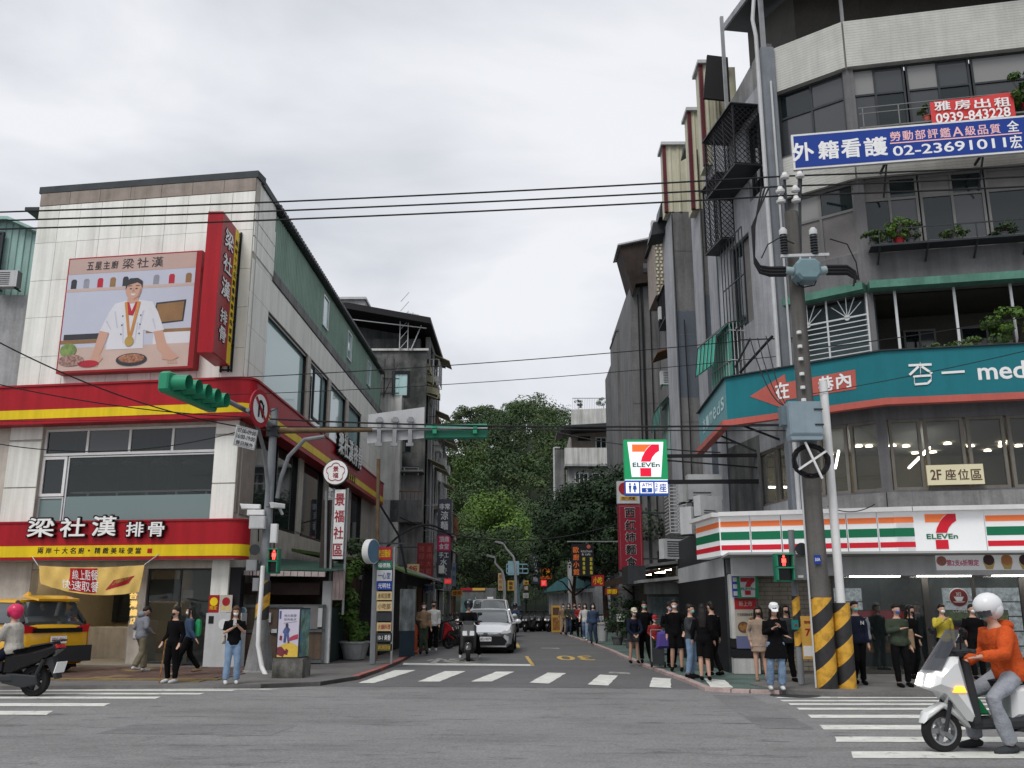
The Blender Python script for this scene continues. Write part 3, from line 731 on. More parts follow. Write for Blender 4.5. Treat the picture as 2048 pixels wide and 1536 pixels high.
for i,u in enumerate((.03,.13,.24,.34,.44,.68,.80,.93)):
 pb('print_jar',[(u,.73),(u+.045,.73),(u+.045,.80),(u+.035,.815),(u+.01,.815),(u,.80)],['pr_dark','pr_grey','pr_red','pr_wood'][i % 4],2)
pb('print_counter',[(0,0),(1,0),(1,.2),(0,.2)],'pr_counter',2)
pb('print_sink',[(.02,.27),(.32,.27),(.30,.32),(.02,.32)],'pr_dark',2);pb('print_worktop',[(0,.235),(.35,.235),(.35,.268),(0,.268)],'pr_wood',2)
pb('print_cabinet',[(.72,.2),(1,.2),(1,.30),(.72,.30)],'pr_white',2);pb('print_worktop',[(.66,.30),(1,.30),(1,.33),(.66,.33)],'pr_wood',2)
pb('print_plaque',[(.70,.37),(.94,.39),(.95,.58),(.72,.565)],'pr_dark',2);pb('print_plaque_face',[(.715,.385),(.93,.40),(.935,.565),(.73,.55)],'pr_wood',3)
pb('print_jacket',[(.36,.17),(.65,.17),(.64,.33),(.72,.30),(.80,.32),(.74,.48),(.69,.575),(.58,.60),(.50,.60),(.40,.575),(.36,.50),(.30,.34),(.38,.31)],'pr_white',4)
pb('print_arm',[(.30,.34),(.375,.32),(.34,.18),(.31,.10),(.25,.08),(.27,.17)],'pr_skin',5);pb('print_arm',[(.72,.31),(.79,.32),(.83,.19),(.90,.10),(.82,.09),(.76,.16)],'pr_skin',5)
pb('print_hand',[(.24,.06),(.26,.12),(.31,.13),(.35,.10),(.32,.06),(.28,.04)],'pr_skin',6);pb('print_hand',[(.80,.07),(.81,.12),(.88,.13),(.93,.08),(.88,.05)],'pr_skin',6)
pb('print_neck',[(.49,.57),(.58,.57),(.58,.66),(.50,.66)],'pr_skin',5);pb('print_face',el(.535,.69,.062,.085),'pr_skin',6)
pb('print_hair',[(.472,.69),(.468,.76),(.50,.795),(.56,.795),(.60,.765),(.602,.70),(.59,.735),(.56,.755),(.51,.74),(.485,.73)],'pr_dark',7)
for u in (.512,.557):pb('print_eye',el(u,.70,.010,.006,8),'pr_dark',7)
pb('print_smile',[(.515,.655),(.555,.655),(.545,.64),(.525,.64)],'pr_white',7)
for P_ in ([(.40,.50),(.43,.36),(.44,.36),(.41,.51)],[(.62,.50),(.60,.34),(.61,.34),(.635,.50)],[(.47,.40),(.49,.22),(.495,.22),(.48,.40)],[(.585,.40),(.58,.22),(.585,.22),(.595,.40)],[(.34,.42),(.385,.345),(.39,.35),(.35,.43)],[(.70,.42),(.73,.33),(.735,.335),(.71,.43)]):pb('print_fold',P_,'pr_wall',5)
for u in (.505,.565):pb('print_brow',[(u-.016,.722),(u+.016,.724),(u+.014,.73),(u-.014,.729)],'pr_dark',7)
pb('print_nose',[(.530,.70),(.538,.70),(.545,.672),(.525,.672)],'pr_shade',7);pb('print_jaw',[(.585,.70),(.597,.69),(.585,.63),(.55,.605),(.535,.605),(.57,.635)],'pr_shade',7)
for u0 in (.27,.29,.31,.33):pb('print_finger',[(u0-.02,.06),(u0-.012,.06),(u0-.02,.025),(u0-.03,.028)],'pr_skin',6)
for u0 in (.84,.86,.88,.90):pb('print_finger',[(u0,.06),(u0+.01,.06),(u0+.02,.028),(u0+.01,.025)],'pr_skin',6)
for u in (.47,.61):
 for v in (.30,.38,.46):pb('print_button',el(u,v,.006,.007,8),'pr_dark',6)
pb('print_scarf',[(.49,.58),(.50,.47),(.55,.46),(.58,.58),(.56,.58),(.535,.50),(.51,.58)],'pr_red',6)
pb('print_ribbon',[(.475,.58),(.495,.585),(.545,.27),(.525,.27)],'pr_orange',7);pb('print_ribbon',[(.575,.585),(.60,.58),(.555,.27),(.535,.27)],'pr_orange',8);pb('print_medal',el(.54,.235,.035,.045),mat('pr_gold',(.50,.33,.10),.5),9)
pb('print_pan',el(.57,.075,.12,.055),'pr_dark',7);pb('print_food',el(.57,.085,.10,.038),mat('pr_food',(.55,.26,.16),.5,.5,14),8)
pb('print_cabbage',el(.07,.18,.065,.06),'pr_green',7);pb('print_garlic',el(.10,.09,.10,.05),mat('pr_garlic',(.5,.3,.26),.5,.5,14),8);pb('print_chilli',el(.24,.055,.08,.03),'pr_red',8)
t_ =MB(F)
for i,ch in enumerate('五星主廚'):x,z =bp(.17+i*.065,.93);text(t_,ch,x,z,.21,.24,-.375,.006,.003)
for i,ch in enumerate('梁社漢'):x,z =bp(.47+i*.115,.932);text(t_,ch,x,z,.36,.31,-.375,.004,.003)
t_.build('print_title','pr_dark',bb)

vs_ =thing('vertical_sign','tall red box sign with white characters and yellow edge jutting from the cream wall','sign',(-8.33,24.1,8.08),0)
MB().box((-8.54,23.35,8.08),(-8.13,24.8,12.07)).build('box','red_panel',vs_)
VF =frame((-8.13,23.35,0),(0,1,0))
MB(VF).box((0,-.012,8.1),(1.1,-.001,12.04)).build('red_face','red_dark',vs_)
MB(VF).box((1.1,-.014,8.1),(1.43,-.001,12.04)).build('yellow_strip','yellow_panel',vs_)
b1 =MB(VF);b2 =MB(VF)
for i,ch in enumerate('梁社漢排骨'):
 z =[11.45,10.75,10.05,9.25,8.75][i];ww =.72 if i < 3 else .55;hh =.52 if i < 3 else .4
 text(b1,ch,.6,z,ww+.07,hh+.06,-.022,.035,.008);text(b2,ch,.6,z,ww,hh,-.034,.012,.008)
b1.build('letter_outline','black',vs_);b2.build('letters','white',vs_)
b1 =MB(VF);vtext(b1,'兩岸十大名廚·精緻美味便當',1.26,11.75,.22,.235,-.02,.01,.17,.004);b1.build('slogan','black',vs_)
fr =MB()
for x in (-8.42,-8.2):
 fr.bar((x,24.95,7.95),(x,24.95,12.1),.05)
for z in (8.0,8.7,9.4,10.1,10.8,11.5,12.05):fr.bar((-8.42,24.9,z),(-8.1,24.9,z),.04)
fr.bar((-8.5,24.2,11.6),(-9.2,25.1,10.8),.04);fr.bar((-8.1,24.9,7.95),(-8.1,24.9,12.1),.05);fr.build('bracket','black',vs_)

L0 =thing('mint_roof_building','pale concrete building with mint ribbed roof storey at the left edge','building',(-22,28,0))
W0 =Wall((-34,27.3),(-15.2,27.3));zc =W0.hit(40,590)[1]
wallgrid(MB(W0.F),0,W0.L,0,zc,[(W0.L-3.0,W0.L-1.9,6.0,8.2)],0,.4).build('wall','concrete_light',L0)
MB().box((-34,27.7,0),(-15.25,40,zc-.02)).build('block','concrete_light',L0)
m_ =MB();za =W0.hit(0,430)[1];corrugated(m_,W0.F,8,W0.L+.3,zc,13.2,.6,.22,.035,ztop=lambda s_:za+.1-max(0,s_-(W0.L-1.6))*.5);m_.build('mint_cladding','mint_corrugated',L0)
r_ =MB(W0.F);r_.prism([(W0.L-4,za+.12),(W0.L-1.4,za+.1),(W0.L+.5,za-.75),(W0.L+.5,za-.83),(W0.L-1.4,za),(W0.L-4,za)],.3,9);r_.build('roof','mint_corrugated',L0)
window(L0,W0.F,W0.L-3.0,W0.L-1.9,6.0,8.2,'dark_metal','glass_dark',1,(1,1),.06,.1,.1)
window(L0,W0.F,W0.L-2.5,W0.L-1.5,zc+.3,zc+2.3,'dark_metal','glass_dark',1,(1,1),.06,.1,.4)
for j in range(4):
 MB(W0.F).box((W0.L-6,-.012,2+j*1.9),(W0.L,.0-.001,2.02+j*1.9)).build('joint','dark_metal',L0)
p_ =W0.F @ Vector((W0.L-.75,-.3,W0.hit(45,582)[1]));ac_unit(p_,0,'grey air conditioner on the ledge below the mint roof storey',.85)
tk =thing('water_tank','dark cylindrical tank on the ledge of the mint roofed building','tank',(-16.9,26.9,zc));MB().lathe([(.3,zc),(.32,zc+.1),(.32,zc+1.3),(.22,zc+1.45),(.05,zc+1.5)],Matrix.Translation((-16.9,26.9,0)),16).build('drum','dark_metal',tk,smooth=True)

LP =thing('white_pier_building','narrow white rendered pier at the rear end of the corner building','building',(-7.1,48,0))
MB().box((-7.6,48.4,0),(-6.45,49.2,12.6)).build('wall','white_plaster',LP)
MB().box((-7.58,48.36,0),(-6.9,48.4,7.0)).build('facing','concrete_light',LP)
fb =MB()
for z in (12.7,13.5):fb.bar((-7.5,48.3,z),(-6.6,48.3,z),.05)
for x in (-7.4,-6.9):fb.bar((x,48.3,12.5),(x,48.3,14.6),.06)
fb.bar((-7.4,48.3,12.6),(-6.7,48.3,14.3),.04);fb.build('roof_frame','dark_metal',LP)
L2 =thing('dark_stained_building','blackened concrete apartment house with open roof shed behind the corner building','building',(-8.5,49.3,0))
W2 =Wall((-16,49.3),(-5.25,49.3));z_par =W2.hit(800,700)[1]
q =[W2.rect(*r) for r in ((784,742,820,796),(778,878,822,905),(779,955,818,995))]
core =MB(W2.F);wallgrid(core,0,W2.L,0,z_par,[(q[0][0],q[0][1],q[0][2],q[0][3]),(q[1][0],q[1][1],q[1][2],q[1][3]),(W2.L-1.9,W2.L-.3,q[2][2]-.4,q[2][3]+.6)],0,.3);core.build('wall',mat('stained_black',(.075,.08,.08),.9,.3,.9,.3,.3,rgb2=(.2,.2,.195),mixs=.55),L2)
window(L2,W2.F,*q[0],'black_gloss','glass_sky_teal',1,(1,),.16,.15,.02)
window(L2,W2.F,*q[1],'dark_metal',['glass_curtain','glass_dark'],4,(1,),.06,.1,.12)
window(L2,W2.F,W2.L-1.9,W2.L-.3,q[2][2]-.4,q[2][3]+.6,'aluminium',['glass_dark','glass_grey'],2,(1,),.06,.1,.16)
MB().box((-16,50.9,0),(-5.3,58,z_par-.1)).build('rooms','concrete_dark',L2)
lz =W2.hit(800,943)[1];bz_ =W2.hit(800,1000)[1]
MB(W2.F).box((W2.L-2.6,-.7,lz-.1),(W2.L,0,lz)).build('canopy','concrete',L2)
MB(W2.F).box((W2.L-2.6,-.9,bz_-1.25),(W2.L,-.8,bz_-.1)).build('balcony_front','concrete_dark',L2)
MB(W2.F).box((W2.L-2.6,-.8,bz_-1.3),(W2.L,0,bz_-1.2)).build('balcony_floor','concrete_dark',L2)
rl =MB(W2.F);rl.bar((W2.L-2.6,-.85,bz_+.35),(W2.L,-.85,bz_+.35),.05)
for i in range(14):rl.bar((W2.L-2.6+i*.2,-.85,bz_-.1),(W2.L-2.6+i*.2,-.85,bz_+.35),.02)
rl.build('railing','rust',L2)
MB(W2.F).box((W2.L-1.4,-.06,0),(W2.L,-.001,lz-.2)).build('render_patch','concrete',L2)
zt =W2.hit(835,648)[1];zt2 =W2.hit(705,622)[1]
r_ =MB(W2.F);r_.prism([(W2.L-8.5,zt2+.35),(W2.L-4.3,zt2+.2),(W2.L+.25,zt+.1),(W2.L+.3,zt-.25),(W2.L-4.3,zt2-.15),(W2.L-8.5,zt2)],-.9,9);r_.build('shed_roof','black',L2)
MB(W2.F).box((W2.L-6,2.5,z_par),(W2.L-1.4,2.7,z_par+2.4)).build('roof_room','concrete_dark',L2)
MB(W2.F).box((W2.L-6,-.12,z_par-.06),(W2.L+.1,.0-.002,z_par+.06)).build('parapet_cap','white_plaster',L2)
tr =MB(W2.F)
for a in (W2.L-1.5,W2.L-1.05):tr.bar((a,-.2,z_par),(a,-.2,zt+.1),.05)
for i in range(6):tr.bar((W2.L-1.5,-.2,z_par+i*.55),(W2.L-1.05,-.2,z_par+.55*(i+1)),.03)
tr.bar((W2.L-.85,-.2,z_par),(W2.L-.3,-.2,zt-.1),.05);tr.bar((W2.L-6.5,-.5,zt2-.35),(W2.L,-.5,zt-.4),.05);tr.build('roof_truss','light_grey',L2)
PHs =thing('roof_room','small grey roof room rising above the black shed roof','building',(-10,53,14))
a =at(685,625,55);b =at(729,625,55);c =at(729,600,55)
MB().box((a.x-.5,55,a.z-3),(b.x,59,c.z)).build('wall','concrete_light',PHs)
MB().box((a.x-.6,54.8,c.z),(b.x+.1,59.2,c.z+.15)).build('roof','light_grey',PHs);MB().box((a.x,54.95,a.z-.5),(a.x+1,54.995,c.z-.3)).build('window','black',PHs)
an =thing('antenna','thin rooftop television antenna above the dark building','antenna',(at(826,640,52).x,52,at(826,650,52).z-.3))
b_ =MB();p0 =at(826,655,52);p1 =at(826,625,52);b_.tube([p0,p1],.02,5)
for k in range(5):y_ =p1.z-.1-k*.12;b_.tube([(p1.x-.35+.05*k,52,y_+.1),(p1.x+.35-.05*k,52,y_-.05)],.012,4)
b_.build('mast','grey_metal',an)
def row_house(name,label,y0,y1,x,h,cols,seed,floors=4,cm='cream_sheet',side=1):
 rr =random.Random(seed);t =thing(name,label,'building',(x-3*side,(y0+y1)/2,0))
 Wr =Wall((x,y0),(x,y1)) if side > 0 else Wall((x,y1),(x,y0))
 fh =(h-3.2)/floors;holes =[]
 for k in range(floors):
  for c in range(cols):
   w_ =Wr.L/cols;holes.append((w_*(c+.14),w_*(c+.86),3.2+fh*k+.9,3.2+fh*k+fh-.35))
 holes.append((.5,Wr.L-.5,0,2.6))
 wallgrid(MB(Wr.F),0,Wr.L,0,h,holes,0,.25).build('wall',rr.choice(['concrete','concrete_light','white_plaster']),t)
 if side > 0:MB().box((x-7,y0,0),(x-.25-.3,y1,h-.1)).build('block','concrete_dark',t)
 else:MB().box((x+.55,y0,0),(x+7,y1,h-.1)).build('block','concrete_dark',t)
 for (a,b,c,d) in holes[:-1]:window(t,Wr.F,a,b,c,d,rr.choice(['aluminium','dark_metal']),rr.choice(['glass_dark','glass_grey','glass_curtain']),2,(1,),.05,.08,.1)
 for k in range(floors):
  z =3.2+fh*k
  for c in range(cols):
   a =Wr.L/cols*(c+.1);b =Wr.L/cols*(c+.9);q =rr.random()
   if q < .55:
    A_ =MB(Wr.F);A_.prism([(0,0),(0,.05),(.9,-.35),(.9,-.4)],a,b,Matrix(((0,1,0,0),(-1,0,0,0),(0,0,1,z+fh-.3),(0,0,0,1))));A_.build('awning',cm if q < .4 else 'rust',t)
   if q > .3:
    A_ =MB(Wr.F);dpt =.5
    for i in range(7):u =a+(b-a)*i/6;A_.bar((u,-dpt,z+.8),(u,-dpt,z+2.1),.03)
    for zz in (z+.8,z+1.4,z+2.1):A_.bar((a,-dpt,zz),(b,-dpt,zz),.03);A_.bar((a,0,zz),(a,-dpt,zz),.03);A_.bar((b,0,zz),(b,-dpt,zz),.03)
    A_.build('window_cage',rr.choice(['light_grey','rust','dark_metal']),t)
   if rr.random() < .6:
    A_ =MB(Wr.F);A_.box((a,-.45,z+.55),(a+.8,-.05,z+1.1));A_.build('air_conditioner_box','light_grey',t)
   if rr.random() < .5:
    A_ =MB(Wr.F);A_.box((a,-.35,z+.5),(b,-.02,z+.75));A_.build('planter','brown_stone',t)
 P_ =MB(Wr.F)
 for i in range(4):u =rr.uniform(.1,Wr.L-.1);P_.tube([(u,-.08,2.8),(u,-.08,h-rr.uniform(0,3))],.05,6)
 P_.build('pipe','light_grey',t)
 return t
mat('cream_sheet',(.42,.40,.27),.7,.2,2,.3)
row_house('terraced_house','tall grey row house with cluttered awnings just past the blackened building',50.9,56,-5.25,16.6,2,3,4)
row_house('terraced_house','second cluttered grey row house, behind the black and magenta noodle sign',56,62,-5.15,12.4,2,5,3)
row_house('terraced_house','low third row house down the left of the street',62,70,-5.3,8.2,3,8,2)
for k,(px,py) in enumerate([(862,738),(868,762),(878,786)]):
 p0 =at(835,py-3,51);p1 =at(px,py,51)
 aw =thing('yellow_awning',['topmost small cream awning high on the row house','middle small cream awning high on the row house','largest lowest cream awning of the three high on the row house'][k],'awning',(p0.x,51,p0.z),0,'cream awnings high on the row house')
 F_ =I4;A_ =MB();A_.prism([(p0.x,p0.z+.35),(p1.x,p1.z+.12),(p1.x,p1.z-.25),(p0.x,p0.z-.05)],50.4,51.9);A_.build('sheet','cream_sheet',aw)
 B_ =MB();B_.bar((p0.x,50.4,p0.z-.1),(p1.x,50.4,p1.z-.45),.05);B_.bar((p1.x,50.4,p1.z-.45),(p1.x,50.4,p1.z),.04);B_.bar((p0.x+.2,50.4,p0.z-.6),(p0.x+.2,50.4,p0.z),.04);B_.build('bracket','cream_sheet',aw)

Kp,Rp,Jp,Ip =(8.51,21.7),(20.0,19.4),(6.9,23.0),(6.2,27.6)
WR,WC,WS =Wall(Kp,Rp),Wall(Jp,Kp),Wall(Ip,Jp)
R1 =thing('corner_apartment_building','grey five storey corner apartment house above the convenience store, with white tiled top parapet','building',(10,24,0))
mat('white_tile',(.53,.53,.50),.4,.08,2,.12,.6,60)
def tile_mat():
 m =MATS['white_tile'];N =m.node_tree.nodes;L =m.node_tree.links;b =N['Principled BSDF']
 g =N.new('ShaderNodeNewGeometry');s =N.new('ShaderNodeSeparateXYZ');L.new(g.outputs['Position'],s.inputs[0])
 d =N.new('ShaderNodeMath');d.operation ='MULTIPLY';d.inputs[1].default_value =13.0;L.new(s.outputs['Z'],d.inputs[0])
 f =N.new('ShaderNodeMath');f.operation ='FRACT';L.new(d.outputs[0],f.inputs[0])
 c =N.new('ShaderNodeMath');c.operation ='GREATER_THAN';c.inputs[1].default_value =.18;L.new(f.outputs[0],c.inputs[0])
 r =N.new('ShaderNodeMapRange');r.inputs['To Min'].default_value =.72;r.inputs['To Max'].default_value =1.0;L.new(c.outputs[0],r.inputs['Value'])
 old =b.inputs['Base Color'].links[0].from_socket
 x =N.new('ShaderNodeVectorMath');x.operation ='SCALE';L.new(old,x.inputs[0]);L.new(r.outputs[0],x.inputs['Scale']);L.new(x.outputs[0],b.inputs['Base Color'])
tile_mat()
zR =lambda px,py,off=0:WR.hit(px,py,off)[1]
z2b_,z2t =zR(1810,980),zR(1810,838)
z3b,z3t =7.2,zR(1790,580)
z4b,z4t =zR(1790,487),zR(1790,352)
z5b,z5t =zR(1790,262),zR(1790,127)
z6 =zR(1790,35)
sR =lambda px,py=700:WR.hit(px,py)[0]
sC =lambda px,py=700:WC.hit(px,py)[0]
sS =lambda px,py=700:WS.hit(px,py)[0]
LR =WR.L
wR2 =[(sR(1782,900),sR(1846,900)),(sR(1853,900),sR(1932,900)),(sR(1939,900),sR(2015,900)),(sR(2022,900),sR(2022,900)+1.3),(sR(2022,900)+1.42,sR(2022,900)+3)]
wC2 =[(sC(1648,900),sC(1694,900)),(sC(1701,900),sC(1764,900))]
wS2 =[(sS(1514,920),sS(1547,920)),(sS(1551,920),sS(1583,920))]
h5 =[(sR(1692,180),sR(1813,180)),(sR(1813,180)+.04,sR(1946,180)),(sR(1946,180)+.04,sR(1946,180)+3.2)]
h4 =[(sR(1726,430),sR(1842,430)),(sR(1842,430)+.04,sR(1977,430)),(sR(1977,430)+.04,sR(1977,430)+3.0)]
mb =MB(WR.F)
wallgrid(mb,0,LR,3.0,z5t,[(.15,9,z2b_,z2t),(.12,9,z3b,z3t),(.15,9,z4b,z4t),(.15,9,z5b,z5t)],0,.28)
mb.build('front_wall',mat('grey_render',(.165,.163,.17),.85,.12,1,.25,.3),R1)
mb =MB(WC.F)
wallgrid(mb,.0,WC.L,3.0,z5t,[(.06,WC.L-.1,z2b_,z2t),(.05,WC.L-.1,z3b,z3t),(.12,WC.L-.12,z4b-.15,z4t),(.14,WC.L-.12,z5b,z5t)],0,.28);mb.build('corner_wall','grey_render',R1)
zs4 =(WS.hit(1480,660)[1],WS.hit(1480,480)[1]);ws4 =(sS(1463,560),sS(1503,560))
mb =MB(WS.F)
wallgrid(mb,0,WS.L,3.0,z6-.5,[(wS2[0][0],wS2[1][1],z2b_+.0,z2t-.2),(ws4[0],ws4[1],zs4[0],zs4[1]),(sS(1490,250),sS(1524,250),z5b-.4,z5t)],0,.28);mb.build('side_wall','plaster_light',R1)
MB(WS.F).box((0,-.012,3.0),(sS(1520,900),-.001,6.2)).build('lower_render','concrete_dark',R1)
for (W_,a,b) in ((WR,0,LR),(WC,0,WC.L)):
 MB(W_.F).box((a+.003,-.10,z5t),(b-.0,.22,z6)).build('tiled_parapet','white_tile',R1)
 MB(W_.F).box((a,-.06,z2b_-.62),(b,.0-.002,z2b_-.05)).build('sill_band','concrete',R1)
 MB(W_.F).box((a,-.10,z4t),(b,-.001,z5b-.1)).build('tiled_band','white_tile',R1)
 MB(W_.F).box((a,-.35,z3t-.02),(b,.0-.004,z3t+.17)).build('green_canopy_edge',mat('canopy_green',(.10,.25,.19),.6,.2,2,.25),R1)
 MB(W_.F).box((a,.3,3.0),(b,.32,3.1)).build('slab_edge','concrete_dark',R1)
jc =MB();jc.box((Jp[0]-.3,Jp[1]-.28,3.0),(Jp[0]+.06,Jp[1]+.1,at(1545,97,Jp[1]-.2).z));jc.build('corner_column',mat('column_grey',(.20,.22,.245),.7,.12,2,.2,.2),R1)
pp =MB();x0,y0 =Jp[0]-.42,Jp[1]-.35
pp.tube([(x0+.25,y0,3.8),(x0+.25,y0,6.2)],.055,8);pp.tube([(x0,y0,7.45),(x0,y0,16.9),(x0-.06,y0,17.4),(x0+.02,y0,18.1),(x0+.5,y0,18.5)],.055,8);pp.tube([(Jp[0]-.1,y0,7.5),(Jp[0]-.1,y0,15.5)],.03,6);pp.build('drain_pipe','light_grey',R1,smooth=True)
for (za,zb_) in ((z3b-.3,z3t),(z4b-.3,z4t+.3),(z5b-.3,z5t+.3)):
 MB(WR.F).box((.05,2.4,za),(LR,2.5,zb_)).build('room_back','interior',R1)
for z in (z3t+.02,z4b-.3,z5b-.25,z5t+.02):
 MB().add([(7.3,23.2,z),(8.7,22.1,z),(19.9,19.85,z),(19.9,27,z),(6.75,27,z)],[(0,1,2,3,4)]).build('floor_slab','interior',R1)
for (W_,hs,nx) in ((WR,h5,4),):
 for (a,b) in hs:window(R1,W_.F,a,b,z5b,z5t,'dark_metal',['glass_grey','glass_dark','glass_curtain','glass_grey','glass_dark'],2,(.6,.4),.05,.08,.08)
window(R1,WC.F,.14,WC.L-.12,z5b,z5t,'dark_metal',['glass_grey','glass_grey','glass_dark'],2,(.6,.4),.06,.08,.08)
mat('board_grey',(.20,.19,.185),.8,.12,2)
for (a,b) in h4:window(R1,WR.F,a,b,z4b,z4t,mat('old_alu',(.20,.20,.195),.6,.15),['glass_dark','glass_grey','board_grey','glass_dark'],2,(.68,.32),.06,.08,.08)
window(R1,WC.F,.12,WC.L-.12,z4b-.15,z4t,'old_alu',['board_grey','board_grey','glass_curtain','glass_dark'],2,(.62,.38),.07,.08,.08)
window(R1,WS.F,ws4[0],ws4[1],zs4[0],zs4[1],'dark_metal',['glass_dark','board_grey'],2,(1,),.06,.08,.1)
window(R1,WS.F,sS(1490,250),sS(1524,250),z5b-.4,z5t,'dark_metal','glass_dark',2,(1,),.06,.08,.1)
for (px,py,w_,h_,m_) in [(1757,200,.35,.55,'cream_stone'),(1975,190,.5,.5,'cream_stone'),(1893,215,.3,.4,'white_plaster')]:
 a,z =WR.hit(px,py,-.2);MB(WR.F).box((a,.16,z-h_),(a+w_,.17,z)).build('curtain',m_,R1)
for px in (1795,1915,2030):
 a =sR(px,640);MB(WR.F).box((a-.03,.02,z3b),(a+.03,.07,z3t)).build('post','aluminium',R1)
ib =WR.F @ Vector((0,2.2,0))
for i,(a,b) in enumerate([(1.2,2.0),(2.6,3.9),(4.4,5.2),(5.8,7)]):
 window(R1,WR.F,a,b,z3b+.2,z3t-.4,'old_alu',['glass_dark','glass_grey'],2,(1,),.05,.05,2.25)
def grille(W_,s0,s1,za,zb_,par,m='aluminium',y=-.02):
 g =MB(W_.F);zc =zb_-(zb_-za)*.28
 for z in (za,zc,zb_):g.box((s0,y,z-.02),(s1,y+.03,z+.02))
 for s_ in (s0,(s0+s1)/2,s1):g.box((s_-.022,y-.002,za),(s_+.022,y+.032,zb_))
 k =11
 for i in range(1,k):z =za+(zc-za)*i/k;g.box((s0,y+.005,z-.012),(s1,y+.025,z+.012))
 for c in (s0+(s1-s0)*.25,s0+(s1-s0)*.75):
  for q in (-.55,-.28,0,.28,.55):
   a_ =PI/2+q*1.6;g.bar((c,y+.012,zc),(c+math.cos(a_)*(s1-s0)*.24,y+.012,min(zb_,zc+math.sin(a_)*(zb_-zc)*.95)),.02)
  g.disc((c,zc),.07,y,y+.03,12)
 return g.build('sunburst_grille',m,par)
zga,zgb =z3b-.1,z3t
grille(WC,.02,WC.L*.98,zga,zgb,R1)
MB(WC.F).box((.05,.5,z3b-.1),(WC.L,.52,z3t)).build('blind',mat('blind_grey',(.10,.14,.15),.6,.1),R1)
fr =MB(WR.F);z =zR(1790,487,.45)
fr.box((.1,-.5,z-.05),(9,-.47,z));fr.box((.1,-.5,z+.35),(9,-.48,z+.38));fr.box((.1,-.48,z-.04),(9,-.02,z-.02))
for i in range(8):
 a =.3+i*1.1;fr.bar((a,-.02,z-.35),(a,-.48,z-.04),.04);fr.box((a-.015,-.5,z),(a+.015,-.48,z+.36))
fr.build('flower_rack','dark_metal',R1);z_rack =z
r5 =MB(WR.F);zz =zR(1790,210,.45);
for a in [.2+i*.85 for i in range(10)]:r5.box((a-.012,-.5,z5b-.1),(a+.012,-.48,zz))
r5.box((.1,-.5,zz-.02),(9,-.48,zz));r5.box((.1,-.5,z5b-.1),(9,-.02,z5b-.06));r5.box((.1,-.5,z5b+.3),(9,-.49,z5b+.32));r5.build('balcony_rail','old_alu',R1)
rz =lambda X,Y:18.3+(Y-22)*.40
RP =[(6.9,27.9),(6.68,22.8),(8.4,21.1),(20.5,18.3),(20.5,30),(8.5,28.5)]
MB().add([(x,y,rz(x,y)) for x,y in RP]+[(x,y,rz(x,y)+.12) for x,y in RP],[(0,1,2,3,4,5),(11,10,9,8,7,6)]+[(i,(i+1) % 6,6+(i+1) % 6,6+i) for i in range(6)]).build('canopy_roof',mat('roof_under',(.03,.033,.036),.7,.1),R1)
mb =MB();mb.bar((6.87,27.9,rz(0,27.9)+.05),(6.65,22.8,rz(0,22.8)+.05),.07,.2);mb.build('roof_edge','plaster_light',R1)
mb =MB();mb.box((6.7,22.9,15.3),(6.82,23.0,18.8));mb.box((6.25,25.6,16),(6.35,25.7,19.6));q =WR.F @ Vector((.0,.05,0));mb.box((q.x,q.y,z6),(q.x+.07,q.y+.07,18.6));mb.build('roof_post','grey_metal',R1)
MB().add([(7.6,27.5,z6-.4),(7.9,23.6,z6-.4),(9.4,22.7,z6-.4),(20,20.6,z6-.4),(7.6,27.5,20.3),(7.9,23.6,18.9),(9.4,22.7,18.5),(20,20.6,17.7)],[(0,1,5,4),(1,2,6,5),(2,3,7,6)]).build('roof_shade_sheet','interior',R1)  # dark sheet set behind the parapet to stand for shade under the roof
MB(WS.F).box((.0,.3,z6-.55),(WS.L,3,z6-.45)).build('roof_deck','concrete_dark',R1)
MB(WS.F).add([(0,0,z6-.5),(WS.L-.3,0,z6-.5),(WS.L-.3,.25,z6-.5),(0,.25,z6-.5),(0,0,z6-.1),(WS.L-.3,0,z6+.5),(WS.L-.3,.25,z6+.5),(0,.25,z6-.1)],[(0,1,5,4),(1,2,6,5),(2,3,7,6),(3,0,4,7),(4,5,6,7)]).build('side_parapet','concrete',R1)
MB().box((6.6,27.65,0),(14,27.9,z6)).build('rear_wall','concrete_dark',R1)
mat('taupe_frame',(.20,.185,.165),.7,.12,2,.2)
for (a,b) in wR2:window(R1,WR.F,a,b,z2b_,z2t,'taupe_frame','glass_clear',1,(1,),.07,.1,.04)
for (a,b) in wC2:window(R1,WC.F,a,b,z2b_,z2t,'taupe_frame','glass_clear',1,(1,),.07,.1,.04)
window(R1,WC.F,.06,wC2[0][0]-.06,z2b_,z2t,'taupe_frame','glass_clear',1,(1,),.07,.1,.04)
for (a,b) in wS2:window(R1,WS.F,a,b,z2b_,z2t-.2,'taupe_frame','glass_clear',1,(1,),.07,.1,.04)
ce =MB();zc =z2t+.05
ce.add([(7.25,23.25,zc),(8.7,22.1,zc),(19.9,19.85,zc),(19.9,27.4,zc),(6.65,27.4,zc)],[(0,1,2,3,4)]);ce.build('ceiling',mat('ceiling_grey',(.26,.27,.26),.8,.05),R1)
ce =MB();ce.add([(7.25,23.25,3.4),(8.7,22.1,3.4),(19.9,19.85,3.4),(19.9,27.4,3.4),(6.65,27.4,3.4)],[(0,1,2,3,4)]);ce.build('seating_floor','interior_warm',R1)
MB().box((6.6,27.4,3.4),(19.9,27.5,zc)).build('seating_back_wall',mat('wall_tan',(.22,.20,.15),.8,.15),R1)
lamps =[(1622,890),(1660,907),(1720,920),(1740,913),(1785,890),(1816,930),(1866,903),(1895,886),(1944,914),(1975,900),(2005,884),(2008,924),(2040,912),(1538,937),(1830,905)]
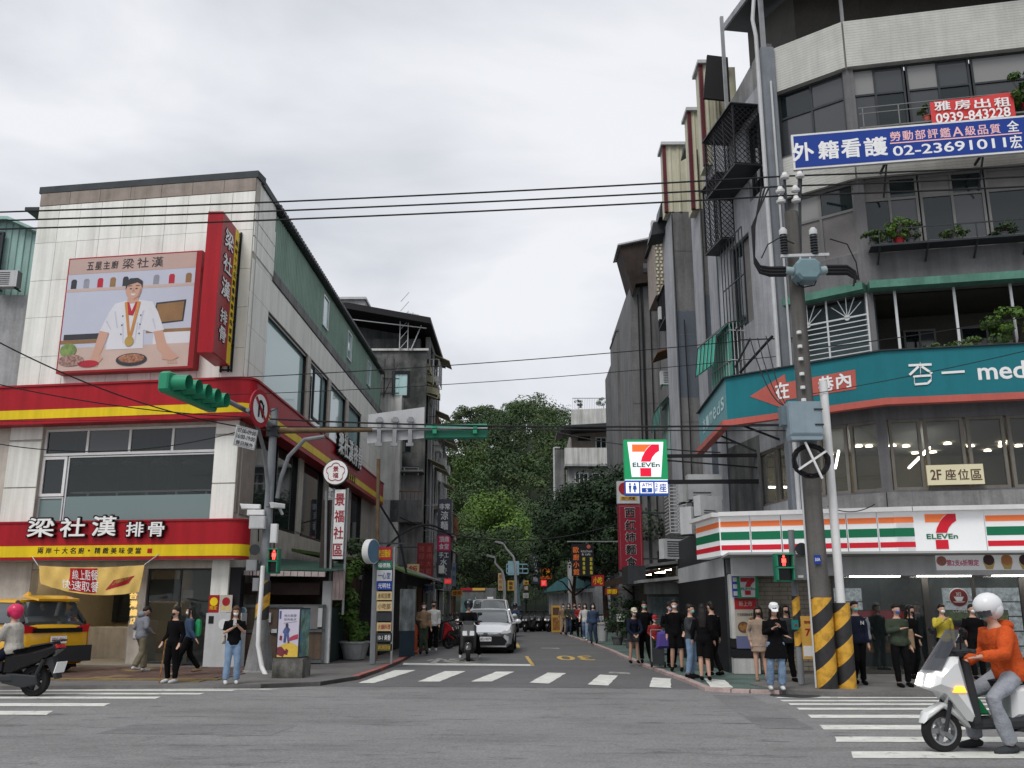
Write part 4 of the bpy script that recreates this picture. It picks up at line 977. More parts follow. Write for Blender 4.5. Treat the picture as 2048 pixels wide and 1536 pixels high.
for (px,py) in lamps:
 r =ray(px,py);t =(zc-.02-EYE)/r.z;p =Vector((r.x*t,r.y*t,zc))
 if p.y > 27.2 or p.y < 20:
  t =25.5/r.y;p =Vector((r.x*t,25.5,zc))
 d =MB(Matrix.Translation((p.x,p.y,zc))).lathe([(.03,0),(.08,-.02),(.10,-.05),(.02,-.05)],n=12);d.build('downlight','lamp_warm',R1)
for (x,y0,y1) in ((8.1,23.5,26.5),(10.2,23,26.5)):
 MB().bar((x,y0,zc-.5),(x+.9,y1,zc-.5),.05).build('tube_lamp','lamp_white',R1)
MB().bar((6.9,26.9,zc-1.0),(8.3,26.9,zc-1.0),.05).build('tube_lamp','lamp_white',R1)
def strip_y(mb,P,z0,z1,th=.05):
 b =band(P,z0,z1,0,th);mb.v +=b.v;k =len(mb.v)-len(b.v);mb.f +=[tuple(i+k for i in f) for f in b.f];return mb
mat('teal',(.012,.17,.205),.45,.05,1,.08);mat('teal_light',(.10,.28,.31),.45,.05,1,.05);mat('salmon',(.50,.12,.095),.5,.08,1,.1)
TB =[(5.5,28.3),(5.34,23.66),(8.44,21.05),(20,18.75)]
zt1,zt0 =at(1760,702,21.02).z,at(1768,797,21.05).z
tb_ =thing('teal_sign_band','long teal banner sign with salmon arrow folding round the corner above the store','sign band',(8.4,21.3,zt0),0)
band(TB[:2],zt0,zt1,0,.06).build('side_face','teal_light',tb_)
band(TB[1:],zt0,zt1,0,.06).build('teal_face','teal',tb_)
band([(5.36,28.3),(5.2,23.6),(8.4,20.95),(20,18.62)],zt0-.16,zt0-.005,.0,.22).build('salmon_edge','salmon',tb_)
band([(5.42,28.3),(5.26,23.62),(8.42,21.0),(20,18.7)],zt1,zt1+.03,.0,.1).build('top_trim','dark_metal',tb_)
W1,W3,W0_ =Wall(TB[1],TB[2]),Wall(TB[2],TB[3]),Wall(TB[0],TB[1])
ar =[W1.hit(1500,793),W1.hit(1570,748),W1.hit(1572,765),W1.hit(1711,739),W1.hit(1713,778),W1.hit(1572,800),W1.hit(1570,818)]
MB(W1.F).prism(ar,-.012,-.001).build('arrow','salmon',tb_)
t_ =MB(W1.F)
for ch,q in (('在',(1550,764,1578,798)),('斜',(1594,762,1622,794)),('巷',(1636,752,1667,783)),('內',(1672,746,1702,777))):sgn(t_,ch,*q,.022,.018,.004,wall=W1)
t_.build('print','white',tb_)
t_ =MB(W3.F)
def px3(x,y):return W3.hit(x,y,.012)
def strk(a,b,w_):p,q =px3(*a),px3(*b);t_.bar((p[0],-.02,p[1]),(q[0],-.02,q[1]),.008,w_)
strk((1817,731),(1863,729),.055);strk((1840,725),(1841,752),.055)
strk((1837,733),(1819,750),.055);strk((1843,733),(1864,747),.055)
strk((1826,753),(1862,751),.05);strk((1828,753),(1829,769),.05);strk((1829,769),(1855,767),.05);strk((1855,767),(1862,760),.05);strk((1862,760),(1862,751),.05)
strk((1883,746),(1929,743),.055)
sgn(t_,'meds',1955,722,2075,758,.012,.02,.004,wall=W3);t_.build('print','white',tb_)
t_ =MB(W0_.F)
for i,ch in enumerate('杏一meds'):text(t_,ch,1.0+i*.62,(zt0+zt1)/2,.45,.35 if i else .45,-.012,.01,.004)
t_.build('side_print','teal_face_print' if False else mat('pale_teal',(.45,.6,.62),.5,0),tb_)
br =MB()
for (a,b) in (((5.4,24,zt0+.1),(6.9,24,zt0-.5)),((5.4,25.5,zt0),(6.5,25.5,zt0-.5)),((5.5,24,zt0-.05),(6.9,24,zt0-.05)),((5.5,27,zt0),(6.3,27,zt0))):br.bar(a,b,.05)
br.build('bracket','dark_metal',tb_)
mat('sign_blue',(.012,.045,.27),.4,.04)
WB =Wall((6.74,21.1),(13.6,19.95))
bs =thing('blue_sign','long blue advertising board with white characters and phone number on the upper storeys','sign',(9,21,12.1),0)
zt_,zb2 =WB.hit(1580,270)[1],WB.hit(1585,340)[1]
MB(WB.F).box((0,.0,zb2),(WB.L,.1,zt_)).build('white_edge','white_paint',bs)
MB(WB.F).box((.05,-.008,zb2+.05),(WB.L-.05,-.001,zt_-.05)).build('blue_face','sign_blue',bs)
t_ =MB(WB.F)
for ch,q in (('外',(1584,285,1628,322)),('籍',(1636,281,1678,318)),('看',(1682,277,1722,315)),('護',(1728,274,1775,312))):sgn(t_,ch,*q,.012,.018,.004,wall=WB)
p,q =WB.hit(1786,303,.012),WB.hit(2012,284,.012);zz_ =(WB.hit(1786,292,.012)[1]-WB.hit(1786,312,.012)[1])
text(t_,'02-23691011',(p[0]+q[0])/2,(p[1]+q[1])/2,q[0]-p[0],zz_,-.012,.02,.004)
sgn(t_,'宏',2020,270,2044,297,.012,.012,.004,wall=WB);sgn(t_,'全',2014,241,2038,263,.012,.012,.004,wall=WB)
t_.build('white_print','white',bs)
t_ =MB(WB.F)
for i,ch in enumerate('勞動部評鑑A級品質'):x =1780+i*25;sgn(t_,ch,x,263-i*1.9,x+21,282-i*1.9,.012,.01,.004,wall=WB)
p,q =WB.hit(1780,287,.01),WB.hit(2044,266,.01);t_.bar((p[0],-.012,p[1]),(q[0],-.012,q[1]),.006,.03);t_.build('pink_print',mat('pale_pink',(.85,.5,.5),.5,0),bs)
br =MB(WB.F)
for a in (.2,2.2,4.4):br.bar((a,.1,zb2+.1),(a,.7+a*.1,zb2+.1),.05);br.bar((a,.1,zb2),(a,.7,zb2-.6),.04)
br.build('bracket','dark_metal',bs)
rb =thing('rental_banner','red room rental banner with white phone number tied to the upper balcony rail','banner',(11,20.9,z5b),0)
a,b,c,d =WR.rect(1861,196,2030,245,.55)
MB(WR.F).sheet(lambda u,v:(a+(b-a)*u,-.55-.02*math.sin(u*9),c+(d-c)*v+.04*u*v-.05*(1-v)*math.sin(PI*u)),16,4).build('cloth',mat('banner_red',(.62,.06,.06),.7,.05),rb,smooth='all')
t_ =MB(WR.F)
for i,ch in enumerate('雅房出租'):x =1868+i*40;sgn(t_,ch,x,202-i*2.5,x+33,221-i*2.5,.6,.02,.004,wall=WR)
sgn(t_,'0939-843228',1871,220,2022,240,.6,.02,.004,wall=WR);t_.build('print','white',rb)
sp_ =thing('seating_area_plate','cream plate reading 2F with brown characters hung outside the lit first floor window','sign',(10.5,21,z2b_),0)
a,b,c,d =WR.rect(1854,929,1968,969,.12)
MB(WR.F).box((a,-.12,c),(b,-.06,d)).build('plate',mat('cream_plate',(.72,.66,.45),.5,.02),sp_)
t_ =MB(WR.F)
sgn(t_,'2F',1861,939,1883,960,.125,.02,.004,wall=WR)
for i,ch in enumerate('座位區'):sgn(t_,ch,1890+i*26,938,1912+i*26,960,.125,.012,.004,wall=WR)
t_.build('print',mat('print_brown',(.10,.06,.04),.5,0),sp_)

q1 =at(1438,1036,22.6);q0 =at(1391,1052,24.6)
FP =[(q0.x,q0.y),(q1.x,q1.y),(8.9,21.35),(20,19.1)]
zf0,zf1 =2.78,3.70
st =thing('convenience_store','ground floor convenience store with white fascia striped orange, green and red','shop',(8,22.3,0))
mat('fascia_white',(.78,.79,.80),.35,.02,emit=.10);mat('fascia_orange',(.85,.20,.06),.35,.02,emit=.10);mat('fascia_green',(.01,.15,.07),.35,.02,emit=.05);mat('fascia_red',(.55,.015,.03),.35,.02,emit=.08)
WF0,WF1,WF2 =Wall(FP[0],FP[1]),Wall(FP[1],FP[2]),Wall(FP[2],FP[3])
segs =[(WF0,0,WF0.L-.01)]
cuts =[0]+[WF1.hit(x,1070)[0] for x in (1501,1563,1628,1695,1757)]+[WF1.L]
segs +=[(WF1,cuts[i]+.012,cuts[i+1]-.012) for i in range(len(cuts)-1)]
c2 =[0,WF2.hit(1792,1070)[0],WF2.hit(1972,1070)[0]]+[WF2.hit(1972,1070)[0]+1.15*i for i in range(1,6)]
segs +=[(WF2,c2[i]+.012,c2[i+1]-.012) for i in range(len(c2)-1)]
hF =zf1-zf0
for k,(W_,a,b) in enumerate(segs):
 p =MB(W_.F).box((a,0,zf0),(b,.35,zf1)).build('fascia_panel','fascia_white',st)
 if W_ is WF2 and abs(a-c2[1]-.012) < 1e-6:continue
 for (t0,t1,m_) in ((.13,.27,'fascia_orange'),(.40,.61,'fascia_green'),(.74,.87,'fascia_red')):
  MB(W_.F).box((a+.01,-.006,zf1-t1*hF),(b-.01,-.001,zf1-t0*hF)).build('fascia_stripe',m_,p)
cap =[]
for (W_,l) in ((WF0,WF0.L),(WF1,WF1.L),(WF2,WF2.L)):MB(W_.F).box((0,-.18,zf1),(l,1.9,zf1+.10)).build('canopy_slab','white_paint',st)
def seven(mb_o,mb_r,mb_w,cx,cz,s,y):
 o =[(-.42,.50),(.20,.50),(.10,.44),(.02,.36),(-.04,.27),(-.42,.27)]
 rd =[(.20,.50),(.42,.50),(.42,.30),(.30,.22),(.20,.10),(.14,-.04),(-.16,-.04),(-.12,.10),(-.02,.28),(.08,.40)]
 r2 =[(-.19,-.24),(.15,-.24),(.15,-.50),(-.19,-.50)]
 for P_,mm,e in ((o,mb_o,.0),(rd,mb_r,.001),(r2,mb_r,0)):mm.prism([(cx+p[0]*s,cz+p[1]*s) for p in P_],y-e,y+.006)
 text(mb_w,'ELEVEn',cx,cz-.14*s,.84*s,.145*s,y-.003,.03,.006)
def seven_logo(F_,cx,cz,s,y,par,ms=('fascia_orange','fascia_red','fascia_green')):
 a,b,c =MB(F_),MB(F_),MB(F_);seven(a,b,c,cx,cz,s,y)
 a.build('numeral_top',ms[0],par);b.build('numeral',ms[1],par);c.build('word',ms[2],par)
a,b,c,d =WF2.rect(1850,1026,1916,1096);seven_logo(WF2.F,(a+b)/2,(zf0+zf1)/2,(d-c)*1.0,-.012,st)
GW =Wall((4.9,22.65),(20,20.9))
MB(GW.F).box((-.1,-1.6,zf0-.06),(GW.L,.3,zf0-.01)).build('soffit','ceiling_white',st)
MB(GW.F).box((.05,-.55,2.28),(GW.L,-.4,zf0-.07)).build('header','light_grey',st)
MB(GW.F).box((0,.0,2.36),(GW.L,.25,zf0-.07)).build('lintel','concrete_dark',st)
a,b,c,d =GW.rect(1872,1104,2048,1140,.6)
ad =thing('ice_cream_advert','white advertising strip with pink words and cone pictures under the store fascia','sign',(GW.F @ Vector((a,-.6,c))),0)
MB(GW.F).box((a,-.6,c),(b+2,-.56,d)).build('board','fascia_white',ad)
t_ =MB(GW.F);sgn(t_,'第2支6折限定',1893,1119,1958,1132,.605,.02,.003,wall=GW);t_.build('print',mat('print_pink',(.75,.12,.28),.5,0),ad)
for k,px in enumerate((1978,2014,2050)):
 s_,z_ =GW.hit(px,1125,.605);MB(GW.F).prism([(s_-.13,z_+.02),(s_+.13,z_+.02),(s_+.07,z_-.15),(s_-.07,z_-.15)],-.606,-.601).build('cone_print',mat('cone',(.75,.55,.22),.6,.1),ad)
 MB(GW.F).disc((s_,z_+.06),.12,-.608,-.601,16).build('ice_print',[mat('ice_dark',(.12,.07,.08),.6),mat('ice_orange',(.8,.35,.15),.6),'ice_dark'][k],ad)
s_,z_ =GW.hit(1883,1122,.605);MB(GW.F).disc((s_,z_),.11,-.606,-.601,16).build('cup_print',mat('cup_print',(.6,.25,.2),.6,.2,20),ad)
for (px0,px1) in ((1700,1800),(1835,1942),(1985,2100)):
 a,z =GW.hit(px0,1153,.15);b,_ =GW.hit(px1,1150,.15)
 MB(GW.F).box((a,-.17,2.26),(b,-.11,2.31)).build('tube_lamp','lamp_white',st)
 MB(GW.F).box((a,-.19,2.311),(b,-.09,2.34)).build('lamp_housing','white_paint',st)
mat('brick_tile',(.25,.22,.175),.6,.16,5,.1);mat('joint_dark',(.10,.09,.075),.9,.1)
s0b,s1b =GW.hit(1517,1250)[0],GW.hit(1668,1250)[0]
MB(GW.F).box((s0b,.0,.08),(s1b,.25,2.36)).build('tiled_wall','joint_dark',st)
k =0;rows_ =22;cw =.36
for j in range(rows_):
 z =.14+j*(2.2/rows_)
 i =0;x =s0b-(cw/2 if j % 2 else 0)
 while x < s1b and k < 290:
  xa,xb =max(x,s0b),min(x+cw,s1b)
  if xb-xa > .05:piece('wall_tile',st,GW.F,((xa+xb)/2,-.006,z+.05),(xb-xa-.012,.014,2.2/rows_-.012),'brick_tile');k +=1
  x +=cw
a,b,c,d =GW.rect(1463,1150,1516,1353,.12);pw_ =(a,s0b)
pil =MB(GW.F);pil.box((a,-.12,.07),(b,.3,.42));pil.box((a,-.12,.86),(b,.3,2.34));pil.build('pillar','white_plaster',st)
for z in (.43,.65):MB(GW.F).box((a-.015,-.14,z),(b+.015,.3,z+.2)).build('pillar_band','black',st)
a,b,c,d =GW.rect(1471,1196,1515,1297,.14)
ps =thing('food_poster','tall menu poster with noodle bowls on the pillar by the alley corner','poster',GW.F @ Vector(((a+b)/2,-.14,c)),0)
MB(GW.F).box((a,-.16,c),(b,-.125,d)).build('sheet',mat('poster_cream',(.42,.38,.32),.5,.08),ps)
MB(GW.F).box((a,-.164,d-.26),(b,-.161,d)).build('red_header','red_dark',ps);MB(GW.F).box((a,-.164,c),(b,-.161,c+.28)).build('blue_foot',mat('poster_blue',(.12,.13,.24),.5,.05),ps)
MB(GW.F).disc((a+(b-a)*.35,c+.48),.13,-.167,-.161,18).build('bowl_print','print_brown',ps);MB(GW.F).disc((a+(b-a)*.35,c+.49),.095,-.17,-.162,18).build('food_print','food_brown',ps);MB(GW.F).disc((a+(b-a)*.78,c+.62),.09,-.167,-.161,18).build('bowl_print','food_brown',ps)
t_ =MB(GW.F);text(t_,'打造異國麵食饗宴',(a+b)/2,d-.38,(b-a)*.8,.07,-.165);t_.build('print','print_brown',ps)
t_ =MB(GW.F);text(t_,'新上市',(a+b)/2,d-.13,(b-a)*.6,.12,-.168);t_.build('title','poster_cream',ps)
a,b,c,d =GW.rect(1479,1152,1511,1194,.2)
sg =thing('small_store_sign','small dim green edged numeral sign on the pillar with blue strip beside it','sign',GW.F @ Vector(((a+b)/2,-.2,c)),0)
MB(GW.F).box((a-.06,-.26,c-.03),(b+.06,-.14,d+.03)).build('box','fascia_green',sg)
MB(GW.F).prism([(a,d),(b,d),(b-.03,c),(a+.03,c)],-.268,-.261).build('face',mat('dim_white',(.45,.45,.46),.5),sg)
seven_logo(GW.F,(a+b)/2,(c+d)/2,(d-c)*.8,-.275,sg,('red_dark','red_dark','fascia_green'))
a2,b2,c_,d_ =GW.rect(1464,1153,1477,1192,.2)
MB(GW.F).box((a2,-.24,c),(b2,-.18,d)).build('blue_strip','sign_blue',sg)
for i in range(3):MB(GW.F).box((a2+.02,-.246,c+.03+i*(d-c)/3),(b2-.02,-.241,c+(i+1)*(d-c)/3-.03)).build('pictogram_tile','dim_white',sg)
sg0 =s1b;n =6
for i in range(5):
 a =sg0+i*2.15;window(st,GW.F,a,a+2.15,.09,2.34,mat('frame_brown',(.07,.065,.06),.5,.1),'glass_clear',[1,2,2,2,2][i],(1,),.07,.08,.1,name='shop_window')
MB(GW.F).box((sg0+.2,.3,.08),(GW.L,7,.10)).build('shop_floor','tile_floor',st)
MB(GW.F).box((s0b,5.6,.1),(GW.L,5.7,2.6)).build('shop_back_wall',mat('shop_back',(.22,.21,.19),.8,.3,3),st)
MB(GW.F).box((s0b,.26,2.55),(GW.L,5.6,2.6)).build('shop_ceiling','interior',st)
for i in range(4):
 a =sg0+1+i*2.2;MB(GW.F).box((a,2.5,.1),(a+1.6,3.1,1.5)).build('shelf_unit','dark_metal',st)
 for j in range(3):MB(GW.F).box((a+.05,2.4,.45+j*.4),(a+1.55,2.48,.68+j*.4)).build('goods_row',['food_brown','pr_grey','pr_red','pr_green'][(i+j) % 4],st)
for i in range(3):MB(GW.F).box((sg0+.8+i*3,1.6,2.50),(sg0+2.9+i*3,1.75,2.54)).build('ceiling_lamp','lamp_white',st)
for (a,b) in ((sg0+.3,sg0+1.9),(sg0+4.2,sg0+6.4)):
 MB(GW.F).box((a,5.3,.2),(b,5.58,2.1)).build('added_glow_panel',mat('added_glow',(.55,.62,.65),.5,.4,9,emit=.8),st)  # glowing panels added to brighten the store interior, shaped like drink coolers
 for j in range(4):MB(GW.F).box((a,5.2,.5+j*.4),(b,5.29,.53+j*.4)).build('added_panel_shelf','dark_metal',st)
a,b,c,d =GW.rect(1842,1215,1846,1240,-.05)
a,z =GW.hit(1921,1195,0);cs =MB(GW.F)
cs.disc((a,z),.22,.125,.128,28);cs.build('coffee_sticker_ring','dim_white',st);MB(GW.F).disc((a,z),.20,.119,.123,28).build('coffee_sticker',mat('sticker_red',(.12,.02,.02),.4),st)
k2 =MB(GW.F);k2.prism([(a-.11,z+.02),(a+.11,z+.02),(a+.06,z-.08),(a-.06,z-.08)],.112,.116);k2.prism([(a-.14,z-.09),(a+.14,z-.09),(a+.1,z-.11),(a-.1,z-.11)],.112,.116)
for q in (-.04,0,.04):k2.tube([(a+q,.114,z+.04),(a+q+.015,.114,z+.08),(a+q-.01,.114,z+.12)],.008,4)
text(k2,'COFFEE',a,z-.30,.34,.07,.114,.02,.002);k2.build('coffee_print','dim_white',st)
GS =Wall((4.98,30.2),(4.9,22.65))
MB(GS.F).box((0,0,.05),(GS.L-.3,.25,3.6)).build('alley_wall','dark_metal',st)
MB(GS.F).box((0,-.01,.05),(GS.L-.35,-.001,2.3)).build('alley_panel','black',st)
MB(GS.F).box((0,-.02,2.3),(GS.L-.3,-.003,2.75)).build('alley_header','light_grey',st)

def mesh_cage(name,label,W_,s0,s1,za,zb_,dep,m='black',drop=0.0,back=True,parent=None):
 t =thing(name,label,'window cage',W_.F @ Vector(((s0+s1)/2,-dep/2,za)),0)
 b =MB(W_.F);k =.045
 for (u,v) in ((s0,0),(s1,0),(s0,-dep),(s1,-dep)):b.bar((u,v,za),(u,v,zb_),k)
 for z in (za,zb_):
  b.bar((s0,-dep,z),(s1,-dep,z),k);b.bar((s0,0,z),(s0,-dep,z),k);b.bar((s1,0,z),(s1,-dep,z),k)
 m_ =2
 for i in range(1,m_+1):u =s0+(s1-s0)*i/(m_+1);b.bar((u,-dep,za),(u,-dep,zb_),k*.8)
 b.build('frame',m,t)
 g =MB(W_.F);st_ =.17
 def lattice(o,ex,L_,H_):
  n =int((L_+H_)/st_)
  for i in range(1,n):
   d =i*st_
   x0,z0 =(d,0) if d < L_ else (L_,d-L_);x1,z1 =(0,d) if d < H_ else (d-H_,H_)
   g.bar(o+ex*x0+Vector((0,0,z0)),o+ex*x1+Vector((0,0,z1)),.016)
   g.bar(o+ex*(L_-x0)+Vector((0,0,z0)),o+ex*(L_-x1)+Vector((0,0,z1)),.016)
 lattice(Vector((s0,-dep,za)),Vector((1,0,0)),s1-s0,zb_-za)
 lattice(Vector((s1,-dep,za)),Vector((0,1,0)),dep,zb_-za)
 stuff(g.build('mesh',m,t))
 MB(W_.F).box((s0-.03,-dep-.03,za-.05),(s1+.03,0,za-.025)).build('floor','dark_metal',t)
 MB(W_.F).box((s0-.05,-dep-.08,zb_+.025),(s1+.05,0,zb_+.06)).build('roof','dark_metal',t)
 return t
za,zb_ =WS.hit(1500,322,.4)[1],WS.hit(1500,195,.4)[1]
sA =WS.hit(1518,260,0)[0]
mesh_cage('mesh_window_cage','upper black diamond mesh balcony cage on the side of the corner apartment house',WS,sA-2.3,sA,za,zb_,.75)
za2,zb2_ =WS.hit(1440,480,.4)[1],WS.hit(1440,345,.4)[1]
mesh_cage('mesh_window_cage','lower black mesh balcony cage farther along the side of the corner flats',WS,.15,1.5,za2,zb2_,.42)
zc1,zc2 =WS.hit(1475,665)[1],WS.hit(1475,470)[1]
gb =MB(WS.F)
for i in range(8):u =ws4[0]-.1+(ws4[1]-ws4[0]+.2)*i/7;gb.bar((u,-.25,zs4[0]-.1),(u,-.25,zs4[1]+.1),.025)
for z in (zs4[0]-.1,(zs4[0]+zs4[1])/2,zs4[1]+.1):gb.bar((ws4[0]-.1,-.25,z),(ws4[1]+.1,-.25,z),.03)
gb.build('window_bars','dark_metal',R1)
def green_awning_box(label,W_,s0,s1,za,zb_,dep,grp='green plastic awnings over barred windows'):
 t =thing('green_awning',label,'awning',W_.F @ Vector(((s0+s1)/2,-dep/2,za)),0,grp)
 P =[(0,zb_),(-dep*.5,zb_-.10),(-dep*.88,zb_-.45),(-dep,zb_-1.35)]
 g =MB(W_.F);n =len(P)
 g.sheet(lambda u,v:(s0+(s1-s0)*u,P[round(v*3)][0],P[round(v*3)][1]),6,3);g.build('sheet','plastic_green',t,smooth=True)
 b =MB(W_.F)
 for i in range(6):u =s0+(s1-s0)*i/5;b.tube([(u,p[0]-.02,p[1]+.02) for p in P],.018,5)
 for p in P:b.tube([(s0,p[0]-.02,p[1]+.02),(s1,p[0]-.02,p[1]+.02)],.014,5)
 b.build('ribs','dark_metal',t)
 c =MB(W_.F)
 for i in range(9):u =s0+(s1-s0)*i/8;c.bar((u,-.45,za),(u,-.45,zb_-.2),.02)
 for i in range(5):v =-.45*i/4;c.bar((s1,v,za),(s1,v,zb_-.05),.02)
 for z in (za,(za+zb_)/2,zb_-.3):c.bar((s0,-.45,z),(s1,-.45,z),.025);c.bar((s1,0,z),(s1,-.45,z),.025)
 c.build('bars','light_grey',t);MB(W_.F).box((s0,-.43,za),(s1,-.41,zb_-.2)).build('green_screen','plastic_green',t)
 return t
green_awning_box('large green plastic awning and bars just above the left end of the teal banner',WS,sS(1450,720),sS(1484,720)+.3,7.3,WS.hit(1470,655)[1],.95)
for k,(px,py,Y,s_,lb) in enumerate([(1409,1000,26.5,1.15,'tall cream air conditioner hung highest beside the pylon sign bracket'),(1388,1005,27.5,1.0,'cream air conditioner hung behind and left of the tall one'),(1417,1033,25.6,.9,'small cream air conditioner just above the fascia end'),(1395,1070,26.0,1.2,'lowest cream air conditioner standing at the fascia end')]):
 p =at(px,py,Y);t =ac_unit(p,.25*k,lb,s_,plain=True)
p =at(1347,1118,30.0);ac_unit(p,.35,'cream air conditioner with barred grille on the rusty stall roof',1.0)

mat('paint_blue',(.115,.135,.165),.8,.1,.7,.12);mat('fin_concrete',(.20,.20,.203),.85,.18,.7,.3,.2)
R2 =thing('finned_apartment_building','tall grey concrete apartment block with protruding fins painted blue grey halfway up','building',(9,34,0))
def fin(par,pxl,pxr,py,Y,ytop,dep,y_a=None,y_b=None,m='fin_concrete',ms='plaster_light',zt=None):
 xl,xr =at(pxl,py,Y).x,at(pxr,py,Y).x;zt =zt or at((pxl+pxr)/2,ytop,Y).z
 MB().box((xl,Y+.02,0),(xr,Y+dep,zt)).build('fin',ms,par)
 MB().box((xl-.004,Y,0),(xr+.004,Y+.015,zt)).build('fin_face',m,par)
 if y_a:
  z1,z0 =at(pxl,y_a,Y).z,(at(pxl,y_b,Y).z if y_b else 3.0)
  n =14;pr =[(xl-.006,z0),(xr+.006,z0)]+[(xr+.006-(xr-xl+.012)*i/n,z1+random.uniform(-.03,.03)) for i in range(n+1)]
  MB().prism(pr,Y-.004,Y+.0-.001).build('painted_area','paint_blue',par)
 for k in range(4):
  z =zt-1.6-k*3.3
  if z > 3:MB().box((xl-.006,Y-.007,z),(xr+.006,Y-.0045,z+.03)).build('joint','concrete_dark',par)
 return xl,xr,zt
f1 =fin(R2,1350,1402,610,33,424,2.2,622,795)
f2 =fin(R2,1406,1423,560,30.2,240,1.6,590)
f3 =fin(R2,1435,1456,560,28.2,230,1.3,525)
MB().box((6.95,28.2,0),(14,46,17.2)).build('block','fin_concrete',R2)
mat('cream_rib',(.56,.54,.41),.6,.1,1.5,.2);mat('trim_red',(.11,.018,.025),.6,.1)
for k,(pl,pr,y0,y1,Y) in enumerate([(1332,1383,424,292,33.0),(1386,1408,418,224,30.2),(1410,1436,330,130,28.2)]):
 a,b =at(pl,y0,Y),at(pr,y1,Y);c =MB();W_ =Wall((a.x,Y),(b.x,Y))
 corrugated(c,W_.F,.08,W_.L-.05,a.z,b.z,-.01,.3,.03);c.build('ribbed_panel','cream_rib',R2)
 MB(W_.F).box((-.04,-.05,a.z),(.08,.12,b.z)).build('red_trim','trim_red',R2)
 MB(W_.F).box((-.1,-.15,b.z),(W_.L+.3,.9,b.z+.12)).build('roof_edge','light_grey',R2)
 MB(W_.F).box((0.0,.13,a.z),(W_.L+.6,.8,b.z)).build('roof_storey','cream_rib',R2)
a =at(1412,215,27.9);b =at(1448,135,27.9)
fl =MB();fl.prism([(a.x-.2,a.z),(b.x,a.z-.1),(b.x,b.z),(a.x,b.z+.1)],27.3,27.4);fl.build('black_flap','black',R2)
for (px0,py0,px1,py1,Y) in [(1318,435,1338,405,34),(1302,470,1340,445,34.5),(1372,292,1386,268,31)]:
 a,b =at(px0,py0,Y),at(px1,py1,Y);q =MB();q.prism([(a.x,a.z),(b.x,a.z+.15),(b.x,b.z+.15),(a.x+.1,b.z)],Y,Y+1.2);q.build('dark_awning','dark_metal',R2)
R3 =thing('grey_column_building','grey concrete block with dark rusted rooftop shed beyond the finned flats','building',(7.5,47,0))
a,b =at(1263,700,46),at(1312,700,46);zt =at(1270,572,46).z
MB().box((a.x,46,0),(b.x+.3,56,zt)).build('wall','fin_concrete',R3);MB().box((a.x+.55,45.94,0),(a.x+.68,45.999,zt)).build('drain_pipe','dark_metal',R3)
for (xx,z0_,z1_) in ((.2,3,9),(1.0,6,zt),(.38,8,zt-.5)):MB().tube([(a.x+xx,45.9,z0_),(a.x+xx+.02,45.9,z1_)],.03,5).build('cable','black',R3)
MB().box((b.x+.3,46.6,0),(b.x+8,56,zt+1.5)).build('block','fin_concrete',R3)
for z in (5.2,8.4,11.6):MB().box((a.x-.003,45.985,z),(b.x,45.998,z+.04)).build('joint','concrete_dark',R3)
c,d =at(1248,565,45.5),at(1300,495,45.5)
sh =MB();sh.prism([(c.x+.45,c.z-.6),(c.x+.6,c.z-.1),(d.x,c.z),(d.x,d.z+.35),(c.x-.15,d.z)],45.4,47.5);sh.build('rooftop_shed',mat('shed_dark',(.045,.032,.028),.8,.3,1.5,.3),R3)
MB().prism([(c.x-.3,d.z+.02),(d.x,d.z+.4),(d.x,d.z+.48),(c.x-.3,d.z+.1)],45.2,47.8).build('shed_roof','light_grey',R3)
MB().box((c.x+1.0,45.36,c.z+.5),(d.x-.2,45.395,c.z+1.0)).build('shed_window','glass_grey',R3)
a,b =at(1312,590,42),at(1347,480,42)
bay =MB();bay.box((a.x,42.05,a.z),(b.x,44.5,b.z));bay.build('bay','brown_stone',R2)
k =0
for j in range(16):
 for i in range(5):
  w_ =(b.x-a.x)/5;h_ =(b.z-a.z)/16
  if k < 200:piece('lattice_brick',R2,I4,(a.x+w_*(i+.5)+(.0 if j % 2 else w_*.22),42.0,a.z+h_*(j+.5)),(w_*.5,.06,h_*.66),'cream_rib');k +=1
MB().box((a.x-.15,41.7,b.z),(b.x+.3,44.5,b.z+.15)).build('bay_roof','dark_metal',R2)
W42 =Wall((f1[0]-.02,44),(f1[0]-.02,36))
mesh_cage('mesh_window_cage','small black mesh cage under the brick lattice bay on the finned flats',Wall((at(1340,600,42).x+.3,44),(at(1340,600,42).x+.3,40)),1.2,3.4,at(1330,650,42).z,at(1330,592,42).z,.75)
green_awning_box('small green plastic awning above the pylon sign farther down the street',Wall((at(1348,830,40).x+.05,42),(at(1348,830,40).x+.05,38)),1.0,3.3,at(1330,920,40).z,at(1330,800,40).z,.9)
for (px,py,Y,lb) in [(1340,770,40,'cream air conditioner under a rust awning on the finned flats'),(1335,640,42,'grey air conditioner behind bars below the lattice bay'),(1322,470,38,'cream air conditioner beside the roof storey of the finned flats')]:
 ac_unit(at(px,py,Y),0,lb,1.0)
q =MB();a =at(1310,715,40);q.prism([(a.x,a.z),(a.x+.9,a.z+.3),(a.x+.9,a.z+.36),(a.x,a.z+.06)],39.2,41);q.build('rust_awning','rust',R2)
wc_ =MB();a =at(1341,1065,31);b =at(1370,968,31)
for i in range(15):z =a.z+(b.z-a.z)*i/14;wc_.bar((a.x,31,z),(b.x,31,z),.03);wc_.bar((a.x,31,z),(a.x,32,z),.03)
for x in (a.x,(a.x+b.x)/2,b.x):wc_.bar((x,31,a.z),(x,31,b.z),.03)
t =thing('white_window_cage','white barred window cage with curved foot behind the pylon sign','window cage',(a.x,31,a.z));wc_.build('bars','light_grey',t)
MB().box((a.x+.05,31.4,a.z-.15),(b.x,32,a.z)).build('foot','concrete',t)
